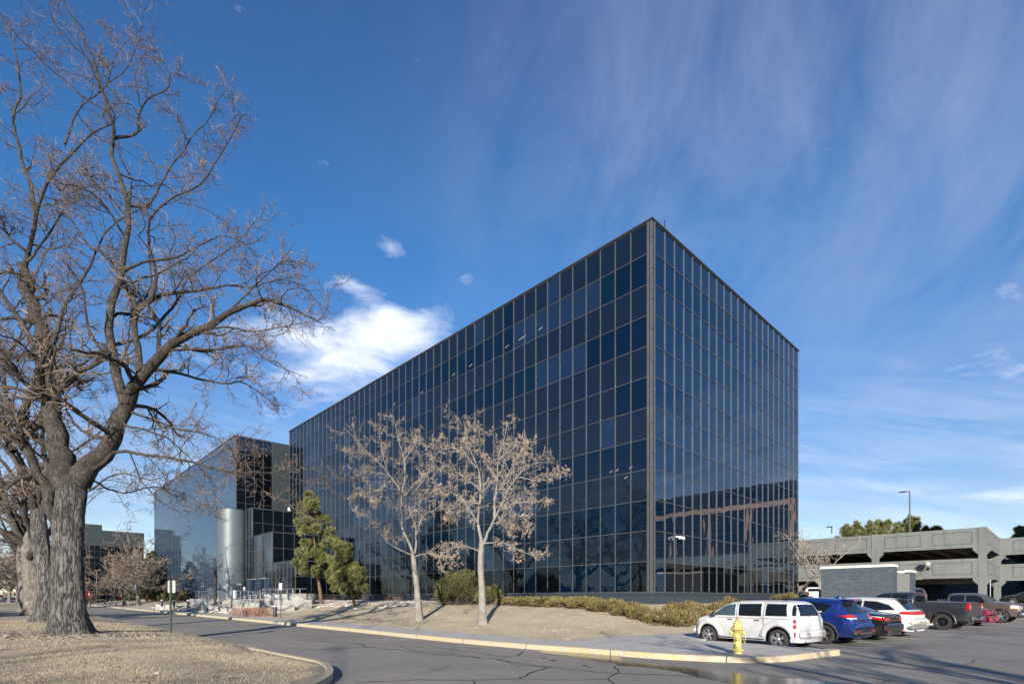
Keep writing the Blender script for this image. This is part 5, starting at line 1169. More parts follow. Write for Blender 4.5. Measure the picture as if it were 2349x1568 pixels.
# concrete steps set in the lawn slope
for i, (x, y, v, w_) in enumerate([(820, 1397, 8.2, 2.3), (866, 1393, 7.3, 2.2), (905, 1390.5, 6.5, 2.1), (942, 1388.5, 5.8, 1.9), (975, 1386.5, 5.1, 1.7)]):
    q = at_shrub(x, y, v=v); u, _ = uv_of(q.x, q.y); mb = MB(); mb.ubox(-w_/2, w_/2, -.55, .35, -.25, .12)
    o = MB(); o.add(np.concatenate(mb.V)-np.array(P(0, 0)), np.concatenate(mb.Fq)); o = o.build('stone_step', CONC); o.location = q
    tag(o, 'flat concrete step in the lawn slope, '+['lowest and leftmost of the flight', 'second from the bottom', 'middle one of the flight', 'second from the top, behind the left pale tree', 'topmost by the tall olive bush'][i], 'step', 'steps in the lawn slope')
# far tree line
rg = np.random.default_rng(9); N = 9000; a = rg.uniform(-2.6, 2.6, N); rr_ = rg.uniform(270, 420, N); V0_ = np.stack([np.sin(a)*rr_, np.cos(a)*rr_, rg.uniform(0, 1, N)**1.5*(7+3.5*np.sin(a*23)+2*np.sin(a*61))], 1)
dd = nrmz(rg.normal(size=(N, 3))+np.array([0, 0, 1.]))*rg.uniform(2, 4.5, (N, 1)); s3 = nrmz(np.cross(dd, rg.normal(size=(N, 3))))*1.1
mb = MB(); mb.add(np.stack([V0_-s3, V0_+s3, V0_+dd], 1).reshape(-1, 3), np.arange(3*N).reshape(-1, 3)); mb.build('distant_trees', TWIG_B, kind='stuff')
# ---------------------------------------------------------------- vehicles (x forward, origin on the ground amid the wheels)
def lerp_tab(tab, x):
    xs = [t[0] for t in tab]; return float(np.interp(x, xs, [t[1] for t in tab]))
def wheel_parts(root, x, y, R, w, side, spokes=5, rimm=ALLOY, rr=.66, split=False, knobs=0):
    """side +1 = left of the car"""
    mb = MB(); yo = w/2
    prof = [(R*rr, -yo*.95), (R*.86, -yo), (R*.965, -yo*.9), (R, -yo*.55), (R, yo*.55), (R*.965, yo*.9), (R*.86, yo), (R*rr, yo*.93)]
    mb.lathe([(a, c*side) for a, c in prof], (x, y, R), 36, 'y')
    if knobs:
        for k in range(knobs):
            a = k*2*math.pi/knobs; c = (x+math.cos(a)*R*1.0, y+side*(yo*.62 if k % 2 else yo*.2), R+math.sin(a)*R*1.0); mb.box(c, (.035, w*.3, .05), Matrix.Rotation(-a, 3, 'Y'))
            c = (x+math.cos(a)*R*.93, y+side*yo*.98, R+math.sin(a)*R*.93); mb.box(c, (.06, .02, .045), Matrix.Rotation(-a, 3, 'Y'))
    hub = MB(); hub.lathe([(0, 0), (R*rr*.62, 0), (R*rr*.62, .03*side)], (x, y+side*yo*.15, R), 24, 'y'); hub.lathe([(R*rr*.97, -yo*.6*side), (R*rr*.97, yo*.1*side), (0, yo*.08*side)], (x, y, R), 24, 'y')
    wh = hub.build('wheel', RUST if rimm is ALLOY else BLACKM, root, True)
    mb.build('tyre', RUBBER, wh, True)
    rm = MB(); r0 = R*rr
    rm.lathe([(r0*.90, yo*.30*side), (r0*.99, yo*.9*side), (r0*1.03, yo*.94*side), (r0*1.0, yo*.7*side), (r0*.93, yo*.2*side)], (x, y, R), 36, 'y')
    rm.lathe([(0, yo*.80*side), (r0*.14, yo*.80*side), (r0*.24, yo*.62*side), (r0*.25, yo*.3*side)], (x, y, R), 20, 'y')
    n = spokes
    for k in range(n):
        a0 = k*2*math.pi/n+.3
        for da in ((-.15, .15) if split else (0,)):
            a = a0+da; wi, wo = (.10, .16) if not split else (.055, .075); V = []
            if spokes <= 5 and not split: wi, wo = .16, .27
            for rr_, ww, yy in ((r0*.16, wi*r0, .62), (r0*.93, wo*r0, .78)):
                c_ = np.array([math.cos(a)*rr_, math.sin(a)*rr_]); t_ = np.array([-math.sin(a), math.cos(a)])*ww
                for s_ in (-1, 1): q = c_+t_*s_; V.append((x+q[0], y+side*yo*yy, R+q[1])); V.append((x+q[0], y+side*yo*(yy-.30), R+q[1]))
            rm.add(V, np.array([(0, 2, 6, 4), (0, 4, 5, 1), (2, 3, 7, 6), (1, 5, 7, 3)]))
    rm.build('rim', rimm, wh, False)
    return wh

class Car:
    def __init__(s, name, cat, label, loc, head, sp, group='vehicles in the parking lot'):
        s.sp = sp; s.root = empty(name, loc, head, label, cat, group); s.paint = sp['paint']; s.build()
    def W(s, x, z):
        sp = s.sp; zt = lerp_tab(sp['top'], x); w = lerp_tab(sp['w'], x); be = min(lerp_tab(sp['belt'], x), zt-sp.get('edge', .07)); zl = sp['zlo']
        if z <= be: return w*(1-sp.get('tuck', .09)*((be-z)/(be-zl))**2.2 + sp.get('bulge', .012)*math.sin(max(0, (z-zl)/(be-zl))*math.pi))
        h = min(1, (z-be)/(zt-be)); return s.uw(w, h, x, be, zt)
    def uw(s, w, h, x, be, zt):
        p = s.sp.get('pw', 4.5) if zt-be > .2 else 2.6; tum = s.sp.get('tum', .17)*min(1, (zt-be)/.45)
        return w*(1-tum*h)*max(0, 1-h**p)**(1/p)
    def build(s):
        sp = s.sp; L0, L1 = sp['top'][0][0], sp['top'][-1][0]
        xs = set(np.round(np.linspace(L0, L1, 84), 4)) | {t[0] for t in sp['top']} | {round(L0+.01, 3), round(L1-.01, 3)}
        for xw in (sp['xf'], sp['xr']):
            Ra = sp['R']+sp.get('gap', .075); xs |= {round(xw+Ra*math.cos(a), 4) for a in np.linspace(0, math.pi, 19)}
        xs = sorted(x for x in xs if L0 <= x <= L1); nlow, nup = 11, 13; rows = []
        for x in xs:
            zt = lerp_tab(sp['top'], x); w = lerp_tab(sp['w'], x); be = min(lerp_tab(sp['belt'], x), zt-sp.get('edge', .07)); zl = lerp_tab(sp['zb'], x) if 'zb' in sp else sp['zlo']
            for xw in (sp['xf'], sp['xr']):
                Ra = sp['R']+sp.get('gap', .075); d = abs(x-xw)
                if d < Ra: zl = max(zl, sp['R']+math.sqrt(Ra*Ra-d*d)*sp.get('archf', 1.0))
            zl = min(zl, be-.02); row = []
            for k in range(nlow): z = zl+(be-zl)*k/(nlow-1); row.append((x, s.W(x, z), z))
            for k in range(1, nup+1):
                h = math.sin(k/nup*math.pi/2); row.append((x, s.uw(w, h, x, be, zt) if k < nup else 0., be+(zt-be)*h))
            rows.append(row)
        n = len(rows[0]); V = [p for r in rows for p in r]; nv = len(V)
        V += [(x, -y, z) for x, y, z in V]; Fa = []
        for i in range(len(rows)-1):
            for j in range(n-1):
                a = i*n+j; Fa.append((a, a+n, a+n+1, a+1)); Fa.append((nv+a, nv+a+1, nv+a+n+1, nv+a+n))
        e = (len(rows)-1)*n; Fa.append(tuple(list(range(0, n))+[nv+j for j in range(n-2, -1, -1)])); Fa.append(tuple([e+j for j in range(n-1, -1, -1)]+[nv+e+j for j in range(n-1)]))
        mb = MB(); mb.add(V, Fa); s.body = mb.build('body', s.paint, s.root, True)
        try:
            m_ = s.body.modifiers.new('e', 'EDGE_SPLIT'); m_.split_angle = math.radians(38)
        except Exception: pass
        s.bv = BVHTree.FromPolygons([Vector(v) for v in V], [tuple(f) for f in Fa])
        # dark floor and wheel houses
        mb = MB(); wi = lerp_tab(sp['w'], 0)-sp['tw']-.08; mb.box(((L0+L1)/2, 0, (sp['zlo']+.62)/2+.02), (L1-L0-.5, wi*2, .62-sp['zlo'])); mb.build('underbody', BLACKM, s.root)
        mb = MB()
        for xw in (sp['xf'], sp['xr']):
            for sd in (1, -1):
                Ra = sp['R']+sp.get('gap', .075)+.03; y0, y1 = wi*sd, (lerp_tab(sp['w'], xw)-.06)*sd; pr = [(xw+Ra*math.cos(a), sp['R']+Ra*math.sin(a)) for a in np.linspace(-.2, math.pi+.2, 17)]
                V = [(x, y0, z) for x, z in pr]+[(x, y1, z) for x, z in pr]; mb.add(V, [(i, i+1, 18+i, 17+i) for i in range(16)])
        mb.build('wheel_arch_liner', BLACKM, s.root)
        for xw in (sp['xf'], sp['xr']):
            for sd in (1, -1):
                y = (lerp_tab(sp['w'], xw)*(1-.03)-sp['tw']/2)*sd; wheel_parts(s.root, xw, y, sp['R'], sp['tw'], sd, **sp.get('wheel', {}))
    def hit(s, o, d):
        h = s.bv.ray_cast(Vector(o), Vector(d)); return (h[0], h[1]) if h[0] is not None else (None, None)
    def patch(s, name, m, bot, top, axis='side', sd=1, nu=14, nv=5, eps=.006, parent=None, thick=0):
        """ruled panel between two outlines, laid on the body. side: (x,z); rear/front: (y,z)"""
        def rs(pl, n):
            pl = [Vector((a, c)) for a, c in pl]; d = [0]
            for a, c in zip(pl[:-1], pl[1:]): d.append(d[-1]+(c-a).length)
            return [(float(np.interp(q, d, [p.x for p in pl])), float(np.interp(q, d, [p.y for p in pl]))) for q in np.linspace(0, d[-1], n)]
        B, T = rs(bot, nu), rs(top, nu); V = []; ok = True; last = None
        for (bx, bz), (tx, tz) in zip(B, T):
            for k in range(nv):
                t = k/(nv-1); a, z = bx+(tx-bx)*t, bz+(tz-bz)*t
                if axis == 'side': o, d = (a, 3*sd, z), (0, -sd, 0)
                elif axis == 'rear': o, d = (-6, a, z), (1, 0, 0)
                elif axis == 'front': o, d = (6, a, z), (-1, 0, 0)
                else: o, d = (a, z, 4), (0, 0, -1)
                h, nn = s.hit(o, d)
                if h is None: h = Vector(last) if last else Vector((a, s.W(a, z)*sd, z)) if axis == 'side' else Vector((0, a, z)); nn = Vector((0, sd, 0))
                if nn.dot(Vector(d)) > 0: nn = -nn
                q = h+nn*eps; last = tuple(q); V.append(tuple(q))
        Fa = [(i*nv+j, (i+1)*nv+j, (i+1)*nv+j+1, i*nv+j+1) for i in range(nu-1) for j in range(nv-1)]
        return MB().add(V, Fa).build(name, m, parent or s.root, True)
    def both(s, name, m, bot, top, **kw):
        for sd in (1, -1): s.patch(name, m, bot, top, 'side', sd, **kw)
    def strip(s, name, m, pl, w=.010, axis='side', sides=(1, -1), eps=.004, parent=None):
        mb = MB()
        for sd in sides:
            pts = []
            for (a, b_), (c, d_) in zip(pl[:-1], pl[1:]):
                k = max(2, int(math.hypot(c-a, d_-b_)/.06))
                for j in range(k): pts.append((a+(c-a)*j/k, b_+(d_-b_)*j/k))
            pts.append(pl[-1]); Q = []
            for a, z in pts:
                o, d = ((a, 3*sd, z), (0, -sd, 0)) if axis == 'side' else ((-6, a*sd, z), (1, 0, 0)) if axis == 'rear' else ((6, a*sd, z), (-1, 0, 0))
                h, nn = s.hit(o, d)
                if h is None: continue
                if nn.dot(Vector(d)) > 0: nn = -nn
                Q.append(tuple(h+nn*eps))
            if len(Q) > 1: mb.tube(Q, w, 4)
        if mb.n: mb.build(name, m, parent or s.root)
    def bx(s, name, m, c, d, sides=(1,), smooth=False, bev=.02):
        out = None
        for sd in sides:
            mb = MB(); x, y, z = c; dx_, dy_, dz_ = [q/2 for q in d]; y *= sd
            b2 = min(bev, dx_*.8, dy_*.8, dz_*.8); V = []       # bevelled box as a stack of rounded rectangles
            def ring(zz, ins): return [(x+sx*(dx_-ins-(b2 if k else 0)), y+sy*(dy_-ins-(0 if k else b2)), zz) for sx, sy, k in ((-1, -1, 0), (-1, -1, 1), (1, -1, 1), (1, -1, 0), (1, 1, 0), (1, 1, 1), (-1, 1, 1), (-1, 1, 0))]
            V = ring(z-dz_, b2)+ring(z-dz_+b2, 0)+ring(z+dz_-b2, 0)+ring(z+dz_, b2)
            Fa = [(r*8+j, r*8+(j+1) % 8, (r+1)*8+(j+1) % 8, (r+1)*8+j) for r in range(3) for j in range(8)]+[tuple(range(8))[::-1], tuple(range(24, 32))]
            out = mb.add(V, Fa).build(name, m, s.root)
        return out

def place(hub, h, lx, ly):
    h = Vector((h[0], h[1], 0)).normalized(); lf = Vector((-h.y, h.x, 0)); o = Vector((hub[0], hub[1], 0))-h*lx-lf*ly; o.z = lotz(o.x, o.y)
    return o, math.atan2(h.y, h.x)
HD = (-.567, .824)

# --- white retro wagon
o, a = place((8.78, 17.50), HD, -1.315, .76)
C1 = Car('parked_wagon', 'car', 'white retro wagon with round tail lamps parked behind the hydrant', o, a, dict(paint=CP_WHITE, xf=1.315, xr=-1.315, R=.325, tw=.21, zlo=.24, gap=.085,
    top=[(-2.18, .60), (-2.15, .66), (-2.13, .80), (-2.09, 1.02), (-2.0, 1.20), (-1.88, 1.38), (-1.76, 1.50), (-1.6, 1.565), (-1.2, 1.60), (-.5, 1.615), (.1, 1.60), (.45, 1.56), (.72, 1.47), (.95, 1.33), (1.18, 1.13), (1.26, 1.085), (1.5, 1.045), (1.8, .96), (1.98, .86), (2.08, .74), (2.13, .60)],
    w=[(-2.18, .70), (-2.12, .78), (-2.0, .83), (-1.6, .86), (0, .868), (1.3, .85), (1.7, .80), (1.95, .70), (2.08, .60), (2.13, .52)], belt=[(-2.2, .98), (1.2, 1.0), (2.2, .9)], tum=.15, pw=5, tuck=.06, wheel=dict(spokes=5, rr=.68)))
gl_ = CARGL
C1.both('side_window', CARGL2, [(.20, 1.06), (1.02, 1.06), (1.06, 1.10)], [(.24, 1.46), (.52, 1.43), (.72, 1.36)], nu=16)
C1.both('side_window', gl_, [(-.76, 1.06), (.06, 1.06)], [(-.72, 1.48), (.10, 1.47)]); C1.both('side_window', gl_, [(-1.64, 1.08), (-.90, 1.08)], [(-1.56, 1.47), (-.90, 1.48)])
C1.patch('rear_window', gl_, [(-.60, 1.09), (.60, 1.09)], [(-.50, 1.46), (.50, 1.46)], 'rear', nu=16)
for sd in (1, -1): C1.patch('rear_quarter_window', gl_, [(-2.00, 1.10), (-1.82, 1.10)], [(-1.84, 1.44), (-1.75, 1.44)], 'side', sd, nu=6)
C1.patch('windshield', gl_, [(-.66, 1.12), (.66, 1.12)], [(-.56, 1.50), (.56, 1.50)], 'front', nu=16)
C1.strip('panel_gap', SEAM, [(.16, 1.50), (.14, 1.0), (.18, .50), (.26, .30)], .007); C1.strip('panel_gap', SEAM, [(-.84, 1.52), (-.83, 1.0), (-.86, .70)], .007); C1.strip('panel_gap', SEAM, [(-1.74, .99), (1.15, .99)], .006)
C1.strip('panel_gap', SEAM, [(-1.90, 1.40), (-1.99, 1.10), (-2.02, .70)], .006)
for sd in (1, -1):      # swelling fenders
    for xw, rr_ in ((1.315, .44), (-1.315, .46)):
        mb = MB(); A = np.linspace(.12, math.pi-.12, 25)
        if xw > 0: A = np.linspace(.05, math.pi-.02, 25)
        V = []
        for t in A:
            for k, (dr, dy_) in enumerate(((-.035, -.035), (-.03, .034), (.02, .050), (.08, .045), (.15, .02), (.19, -.02))):
                R_ = rr_+dr; x = xw+R_*math.cos(t)*(1.0 if math.cos(t)*(1 if xw > 0 else 1) > 0 else 1.03); z = .33+R_*math.sin(t)*.98
                V.append((x, (C1.W(min(2.1, max(-2.15, x)), min(z, .93))+dy_)*sd, z))
        mb.add(V, [(i*6+j, (i+1)*6+j, (i+1)*6+j+1, i*6+j+1) for i in range(24) for j in range(5)]); mb.build('fender', CP_WHITE, C1.root, True)
C1.bx('rear_bumper', CP_WHITE, (-2.20, 0, .50), (.20, 1.60, .26), bev=.07); C1.bx('front_bumper', CP_WHITE, (2.14, 0, .47), (.20, 1.40, .22), bev=.07); C1.bx('rocker_trim', CHROME, (0, .865, .30), (1.75, .03, .035), (1, -1), bev=.01)
C1.bx('reflector', TAILR, (-2.30, .42, .52), (.012, .16, .03), (1, -1), bev=.003); C1.bx('side_marker', TAILR, (-1.98, .845, .50), (.07, .03, .16), (1, -1), bev=.01)
for sd in (1, -1):
    for z in (.93, .76):
        h, nn = C1.hit((-1.985, 3*sd, z), (0, -sd, 0)); 
        if h is None: continue
        nn = Vector((-.45, .9*sd, 0)).normalized(); M_ = nn.to_track_quat('Z', 'Y').to_matrix(); mb = MB(); mb.lathe([(.0, .022), (.042, .02), (.056, .012), (.060, -.03)], tuple(h), 20, 'z', M=M_); mb.build('tail_lamp', TAILR, C1.root, True)
        mb = MB(); mb.lathe([(.060, .014), (.070, .008), (.070, -.03)], tuple(h), 20, 'z', M=M_); mb.build('lamp_bezel', CHROME, C1.root, True)
    C1.bx('door_handle', CHROME, (-.62, .885, .93), (.20, .035, .035), (sd,), bev=.012); C1.bx('door_handle', CHROME, (.38, .885, .93), (.20, .035, .035), (sd,), bev=.012)
    C1.bx('wing_mirror', BLACKM, (.98, .96, 1.10), (.14, .17, .15), (sd,), bev=.04)
    mb = MB(); mb.tube([(.35, .60*sd, 1.585), (.1, .61*sd, 1.635), (-1.3, .61*sd, 1.635), (-1.5, .60*sd, 1.595)], .018, 6); mb.build('roof_rail', BLACKM, C1.root)
    C1.patch('headlight', TAILC, [(1.90, .62), (2.05, .60)], [(1.86, .80), (2.0, .76)], 'side', sd, nu=6)
mb = MB(); mb.tube([(-2.06, .05, 1.06), (-2.12, .10, 1.12), (-2.0, .30, 1.18)], .016, 5); mb.build('wiper', BLACKM, C1.root)
C1.bx('exhaust_pipe', CHROME, (-2.12, .45, .27), (.20, .06, .06), bev=.02)

for _o in SC.objects:          # short overhangs
    if _o.parent is C1.root and _o.type == 'MESH' and _o.name.split('.')[0] != 'wheel':
        for _v in _o.data.vertices:
            if _v.co.x < -1.72: _v.co.x = -1.72+(_v.co.x+1.72)*.66
            elif _v.co.x > 1.72: _v.co.x = 1.72+(_v.co.x-1.72)*.70
def suv_parts(C, col, glassm, sw, rw, ws, seams):
    for b_, t_ in sw: C.both('side_window', glassm, b_, t_)
    C.patch('rear_window', glassm, *rw, 'rear', nu=16); C.patch('windshield', glassm, *ws, 'front', nu=14)
    for sm in seams: C.strip('panel_gap', SEAM, sm, .006)
# --- blue crossover
o, a = place((11.38, 19.35), HD, -1.35, .80)
C2 = Car('parked_crossover', 'car', 'dark blue crossover with shark fin aerial beside the white wagon', o, a, dict(paint=CP_BLUE, xf=1.35, xr=-1.35, R=.36, tw=.225, zlo=.28, gap=.06,
    top=[(-2.32, .62), (-2.30, .78), (-2.27, .98), (-2.16, 1.10), (-2.02, 1.24), (-1.86, 1.43), (-1.80, 1.60), (-1.72, 1.64), (-1.2, 1.685), (-.4, 1.70), (.1, 1.67), (.5, 1.55), (.85, 1.36), (1.10, 1.16), (1.2, 1.12), (1.6, 1.06), (2.0, .95), (2.2, .80), (2.3, .60)],
    w=[(-2.32, .66), (-2.26, .80), (-2.0, .88), (-1.4, .93), (0, .92), (1.35, .93), (1.9, .85), (2.15, .72), (2.3, .55)], belt=[(-2.3, 1.08), (-1.2, 1.06), (1.1, .98), (2.3, .85)], tum=.20, pw=4.2, tuck=.10, bulge=.02, wheel=dict(spokes=5, rr=.70, split=True)))
suv_parts(C2, CP_BLUE, gl_, [([(.20, 1.08), (.90, 1.07)], [(.20, 1.50), (.55, 1.44)]), ([(-.74, 1.10), (.12, 1.08)], [(-.72, 1.54), (.12, 1.52)]), ([(-1.34, 1.14), (-.82, 1.12)], [(-1.62, 1.40), (-.80, 1.55)])],
          ([(-.66, 1.10), (.66, 1.10)], [(-.56, 1.50), (.56, 1.50)]), ([(-.68, 1.17), (.68, 1.17)], [(-.58, 1.60), (.58, 1.60)]), [[(.16, 1.55), (.14, .9), (.2, .4)], [(-.78, 1.55), (-.80, .95), (-.95, .70)]])
C2.strip('window_trim', CHROME, [(-.80, 1.10), (-1.34, 1.12), (-1.64, 1.38), (-1.55, 1.46), (-.9, 1.57), (.2, 1.54)], .010)
for sd in (1, -1):
    C2.patch('tail_lamp', TAILR, [(-2.20, .97), (-1.84, 1.03)], [(-2.16, 1.06), (-1.80, 1.05)], 'side', sd, nu=12, eps=.014); C2.patch('tail_lamp', TAILR, [(sd*.40, .97), (sd*.86, .98)], [(sd*.55, 1.07), (sd*.84, 1.08)], 'rear', nu=12, eps=.014)
    C2.patch('reversing_lamp', TAILC, [(sd*.50, .925), (sd*.84, .94)], [(sd*.44, .96), (sd*.86, .97)], 'rear', nu=10, eps=.012)
    C2.patch('quarter_sticker', SIGNW, [(-1.30, 1.155), (-1.12, 1.16)], [(-1.30, 1.20), (-1.12, 1.205)], 'side', sd, nu=6, eps=.012) if sd == 1 else None
    for xw in (1.35, -1.35):
        mb = MB(); V = []
        for t in np.linspace(-.35, math.pi+.3, 27):
            for dr, dy_ in ((-.015, -.03), (-.012, .022), (.055, .018), (.065, -.02)):
                R_ = .42+dr; x = xw+R_*math.cos(t); z = max(.24, .36+R_*math.sin(t)); V.append((x, (C2.W(min(2.25, max(-2.3, x)), max(z, .3))+dy_)*sd, z))
        mb.add(V, [(i*4+j, (i+1)*4+j, (i+1)*4+j+1, i*4+j+1) for i in range(26) for j in range(3)]); mb.build('arch_moulding', PLAST, C2.root, True)
    C2.bx('wing_mirror', CP_BLUE, (.92, 1.0, 1.12), (.15, .2, .15), (sd,), bev=.05)
C2.bx('rear_bumper', CP_BLUE, (-2.28, 0, .66), (.24, 1.50, .22), bev=.08); C2.bx('lower_bumper', PLAST, (-2.26, 0, .44), (.28, 1.56, .24), bev=.07); C2.bx('skid_plate', CHROME, (-2.38, 0, .42), (.06, .95, .07), bev=.02); C2.bx('reflector', TAILR, (-2.40, .55, .50), (.03, .30, .06), (1, -1), bev=.01)
C2.bx('tailgate_trim', CHROME, (-2.30, 0, .93), (.03, .62, .03), bev=.01); C2.bx('spoiler', CP_BLUE, (-1.90, 0, 1.61), (.24, 1.14, .05), bev=.02); C2.bx('brake_lamp', TAILR, (-2.02, 0, 1.605), (.03, .30, .03), bev=.008)
mb = MB(); mb.add([(-1.55, 0, 1.645), (-1.25, 0, 1.67), (-1.52, 0, 1.76), (-1.5, .03, 1.65), (-1.5, -.03, 1.65)], [(0, 1, 2), (0, 3, 2), (3, 1, 2), (1, 4, 2), (4, 0, 2)]); mb.build('shark_fin', CP_BLUE, C2.root)
# --- black sedan
o, a = place((13.72, 21.25), HD, -1.39, .80)
C3 = Car('parked_sedan', 'car', 'glossy black sedan between the blue crossover and the pearl white one', o, a, dict(paint=CP_BLACK, xf=1.39, xr=-1.39, R=.33, tw=.215, zlo=.22, gap=.06,
    top=[(-2.46, .55), (-2.44, .80), (-2.41, .98), (-2.36, 1.05), (-2.0, 1.10), (-1.75, 1.13), (-1.3, 1.30), (-.9, 1.41), (-.4, 1.455), (.1, 1.44), (.5, 1.33), (.95, 1.10), (1.15, 1.02), (1.6, .97), (2.1, .82), (2.32, .66), (2.4, .5)],
    w=[(-2.46, .68), (-2.40, .80), (-2.1, .88), (-1.4, .925), (0, .925), (1.4, .91), (2.0, .82), (2.3, .62), (2.4, .5)], belt=[(-2.4, .98), (1.1, .93), (2.4, .7)], tum=.24, pw=3.6, tuck=.10, bulge=.02, wheel=dict(spokes=7, rr=.68)))
suv_parts(C3, CP_BLACK, gl_, [([(.12, .97), (.95, .96)], [(.12, 1.34), (.45, 1.28)]), ([(-.80, .99), (.04, .98)], [(-.70, 1.36), (.04, 1.35)]), ([(-1.22, 1.02), (-.86, 1.0)], [(-1.05, 1.22), (-.80, 1.33)])],
          ([(-.62, 1.14), (.62, 1.14)], [(-.50, 1.36), (.50, 1.36)]), ([(-.66, 1.07), (.66, 1.07)], [(-.54, 1.38), (.54, 1.38)]), [[(.08, 1.3), (.06, .8), (.1, .35)]])
for sd in (1, -1):
    C3.patch('tail_lamp', TAILR, [(-2.36, .80), (-1.98, .88)], [(-2.36, .90), (-1.95, .95)], 'side', sd, nu=12, eps=.014); C3.patch('tail_lamp', TAILR, [(sd*.42, .80), (sd*.80, .80)], [(sd*.45, .90), (sd*.80, .90)], 'rear', nu=10, eps=.014)
    C3.patch('reversing_lamp', TAILC, [(-2.34, .905), (-1.97, .955)], [(-2.33, .945), (-2.0, .965)], 'side', sd, nu=10, eps=.013)
    C3.bx('wing_mirror', CP_BLACK, (.85, .98, 1.02), (.14, .18, .12), (sd,), bev=.04); C3.bx('exhaust_pipe', CHROME, (-2.42, .52, .27), (.16, .13, .07), (sd,), bev=.03)
C3.bx('rear_bumper', CP_BLACK, (-2.40, 0, .52), (.24, 1.66, .40), bev=.10); C3.bx('reflector', TAILR, (-2.525, .60, .36), (.02, .26, .04), (1, -1), bev=.008); C3.bx('trunk_trim', CHROME, (-2.45, 0, .93), (.03, .8, .035), bev=.01)
# --- pearl white crossover
o, a = place((16.05, 23.05), HD, -1.5, .83)
C4 = Car('parked_crossover', 'car', 'pearl white crossover with a full width red tail lamp bar', o, a, dict(paint=CP_PEARL, xf=1.5, xr=-1.5, R=.37, tw=.24, zlo=.27, gap=.06,
    top=[(-2.60, .60), (-2.58, .75), (-2.54, .98), (-2.50, 1.08), (-2.40, 1.15), (-2.2, 1.33), (-2.05, 1.50), (-1.95, 1.58), (-1.85, 1.63), (-1.4, 1.68), (-.5, 1.71), (.1, 1.69), (.5, 1.58), (.95, 1.32), (1.2, 1.14), (1.5, 1.08), (2.1, 1.0), (2.45, .85), (2.6, .6)],
    w=[(-2.60, .66), (-2.50, .80), (-2.2, .90), (-1.5, .965), (0, .96), (1.5, .95), (2.2, .85), (2.5, .65), (2.6, .5)], belt=[(-2.6, 1.10), (-1.6, 1.06), (1.2, 1.02), (2.6, .85)], tum=.20, pw=4, tuck=.08, bulge=.02, wheel=dict(spokes=7, rr=.72)))
suv_parts(C4, CP_PEARL, gl_, [([(.18, 1.09), (.98, 1.08)], [(.18, 1.52), (.55, 1.46)]), ([(-.72, 1.10), (.12, 1.09)], [(-.70, 1.54), (.12, 1.53)]), ([(-2.00, 1.16), (-.80, 1.11)], [(-1.72, 1.38), (-1.25, 1.52), (-.78, 1.54)])],
          ([(-.68, 1.16), (.68, 1.16)], [(-.56, 1.53), (.56, 1.53)]), ([(-.70, 1.18), (.70, 1.18)], [(-.58, 1.62), (.58, 1.62)]), [[(.15, 1.55), (.12, .9), (.2, .4)], [(-.76, 1.55), (-.78, .95), (-.95, .7)]])
C4.strip('window_trim', CHROME, [(-2.02, 1.15), (-1.72, 1.40), (-1.25, 1.54), (.2, 1.555)], .008)
C4.patch('tail_lamp_bar', TAILR, [(-.80, .96), (.80, .96)], [(-.80, 1.09), (.80, 1.09)], 'rear', nu=24, eps=.014)
for sd in (1, -1): C4.patch('tail_lamp', TAILR, [(-2.50, .96), (-2.15, 1.0)], [(-2.48, 1.09), (-2.22, 1.10)], 'side', sd, nu=10, eps=.014); C4.bx('wing_mirror', CP_PEARL, (1.0, 1.03, 1.14), (.15, .2, .15), (sd,), bev=.05); C4.bx('exhaust_pipe', CHROME, (-2.60, .55, .30), (.14, .16, .07), (sd,), bev=.03)
C4.bx('rear_bumper', CP_PEARL, (-2.56, 0, .66), (.28, 1.66, .28), bev=.10); C4.bx('lower_bumper', PLASTG, (-2.52, 0, .42), (.30, 1.70, .20), bev=.08); C4.bx('spoiler', CP_NAVY, (-2.02, 0, 1.60), (.30, 1.10, .05), bev=.02); C4.bx('tailgate_trim', SEAM, (-2.72, 0, .66), (.02, .7, .02), bev=.005)

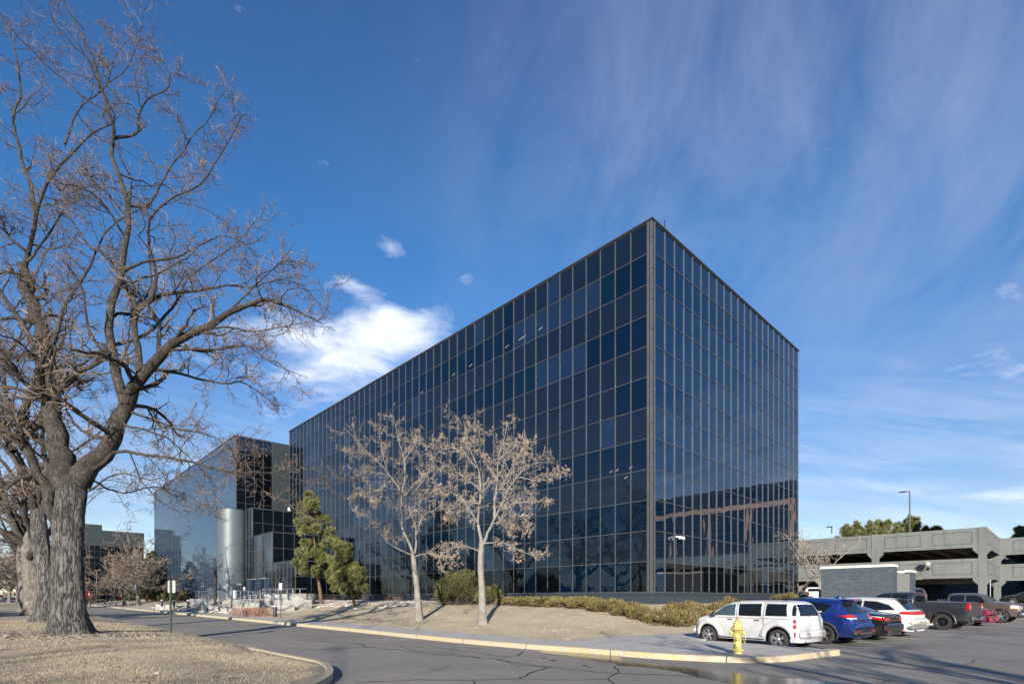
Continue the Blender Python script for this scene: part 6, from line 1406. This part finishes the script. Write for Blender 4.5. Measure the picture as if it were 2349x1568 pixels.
# --- pickups
def pickup(name, label, hub, head, hubside, sp, bedrail, cabx, group='vehicles in the parking lot'):
    """bed is its own shell behind the cab"""
    o, a = place(hub, head, sp['xr'] if hubside[0] < 0 else sp['xf'], hubside[1])
    C = Car(name, 'pickup truck', label, o, a, sp, group); xr, R = sp['xr'], sp['R']; x0, x1 = sp['bedx']; Ra = R+sp.get('gap', .075); w = sp['bw']; mb = MB()
    xs = sorted(set(np.linspace(x0, x1, 20)) | {xr+Ra*math.cos(t) for t in np.linspace(0, math.pi, 19)})
    for sd in (1, -1):
        V = []
        for x in xs:
            d = abs(x-xr); zl = sp['zlo']+.06
            if d < Ra: zl = max(zl, R+math.sqrt(Ra*Ra-d*d))
            we = w-(.05 if x < x0+.04 else 0)
            prof = [(we*.965, zl), (we*.99, zl+(bedrail-zl)*.25), (we, zl+(bedrail-zl)*.6), (we*.985, bedrail-.08), (we*.97, bedrail-.02), (we*.95, bedrail), (we*.88, bedrail), (we*.87, bedrail-.03), (we*.87, .75)]
            V += [(x, y*sd, z) for y, z in prof]
        mb.add(V, [(i*9+j, (i+1)*9+j, (i+1)*9+j+1, i*9+j+1) for i in range(len(xs)-1) for j in range(8)]+[tuple(range(9)), tuple((len(xs)-1)*9+j for j in range(8, -1, -1))])
    mb.build('bed', sp['paint'], C.root, True).modifiers.new('e', 'EDGE_SPLIT').split_angle = math.radians(35)
    mb = MB(); mb.box(((x0+x1)/2, 0, .78), (x1-x0-.02, w*1.72, .06)); mb.box((x1+.0, 0, 1.1), (.05, w*1.7, .65)); mb.build('bed_floor', PLAST, C.root)
    C.bx('tailgate', sp['paint'], (x0+.035, 0, (bedrail+.62)/2+.03), (.09, w*1.76, bedrail-.66), bev=.03); return C
TR_TOP = [(1.32-3.0, 1.10)]
o = (22.5, 27.75)
C5 = pickup('parked_pickup', 'dusty black pickup truck with black wheels and an empty bed', o, HD, (-1, .86), dict(paint=CP_DUSTY, xf=1.87, xr=-1.87, R=.42, tw=.29, zlo=.42, gap=.10, bedx=(-2.98, -.62), bw=1.0, edge=.08,
    top=[(-.60, 1.30), (-.59, 1.82), (-.55, 1.96), (-.4, 1.99), (.3, 2.01), (.9, 1.98), (1.25, 1.82), (1.6, 1.47), (1.7, 1.42), (2.2, 1.38), (2.7, 1.28), (2.88, 1.10), (2.95, .8)], w=[(-.60, .97), (-.52, 1.0), (1.5, 1.0), (2.3, .98), (2.7, .90), (2.85, .8)], belt=[(-1, 1.33), (3, 1.28)], tum=.17, pw=5, tuck=.05,
    wheel=dict(spokes=6, rr=.56, split=True, rimm=DALLOY, knobs=40)), 1.42, -.98)
C5.both('side_window', gl_, [(-.38, 1.42), (.40, 1.41)], [(-.32, 1.85), (.40, 1.86)]); C5.both('side_window', gl_, [(.50, 1.41), (1.42, 1.40)], [(.50, 1.86), (1.08, 1.80)]); C5.patch('rear_window', gl_, [(-.72, 1.46), (.72, 1.46)], [(-.64, 1.80), (.64, 1.80)], 'rear'); C5.patch('windshield', gl_, [(-.76, 1.47), (.76, 1.47)], [(-.64, 1.88), (.64, 1.88)], 'front')
C5.strip('panel_gap', SEAM, [(.45, 1.87), (.43, 1.3), (.46, .6)], .007); C5.strip('window_trim', CHROME, [(-.46, 1.41), (-.36, 1.47), (-.32, 1.87)], .008); C5.bx('brake_lamp', TAILR, (-.61, 0, 1.95), (.04, .3, .04), bev=.01)
for sd in (1, -1):
    C5.bx('tail_lamp', TAILR, (-2.93, .93, 1.21), (.18, .15, .40), (sd,), bev=.04); C5.bx('reversing_lamp', TAILC, (-3.012, .92, 1.20), (.02, .09, .12), (sd,), bev=.008); C5.bx('wing_mirror', BLACKM, (1.15, 1.12, 1.42), (.16, .2, .24), (sd,), bev=.05)
    C5.bx('mud_flap', PLAST, (-2.36, .88, .48), (.03, .24, .42), (sd,), bev=.01); C5.bx('bumper_end', CHROME, (-3.04, .72, .64), (.20, .52, .22), (sd,), bev=.05)
    mb = MB(); V = []
    for t in np.linspace(-.12, math.pi+.12, 27):
        for dr, dy_ in ((-.02, -.03), (-.015, .03), (.05, .022), (.07, -.02)):
            V.append((-1.87+(.53+dr)*math.cos(t), (1.0*.985+dy_)*sd, .42+(.53+dr)*math.sin(t)))
    mb.add(V, [(i*4+j, (i+1)*4+j, (i+1)*4+j+1, i*4+j+1) for i in range(26) for j in range(3)]); mb.build('arch_moulding', CP_DUSTY, C5.root, True)
C5.bx('rear_bumper', CHROME, (-3.06, 0, .60), (.16, .92, .14), bev=.04); C5.bx('fuel_door', CP_GREY, (-.95, 1.0, 1.02), (.16, .012, .14), bev=.004); C5.bx('tow_hitch', BLACKM, (-3.14, 0, .46), (.2, .08, .08), bev=.02)
# --- grey brown pickup pointing the other way
hh = (.567, -.824); rt = Vector((hh[1], -hh[0], 0))
C6 = pickup('parked_pickup', 'grey brown crew cab pickup truck facing the lot with chrome bumper', (31.9, 34.7), hh, (1, -.86), dict(paint=CP_BROWN, xf=1.78, xr=-1.78, R=.41, tw=.27, zlo=.40, gap=.07, bedx=(-2.95, -1.05), bw=1.0, edge=.08,
    top=[(-1.03, 1.30), (-1.02, 1.76), (-.97, 1.88), (-.8, 1.92), (0, 1.94), (.55, 1.90), (.9, 1.74), (1.3, 1.42), (1.4, 1.37), (2.0, 1.32), (2.45, 1.22), (2.66, 1.08), (2.74, .85)], w=[(-1.03, .97), (-.9, 1.0), (1.5, 1.0), (2.2, .97), (2.6, .88), (2.74, .8)], belt=[(-1, 1.28), (3, 1.20)], tum=.17, pw=4.5, tuck=.05,
    wheel=dict(spokes=5, rr=.64)), 1.38, -1.02)
C6.both('side_window', gl_, [(-.88, 1.34), (-.08, 1.33)], [(-.84, 1.76), (-.08, 1.78)]); C6.both('side_window', gl_, [(.02, 1.33), (1.12, 1.32)], [(.02, 1.78), (.55, 1.75), (.74, 1.68)], nu=18); C6.patch('rear_window', gl_, [(-.72, 1.40), (.72, 1.40)], [(-.64, 1.74), (.64, 1.74)], 'rear'); C6.patch('windshield', CARGL2, [(-.78, 1.42), (.78, 1.42)], [(-.66, 1.83), (.66, 1.83)], 'front')
C6.strip('panel_gap', SEAM, [(-.03, 1.82), (-.05, 1.3), (-.03, .6)], .007); C6.strip('panel_gap', SEAM, [(1.18, 1.32), (1.16, .9), (1.12, .6)], .007); C6.bx('roof_edge_trim', SEAM, (-1.05, 0, 1.34), (.02, 1.8, .02), bev=.005)
for sd in (1, -1):
    C6.patch('headlight', TAILC, [(2.25, .93), (2.62, .90)], [(2.30, 1.12), (2.62, 1.10)], 'side', sd, nu=10, eps=.014); C6.patch('headlight', TAILC, [(sd*.5, .90), (sd*.82, .92)], [(sd*.52, 1.05), (sd*.80, 1.06)], 'front', nu=8, eps=.014); C6.patch('turn_signal', AMBER, [(2.28, .90), (2.48, .88)], [(2.27, .95), (2.48, .94)], 'side', sd, nu=6, eps=.016)
    C6.bx('wing_mirror', BLACKM, (1.02, 1.13, 1.36), (.16, .22, .2), (sd,), bev=.05); C6.bx('fog_lamp', TAILC, (2.86, .70, .56), (.04, .16, .10), (sd,), bev=.02); C6.bx('tail_lamp', TAILR, (-2.90, .93, 1.15), (.14, .13, .38), (sd,), bev=.03)
C6.bx('front_bumper', CHROME, (2.72, 0, .60), (.26, 1.90, .30), bev=.09); C6.bx('lower_valance', PLAST, (2.62, 0, .40), (.3, 1.7, .14), bev=.05); C6.bx('grille', CHROME, (2.72, 0, .95), (.10, .95, .34), bev=.04); C6.bx('grille_mesh', PLAST, (2.765, 0, .95), (.04, .8, .26), bev=.01); C6.bx('rear_bumper', CHROME, (-3.03, 0, .58), (.16, 1.8, .2), bev=.05)
C6.bx('tool_box', CHROME, (-1.35, 0, 1.40), (.5, 1.7, .20), bev=.03)
mb = MB(); mb.tube([(1.45, -.80, 1.32), (1.40, -.82, 2.05)], .008, 4); mb.build('aerial', BLACKM, C6.root)

# --- general shapes for partly hidden and far vehicles
def sedan_spec(paint, **k):
    d = dict(paint=paint, xf=1.36, xr=-1.34, R=.325, tw=.21, zlo=.22, gap=.06, top=[(-2.30, .55), (-2.27, .85), (-2.2, 1.0), (-1.75, 1.07), (-1.2, 1.30), (-.8, 1.41), (-.2, 1.45), (.2, 1.42), (.6, 1.27), (1.0, 1.05), (1.5, .97), (2.0, .82), (2.25, .62), (2.3, .5)],
             w=[(-2.3, .66), (-2.2, .80), (-1.9, .88), (0, .91), (1.4, .89), (2.0, .78), (2.3, .5)], belt=[(-2.3, .97), (1.1, .92), (2.3, .7)], tum=.24, pw=3.6, tuck=.10, bulge=.02, wheel=dict(spokes=5, rr=.66)); d.update(k); return d
def suv_spec(paint, **k):
    d = dict(paint=paint, xf=1.38, xr=-1.36, R=.355, tw=.225, zlo=.28, gap=.06, top=[(-2.32, .62), (-2.29, .95), (-2.18, 1.14), (-2.0, 1.36), (-1.85, 1.60), (-1.6, 1.68), (-.6, 1.72), (.1, 1.69), (.5, 1.56), (.95, 1.22), (1.1, 1.13), (1.6, 1.07), (2.05, .95), (2.27, .70), (2.32, .55)],
             w=[(-2.32, .68), (-2.22, .82), (-2.0, .88), (0, .92), (1.38, .92), (2.0, .82), (2.32, .55)], belt=[(-2.3, 1.08), (1.1, 1.0), (2.3, .85)], tum=.20, pw=4.2, tuck=.09, bulge=.02, wheel=dict(spokes=5, rr=.68)); d.update(k); return d
def sedan(name, label, loc, head, paint, group, cat='car', kind='sedan'):
    sp = sedan_spec(paint) if kind == 'sedan' else suv_spec(paint); loc = Vector(loc); C = Car(name, cat, label, loc, math.atan2(head[1], head[0]), sp, group)
    if kind == 'sedan':
        C.both('side_window', gl_, [(.10, .97), (.95, .96)], [(.10, 1.34), (.45, 1.27)]); C.both('side_window', gl_, [(-.95, .99), (.02, .98)], [(-.75, 1.33), (.02, 1.35)]); C.patch('rear_window', gl_, [(-.62, 1.10), (.62, 1.10)], [(-.5, 1.36), (.5, 1.36)], 'rear'); C.patch('windshield', gl_, [(-.66, 1.08), (.66, 1.08)], [(-.54, 1.37), (.54, 1.37)], 'front'); zt = (.78, .92)
    else:
        C.both('side_window', gl_, [(.16, 1.08), (.92, 1.07)], [(.16, 1.52), (.52, 1.45)]); C.both('side_window', gl_, [(-.74, 1.10), (.10, 1.08)], [(-.72, 1.54), (.10, 1.53)]); C.both('side_window', gl_, [(-1.75, 1.14), (-.82, 1.10)], [(-1.58, 1.48), (-.80, 1.54)]); C.patch('rear_window', gl_, [(-.66, 1.14), (.66, 1.14)], [(-.56, 1.54), (.56, 1.54)], 'rear'); C.patch('windshield', gl_, [(-.68, 1.17), (.68, 1.17)], [(-.58, 1.60), (.58, 1.60)], 'front'); zt = (.92, 1.06)
    for sd in (1, -1):
        C.patch('tail_lamp', TAILR, [(sd*.48, zt[0]), (sd*.80, zt[0])], [(sd*.5, zt[1]), (sd*.78, zt[1])], 'rear', nu=8, eps=.014); C.patch('headlight', TAILC, [(sd*.42, .64), (sd*.70, .66)], [(sd*.42, .74), (sd*.68, .76)], 'front', nu=8, eps=.014); C.bx('wing_mirror', paint, (.88, .99, zt[0]+.15), (.14, .18, .13), (sd,), bev=.04)
    C.bx('rear_bumper', paint, (-2.24, 0, .52), (.2, 1.6, .34), bev=.09); C.bx('front_bumper', paint, (2.22, 0, .45), (.2, 1.35, .26), bev=.08)
    return C
pg = 'vehicles in the parking lot'
o, a = place((27.0, 31.5), HD, -1.34, .78)
C7 = sedan('parked_sedan', 'plum red sedan mostly hidden behind the black pickup tailgate', o, (HD[0], HD[1]), CP_PLUM, pg); C7.bx('lower_lamp', TAILR, (-2.34, .62, .42), (.04, .5, .22), (1, -1), bev=.02)
def lot(x, y): return Vector((x, y, lotz(x, y)))
mND = (-ND.x, -ND.y)
wpk = pickup('parked_pickup', 'white pickup truck parked under the garage beyond the glass corner', (33.6, 60.5), (.35, .94), (-1, .86), dict(paint=CP_WHITE, xf=1.78, xr=-1.78, R=.40, tw=.26, zlo=.42, gap=.07, bedx=(-2.95, -1.0), bw=1.0, edge=.08,
    top=C6.sp['top'], w=C6.sp['w'], belt=C6.sp['belt'], tum=.17, pw=4.5, tuck=.05, wheel=dict(spokes=5, rr=.62)), 1.38, -1.0)
wpk.both('side_window', gl_, [(-.88, 1.34), (-.08, 1.33)], [(-.84, 1.76), (-.08, 1.78)]); wpk.both('side_window', gl_, [(.02, 1.33), (1.12, 1.32)], [(.02, 1.78), (.74, 1.70)]); wpk.patch('rear_window', gl_, [(-.72, 1.42), (.72, 1.42)], [(-.64, 1.76), (.64, 1.76)], 'rear'); wpk.bx('tail_lamp', TAILR, (-2.98, .90, 1.14), (.10, .16, .34), (1, -1), bev=.03); wpk.bx('rear_bumper', CHROME, (-3.05, 0, .60), (.16, 1.8, .18), bev=.05)
sedan('parked_crossover', 'dark grey crossover with glowing red lamps inside the garage entrance', lot(35.8, 47.5), (.55, .83), CP_GREY, pg, kind='suv')
sedan('parked_sedan', 'black sedan at the right edge under the garage corner', lot(50.0, 51.0), (UD.x, UD.y), CP_BLACK, pg)
sedan('parked_sedan', 'dark navy sedan nearest the right edge, in front of the black one', lot(49.5, 47.6), (UD.x, UD.y), CP_NAVY, pg)
sedan('parked_sedan', 'grey sedan further back under the garage at the right edge', lot(54.5, 56.0), (UD.x, UD.y), CP_GREY, pg)
# distant cars on the left
fgp = 'distant cars beyond the drive'
def dist_car(x, Y, **k): X = (x/2.294-512)/F*Y; return Vector((X, Y, .05))
sedan('parked_sedan', 'bright red sedan parked in front of the distant dark office', dist_car(275, 140), (-.45, .9), CP_RED, fgp); sedan('parked_sedan', 'dark sedan parked beside the distant lamp pole', dist_car(216, 145), (-.45, .9), CP_NAVY, fgp)
sedan('parked_crossover', 'white crossover behind the bare trees right of the red sedan', dist_car(297, 150), (-.45, .9), CP_WHITE, fgp, kind='suv'); sedan('parked_crossover', 'dark crossover at the far left beyond the lawn', dist_car(20, 128), (-1, .1), CP_NAVY, fgp, kind='suv')
sedan('parked_sedan', 'white car behind the dark crossover at the far left', dist_car(33, 140), (-1, .1), CP_WHITE, fgp); sedan('parked_crossover', 'dark blue crossover between the lamp post and the pale trunks', dist_car(66, 150), (-.9, .3), CP_NAVY, fgp, kind='suv')
sedan('parked_sedan', 'grey car showing beside the stop sign at the big trunk', dist_car(193, 132), (-.45, .9), CP_GREY, fgp)
# ---------------------------------------------------------------- street furniture
hp = gp(1692.5, 1500, .15); hp = Vector((6.20, 14.62, .15))
hy = empty('fire_hydrant', hp, math.radians(-8), 'yellow fire hydrant with hanging chains on the sidewalk', 'hydrant')
mb = MB(); mb.lathe([(0, 0), (.135, 0), (.140, .012), (.125, .03), (.118, .07), (.135, .085), (.175, .09), (.18, .10), (.18, .118), (.172, .125), (.130, .135), (.112, .15), (.112, .62), (.128, .63), (.128, .66), (.168, .665), (.172, .675), (.172, .70), (.165, .712), (.125, .72)], (0, 0, 0), 36); mb.build('barrel', YELLOW, hy, True)
mb = MB(); mb.lathe([(.122, .72), (.120, .76), (.108, .81), (.086, .86), (.058, .895), (.042, .905), (.042, .925), (.055, .93), (.055, .945), (.028, .952), (.026, .985), (0, .988)], (0, 0, 0), 32)
for k in range(8): a = k*math.pi/4; mb.tube([(math.cos(a)*.124, math.sin(a)*.124, .73), (math.cos(a)*.112, math.sin(a)*.112, .81), (math.cos(a)*.062, math.sin(a)*.062, .895)], .007, 5)
mb.build('bonnet', YELLOW, hy, True)
def cap(dirv, z, r, ln, name):
    M_ = Vector(dirv).to_track_quat('Z', 'Y').to_matrix(); mb = MB(); mb.lathe([(r*.85, 0), (r*.85, ln*.35), (r*1.12, ln*.38), (r*1.15, ln*.62), (r*.95, ln*.72), (r*.85, ln*.9), (r*.3, ln*.93), (r*.26, ln*1.15), (0, ln*1.16)], (dirv[0]*.10, dirv[1]*.10, z), 22, M=M_)
    for k in range(6): a = k*math.pi/3; q = M_ @ Vector((math.cos(a)*r*1.12, math.sin(a)*r*1.12, ln*.5)); mb.box((dirv[0]*.10+q.x, dirv[1]*.10+q.y, z+q.z), (.02, .02, .02))
    mb.build(name, YELLOW, hy, True)
cap((-.35, -.94, 0), .48, .092, .12, 'pumper_cap'); cap((.93, -.35, 0), .565, .055, .11, 'hose_cap'); cap((-.93, .35, 0), .565, .055, .11, 'hose_cap')
for x, y, z, x1, y1, z1 in ((-.06, -.24, .42, -.09, -.16, .30), (.20, -.07, .53, .13, -.09, .42)):
    pts = []
    for k in range(15): t = k/14; pts.append((x+(x1-x)*t, y+(y1-y)*t-.02*math.sin(t*3.14), z+(z1-z)*t-.17*math.sin(t*math.pi)))
    mb = MB(); R_ = [(.010 if k % 2 else .005) for k in range(15)]; mb.tube(pts, R_, 6); mb.build('chain', YELLOW, hy)
mb = MB()
for k in range(8):
    a = k*math.pi/4+.2
    for z in (.075, .65): mb.lathe([(0, .018), (.014, .018), (.014, -.008), (0, -.008)], (math.cos(a)*.157, math.sin(a)*.157, z+(.0)), 6)
mb.build('bolts', YELLOW, hy, kind='stuff')

# sign seen from behind
sp_ = wp(392, 1440, 19.5); s_ = empty('road_sign', (sp_.x, sp_.y, gz(sp_.x, sp_.y)-.05), math.radians(-12), 'blank metal back of a sign on a green post by the drive', 'sign')
mb = MB(); zt = 2.33-s_.location.z
mb.box((-.016, 0, zt/2), (.006, .05, zt)); mb.box((.016, 0, zt/2), (.006, .05, zt)); mb.box((0, .022, zt/2), (.032, .006, zt)); mb.box((-.026, -.024, zt/2), (.018, .005, zt)); mb.box((.026, -.024, zt/2), (.018, .005, zt)); mb.build('post', GREENM, s_)
mb = MB(); w_, h_, r_ = .165, .225, .04; pr = []
for cx_, cz_, a0 in ((w_-r_, h_-r_, 0), (-w_+r_, h_-r_, 90), (-w_+r_, -h_+r_, 180), (w_-r_, -h_+r_, 270)):
    for k in range(5): a = math.radians(a0+k*22.5); pr.append((cx_+r_*math.cos(a), cz_+r_*math.sin(a)))
n = len(pr); V = [(x, .030, z+zt-.24) for x, z in pr]+[(x, .034, z+zt-.24) for x, z in pr]; mb.add(V, [tuple(range(n)), tuple(range(2*n-1, n-1, -1))]+[(i, i+n, (i+1) % n+n, (i+1) % n) for i in range(n)]); mb.build('plate', SIGNB, s_)

# bollards
def bollard_proto():
    r = empty('bollard', (0, 0, 0), 0, 'x', 'bollard', 'black light bollards along the sidewalk')
    mb = MB(); mb.lathe([(.13, 0), (.13, .90), (.12, .92), (0, .92)], (0, 0, 0), 16); mb.build('post', BLACKM, r, True); mb = MB(); mb.lathe([(.134, .80), (.134, .885)], (0, 0, 0), 16); mb.build('light_band', SIGNW, r, True); return r
bo = [((700+235*1.055)/1.7437, 0)]
z3 = lambda x, y: ((700+x/4.698)/1.7437, (2250+y/4.698)/1.7437); z1 = lambda x, y: ((x/1.88)/1.7437, (1900+y/1.88)/1.7437)
L_ = [(z3(1880, 1010), 1.04, 'nearest one, at the edge of the rock bed by the ramp'), (z3(248, 832), .9, 'left of the entrance steps at the white curved wall'), (z1(1308, 986), .9, 'second to the left of the entrance steps'), (z1(1218, 981), .9, 'third to the left of the entrance steps, near the sign post'),
      (z1(988, 982), .9, 'beside the black stair railing'), (z1(927, 977), .9, 'just left of the black stair railing'), (z1(873, 971), .9, 'in front of the red sedan'), (z1(828, 970), .9, 'left of the red sedan'), (z1(788, 966), .9, 'farthest one along the drive'), (z1(697, 962), .8, 'across the drive by the dark sedan')]
pb = None
for (x, y), sc_, lab in L_:
    for zz in (.17,): 
        q = gp(x, y, zz); 
    for _ in range(3):
        zq = max(.12, gz(q.x, q.y)) if q.y < 130 else .1; zq = min(zq, .8); q = gp(x, y, zq)
    q.z = max(.1, zq-.03)
    if pb is None: pb = bollard_proto(); pb.location = q; pb['label'] = 'black light bollard, '+lab; pb.scale = (sc_,)*3
    else: d_ = dup(pb, q, 0, 'black light bollard, '+lab, scale=(sc_,)*3)
# slim dark column light at the steps
q = P(44.6, 13.0); cl = empty('column_light', (q.x, q.y, .95), label='tall slim dark column light standing beside the entrance steps', cat='lamp')
mb = MB(); mb.box((0, 0, 1.95), (.20, .20, 3.9)); mb.box((.0, 0, 3.93), (.26, .26, .06)); mb.box((-.3, 0, 2.6), (.5, .06, .10)); mb.build('post', BLACKM, cl); mb = MB(); mb.box((0, 0, .05), (.55, .55, .10)); mb.build('base_plate', BLACKM, cl)
q = P(52.0, 11.0); tr = empty('trash_can', P(49.6+1.5, 9.2, 1.5), label='round stainless steel trash can in front of the round tower', cat='trash can')
mb = MB(); mb.lathe([(.32, 0), (.32, .98), (.30, 1.02), (.16, 1.03), (.15, .9)], (0, 0, 0), 24); mb.build('can', STEEL, tr, True)
def small_sign(loc, h, w, hh_, label, mat=BLACKM, marks=True, rz=math.radians(-20)):
    s = empty('small_sign', loc, rz, label, 'sign'); mb = MB(); mb.tube([(0, 0, -.1), (0, 0, h)], .028, 6); mb.build('post', mat, s); mb = MB(); mb.box((0, -.035, h-hh_/2), (w, .012, hh_)); mb.build('plate', SIGNW, s)
    if marks:
        for k in range(4): mb = MB(); mb.box((0, -.044, h-hh_*(.18+.21*k)), (w*.34, .004, hh_*.09)); mb.build('mark', BLACKM, s)
    return s
(x, y) = z3(1989, 1020); q = gp(x, y, .22); small_sign((q.x, q.y, .17), 2.55, .26, .48, 'narrow white sign with black marks on a thin post right of the nearest bollard')
q = P(47.4, 9.8); small_sign((q.x, q.y, 1.5), 1.75, .5, .16, 'white cross shaped sign on a stand at the entrance doors', marks=False); 
q = P(47.4, 9.78); s__ = small_sign((q.x+.6, q.y-.1, 1.5), 1.35, .28, .36, 'small white notice on a stand beside the cross shaped sign', marks=False)
(x, y) = z1(1018, 985); q = gp(x, y, .25); small_sign((q.x, q.y, .2), 3.4, .35, .6, 'white sign on a thin post among the bare trees by the wing', marks=False)
q = P(43.6, 14.2); ub = empty('utility_box', (q.x, q.y, .2), label='small pale green utility pedestal beside the red twigged shrub', cat='utility box')
mb = MB(); mb.lathe([(.18, 0), (.18, .95), (.15, 1.0), (0, 1.02)], (0, 0, 0), 16); mb.build('casing', simple('pale_green_plastic', (.42, .52, .42), .6), ub, True)
q = P(59, 13.6); wc = empty('curved_wall', (q.x, q.y, .2), label='low curved white concrete wall left of the entrance steps', cat='wall')
mb = MB(); pts = [(math.cos(a)*2.6, math.sin(a)*1.2) for a in np.linspace(math.radians(185), math.radians(330), 20)]
V = []
for i, (x, y) in enumerate(pts): h_ = .75-.35*i/19; V += [(x, y, -.2), (x, y, h_), (x*.93, y*.86, h_), (x*.93, y*.86, -.2)]
mb.add(V, [(i*4+j, i*4+4+j, i*4+4+(j+1) % 4, i*4+(j+1) % 4) for i in range(19) for j in range(4)]+[(0, 1, 2, 3), (79, 78, 77, 76)]); mb.build('wall', WHITEC, wc)

# stop sign
q = wp(197, 1362, 72); zs = q.z; st = empty('stop_sign', (q.x, q.y, .3), math.radians(8), 'red octagonal STOP sign beside the big trunk', 'sign')
mb = MB(); mb.tube([(0, .05, -.3), (0, .05, zs-.3+.35)], .035, 6); mb.build('post', GREENM, st)
mb = MB(); R_ = .50; oc = [(R_*math.cos(math.radians(22.5+45*k)), R_*math.sin(math.radians(22.5+45*k))+zs-.3) for k in range(8)]; mb.add([(x, 0, z) for x, z in oc]+[(x, .012, z) for x, z in oc], [tuple(range(8)), tuple(range(15, 7, -1))]+[(i, i+8, (i+1) % 8+8, (i+1) % 8) for i in range(8)]); pl_ = mb.build('plate', RED, st)
def text_mesh(txt, size, name, mat, parent, loc, rot=(math.pi/2, 0, 0), ext=.002):
    cu = bpy.data.curves.new(name, 'FONT'); cu.body = txt; cu.size = size; cu.align_x = 'CENTER'; cu.align_y = 'CENTER'; cu.extrude = ext; t = bpy.data.objects.new('tmp', cu); COL.objects.link(t); bpy.context.view_layer.update()
    me = bpy.data.meshes.new_from_object(t.evaluated_get(bpy.context.evaluated_depsgraph_get())); bpy.data.objects.remove(t); me.materials.clear(); me.materials.append(mat)
    o = bpy.data.objects.new(name, me); COL.objects.link(o); o.parent = parent; o.location = loc; o.rotation_euler = rot; return o
text_mesh('STOP', .36, 'lettering', TEXTW, pl_, (0, -.006, zs-.3))

# poles
def pole(x, ytop, ybot, Y, label, r=.08, head=None, z0=None, mat=BLACKM, name='street_lamp'):
    t, b_ = wp(x, ytop, Y), wp(x, ybot, Y); z0 = b_.z if z0 is None else z0; p = empty(name, (b_.x, b_.y, z0), label=label, cat='lamp post'); mb = MB(); mb.tube([(0, 0, 0), (0, 0, t.z-z0)], [r, r*.75], 8); mb.build('pole', mat, p)
    if head == 'arm': mb = MB(); mb.box((-.55, 0, t.z-z0-.02), (1.1, .10, .10)); mb.box((-1.0, 0, t.z-z0-.08), (.75, .32, .10)); mb.build('lamp_head', mat, p)
    elif head == 'cap': mb = MB(); mb.lathe([(r*.5, 0), (r*1.6, .15), (r*1.5, .7), (0, .8)], (0, 0, t.z-z0-.6), 10); mb.build('lamp_head', simple('lamp_glass_white', (.6, .6, .6), .3), p, True)
    elif head == 'box': mb = MB(); mb.box((0, 0, t.z-z0), (.9, .35, .14)); mb.build('lamp_head', mat, p)
    elif head == 'twin': mb = MB(); mb.box((-.3, 0, t.z-z0), (.7, .3, .12)); mb.build('lamp_head', mat, p)
    return p
pole(2087, 1126, 1225, 72, 'tall dark lamp post with one arm on the garage roof', .10, 'arm')
pole(1905+3, 1207, 1222, 70, 'short lamp head just above the garage roof line', .08, 'twin')
pole(57, 1305, 1396, 50, 'dark lamp post with pale band between lawn trees at the left', .11, 'cap', z0=.4, mat=simple('bronze_paint', (.10, .095, .07), .5, .3))
pole(221.5, 1307, 1378, 128, 'thin grey parking light in front of the distant dark office', .09, 'box', z0=0, mat=MULL)
pole(262+0, 1322, 1380, 134, 'faint second parking light in front of the distant office', .07, 'box', z0=0, mat=MULL)
# black stair railing by the far bollards
(x0, y0), (x1, y1) = z1(975, 965), z1(1043, 925)
A_, B_ = gp(x0, y0, .35), None; A_ = Vector(A_); rr = empty('stair_railing', A_, label='black metal stair railing among the bollards near the wing', cat='railing'); dr = Vector((ND*-1))*3.2
mb = MB()
for sft in (Vector((0, 0, 0)), UD*-1.6):
    for hh_ in (.55, .95): mb.tube([sft+Vector((0, 0, hh_)), sft+dr+Vector((0, 0, hh_+.95))], .045, 5)
    for t in (0, .5, 1): q = sft+dr*t; mb.tube([q+Vector((0, 0, -.1)), q+Vector((0, 0, .95+.95*t))], .045, 5)
mb.build('rails', BLACKM, rr)
# marker post at the right, near the garage
q = wp(2007, 1380, 52)
pp = empty('marker_post', (q.x+.0, 50, lotz(q.x, 50)), label='thin pale marker post behind the bonnet of the brown pickup', cat='post')
mb = MB(); X_ = (zz_ := 0); mb.tube([(0, 0, 0), (0, 0, 2.3)], .03, 6); mb.build('pole', SIGNB, pp); pp.location.x = ((3150+2014/2.483)/4-512)/F*50
# parapet line of cars hidden inside the garage decks
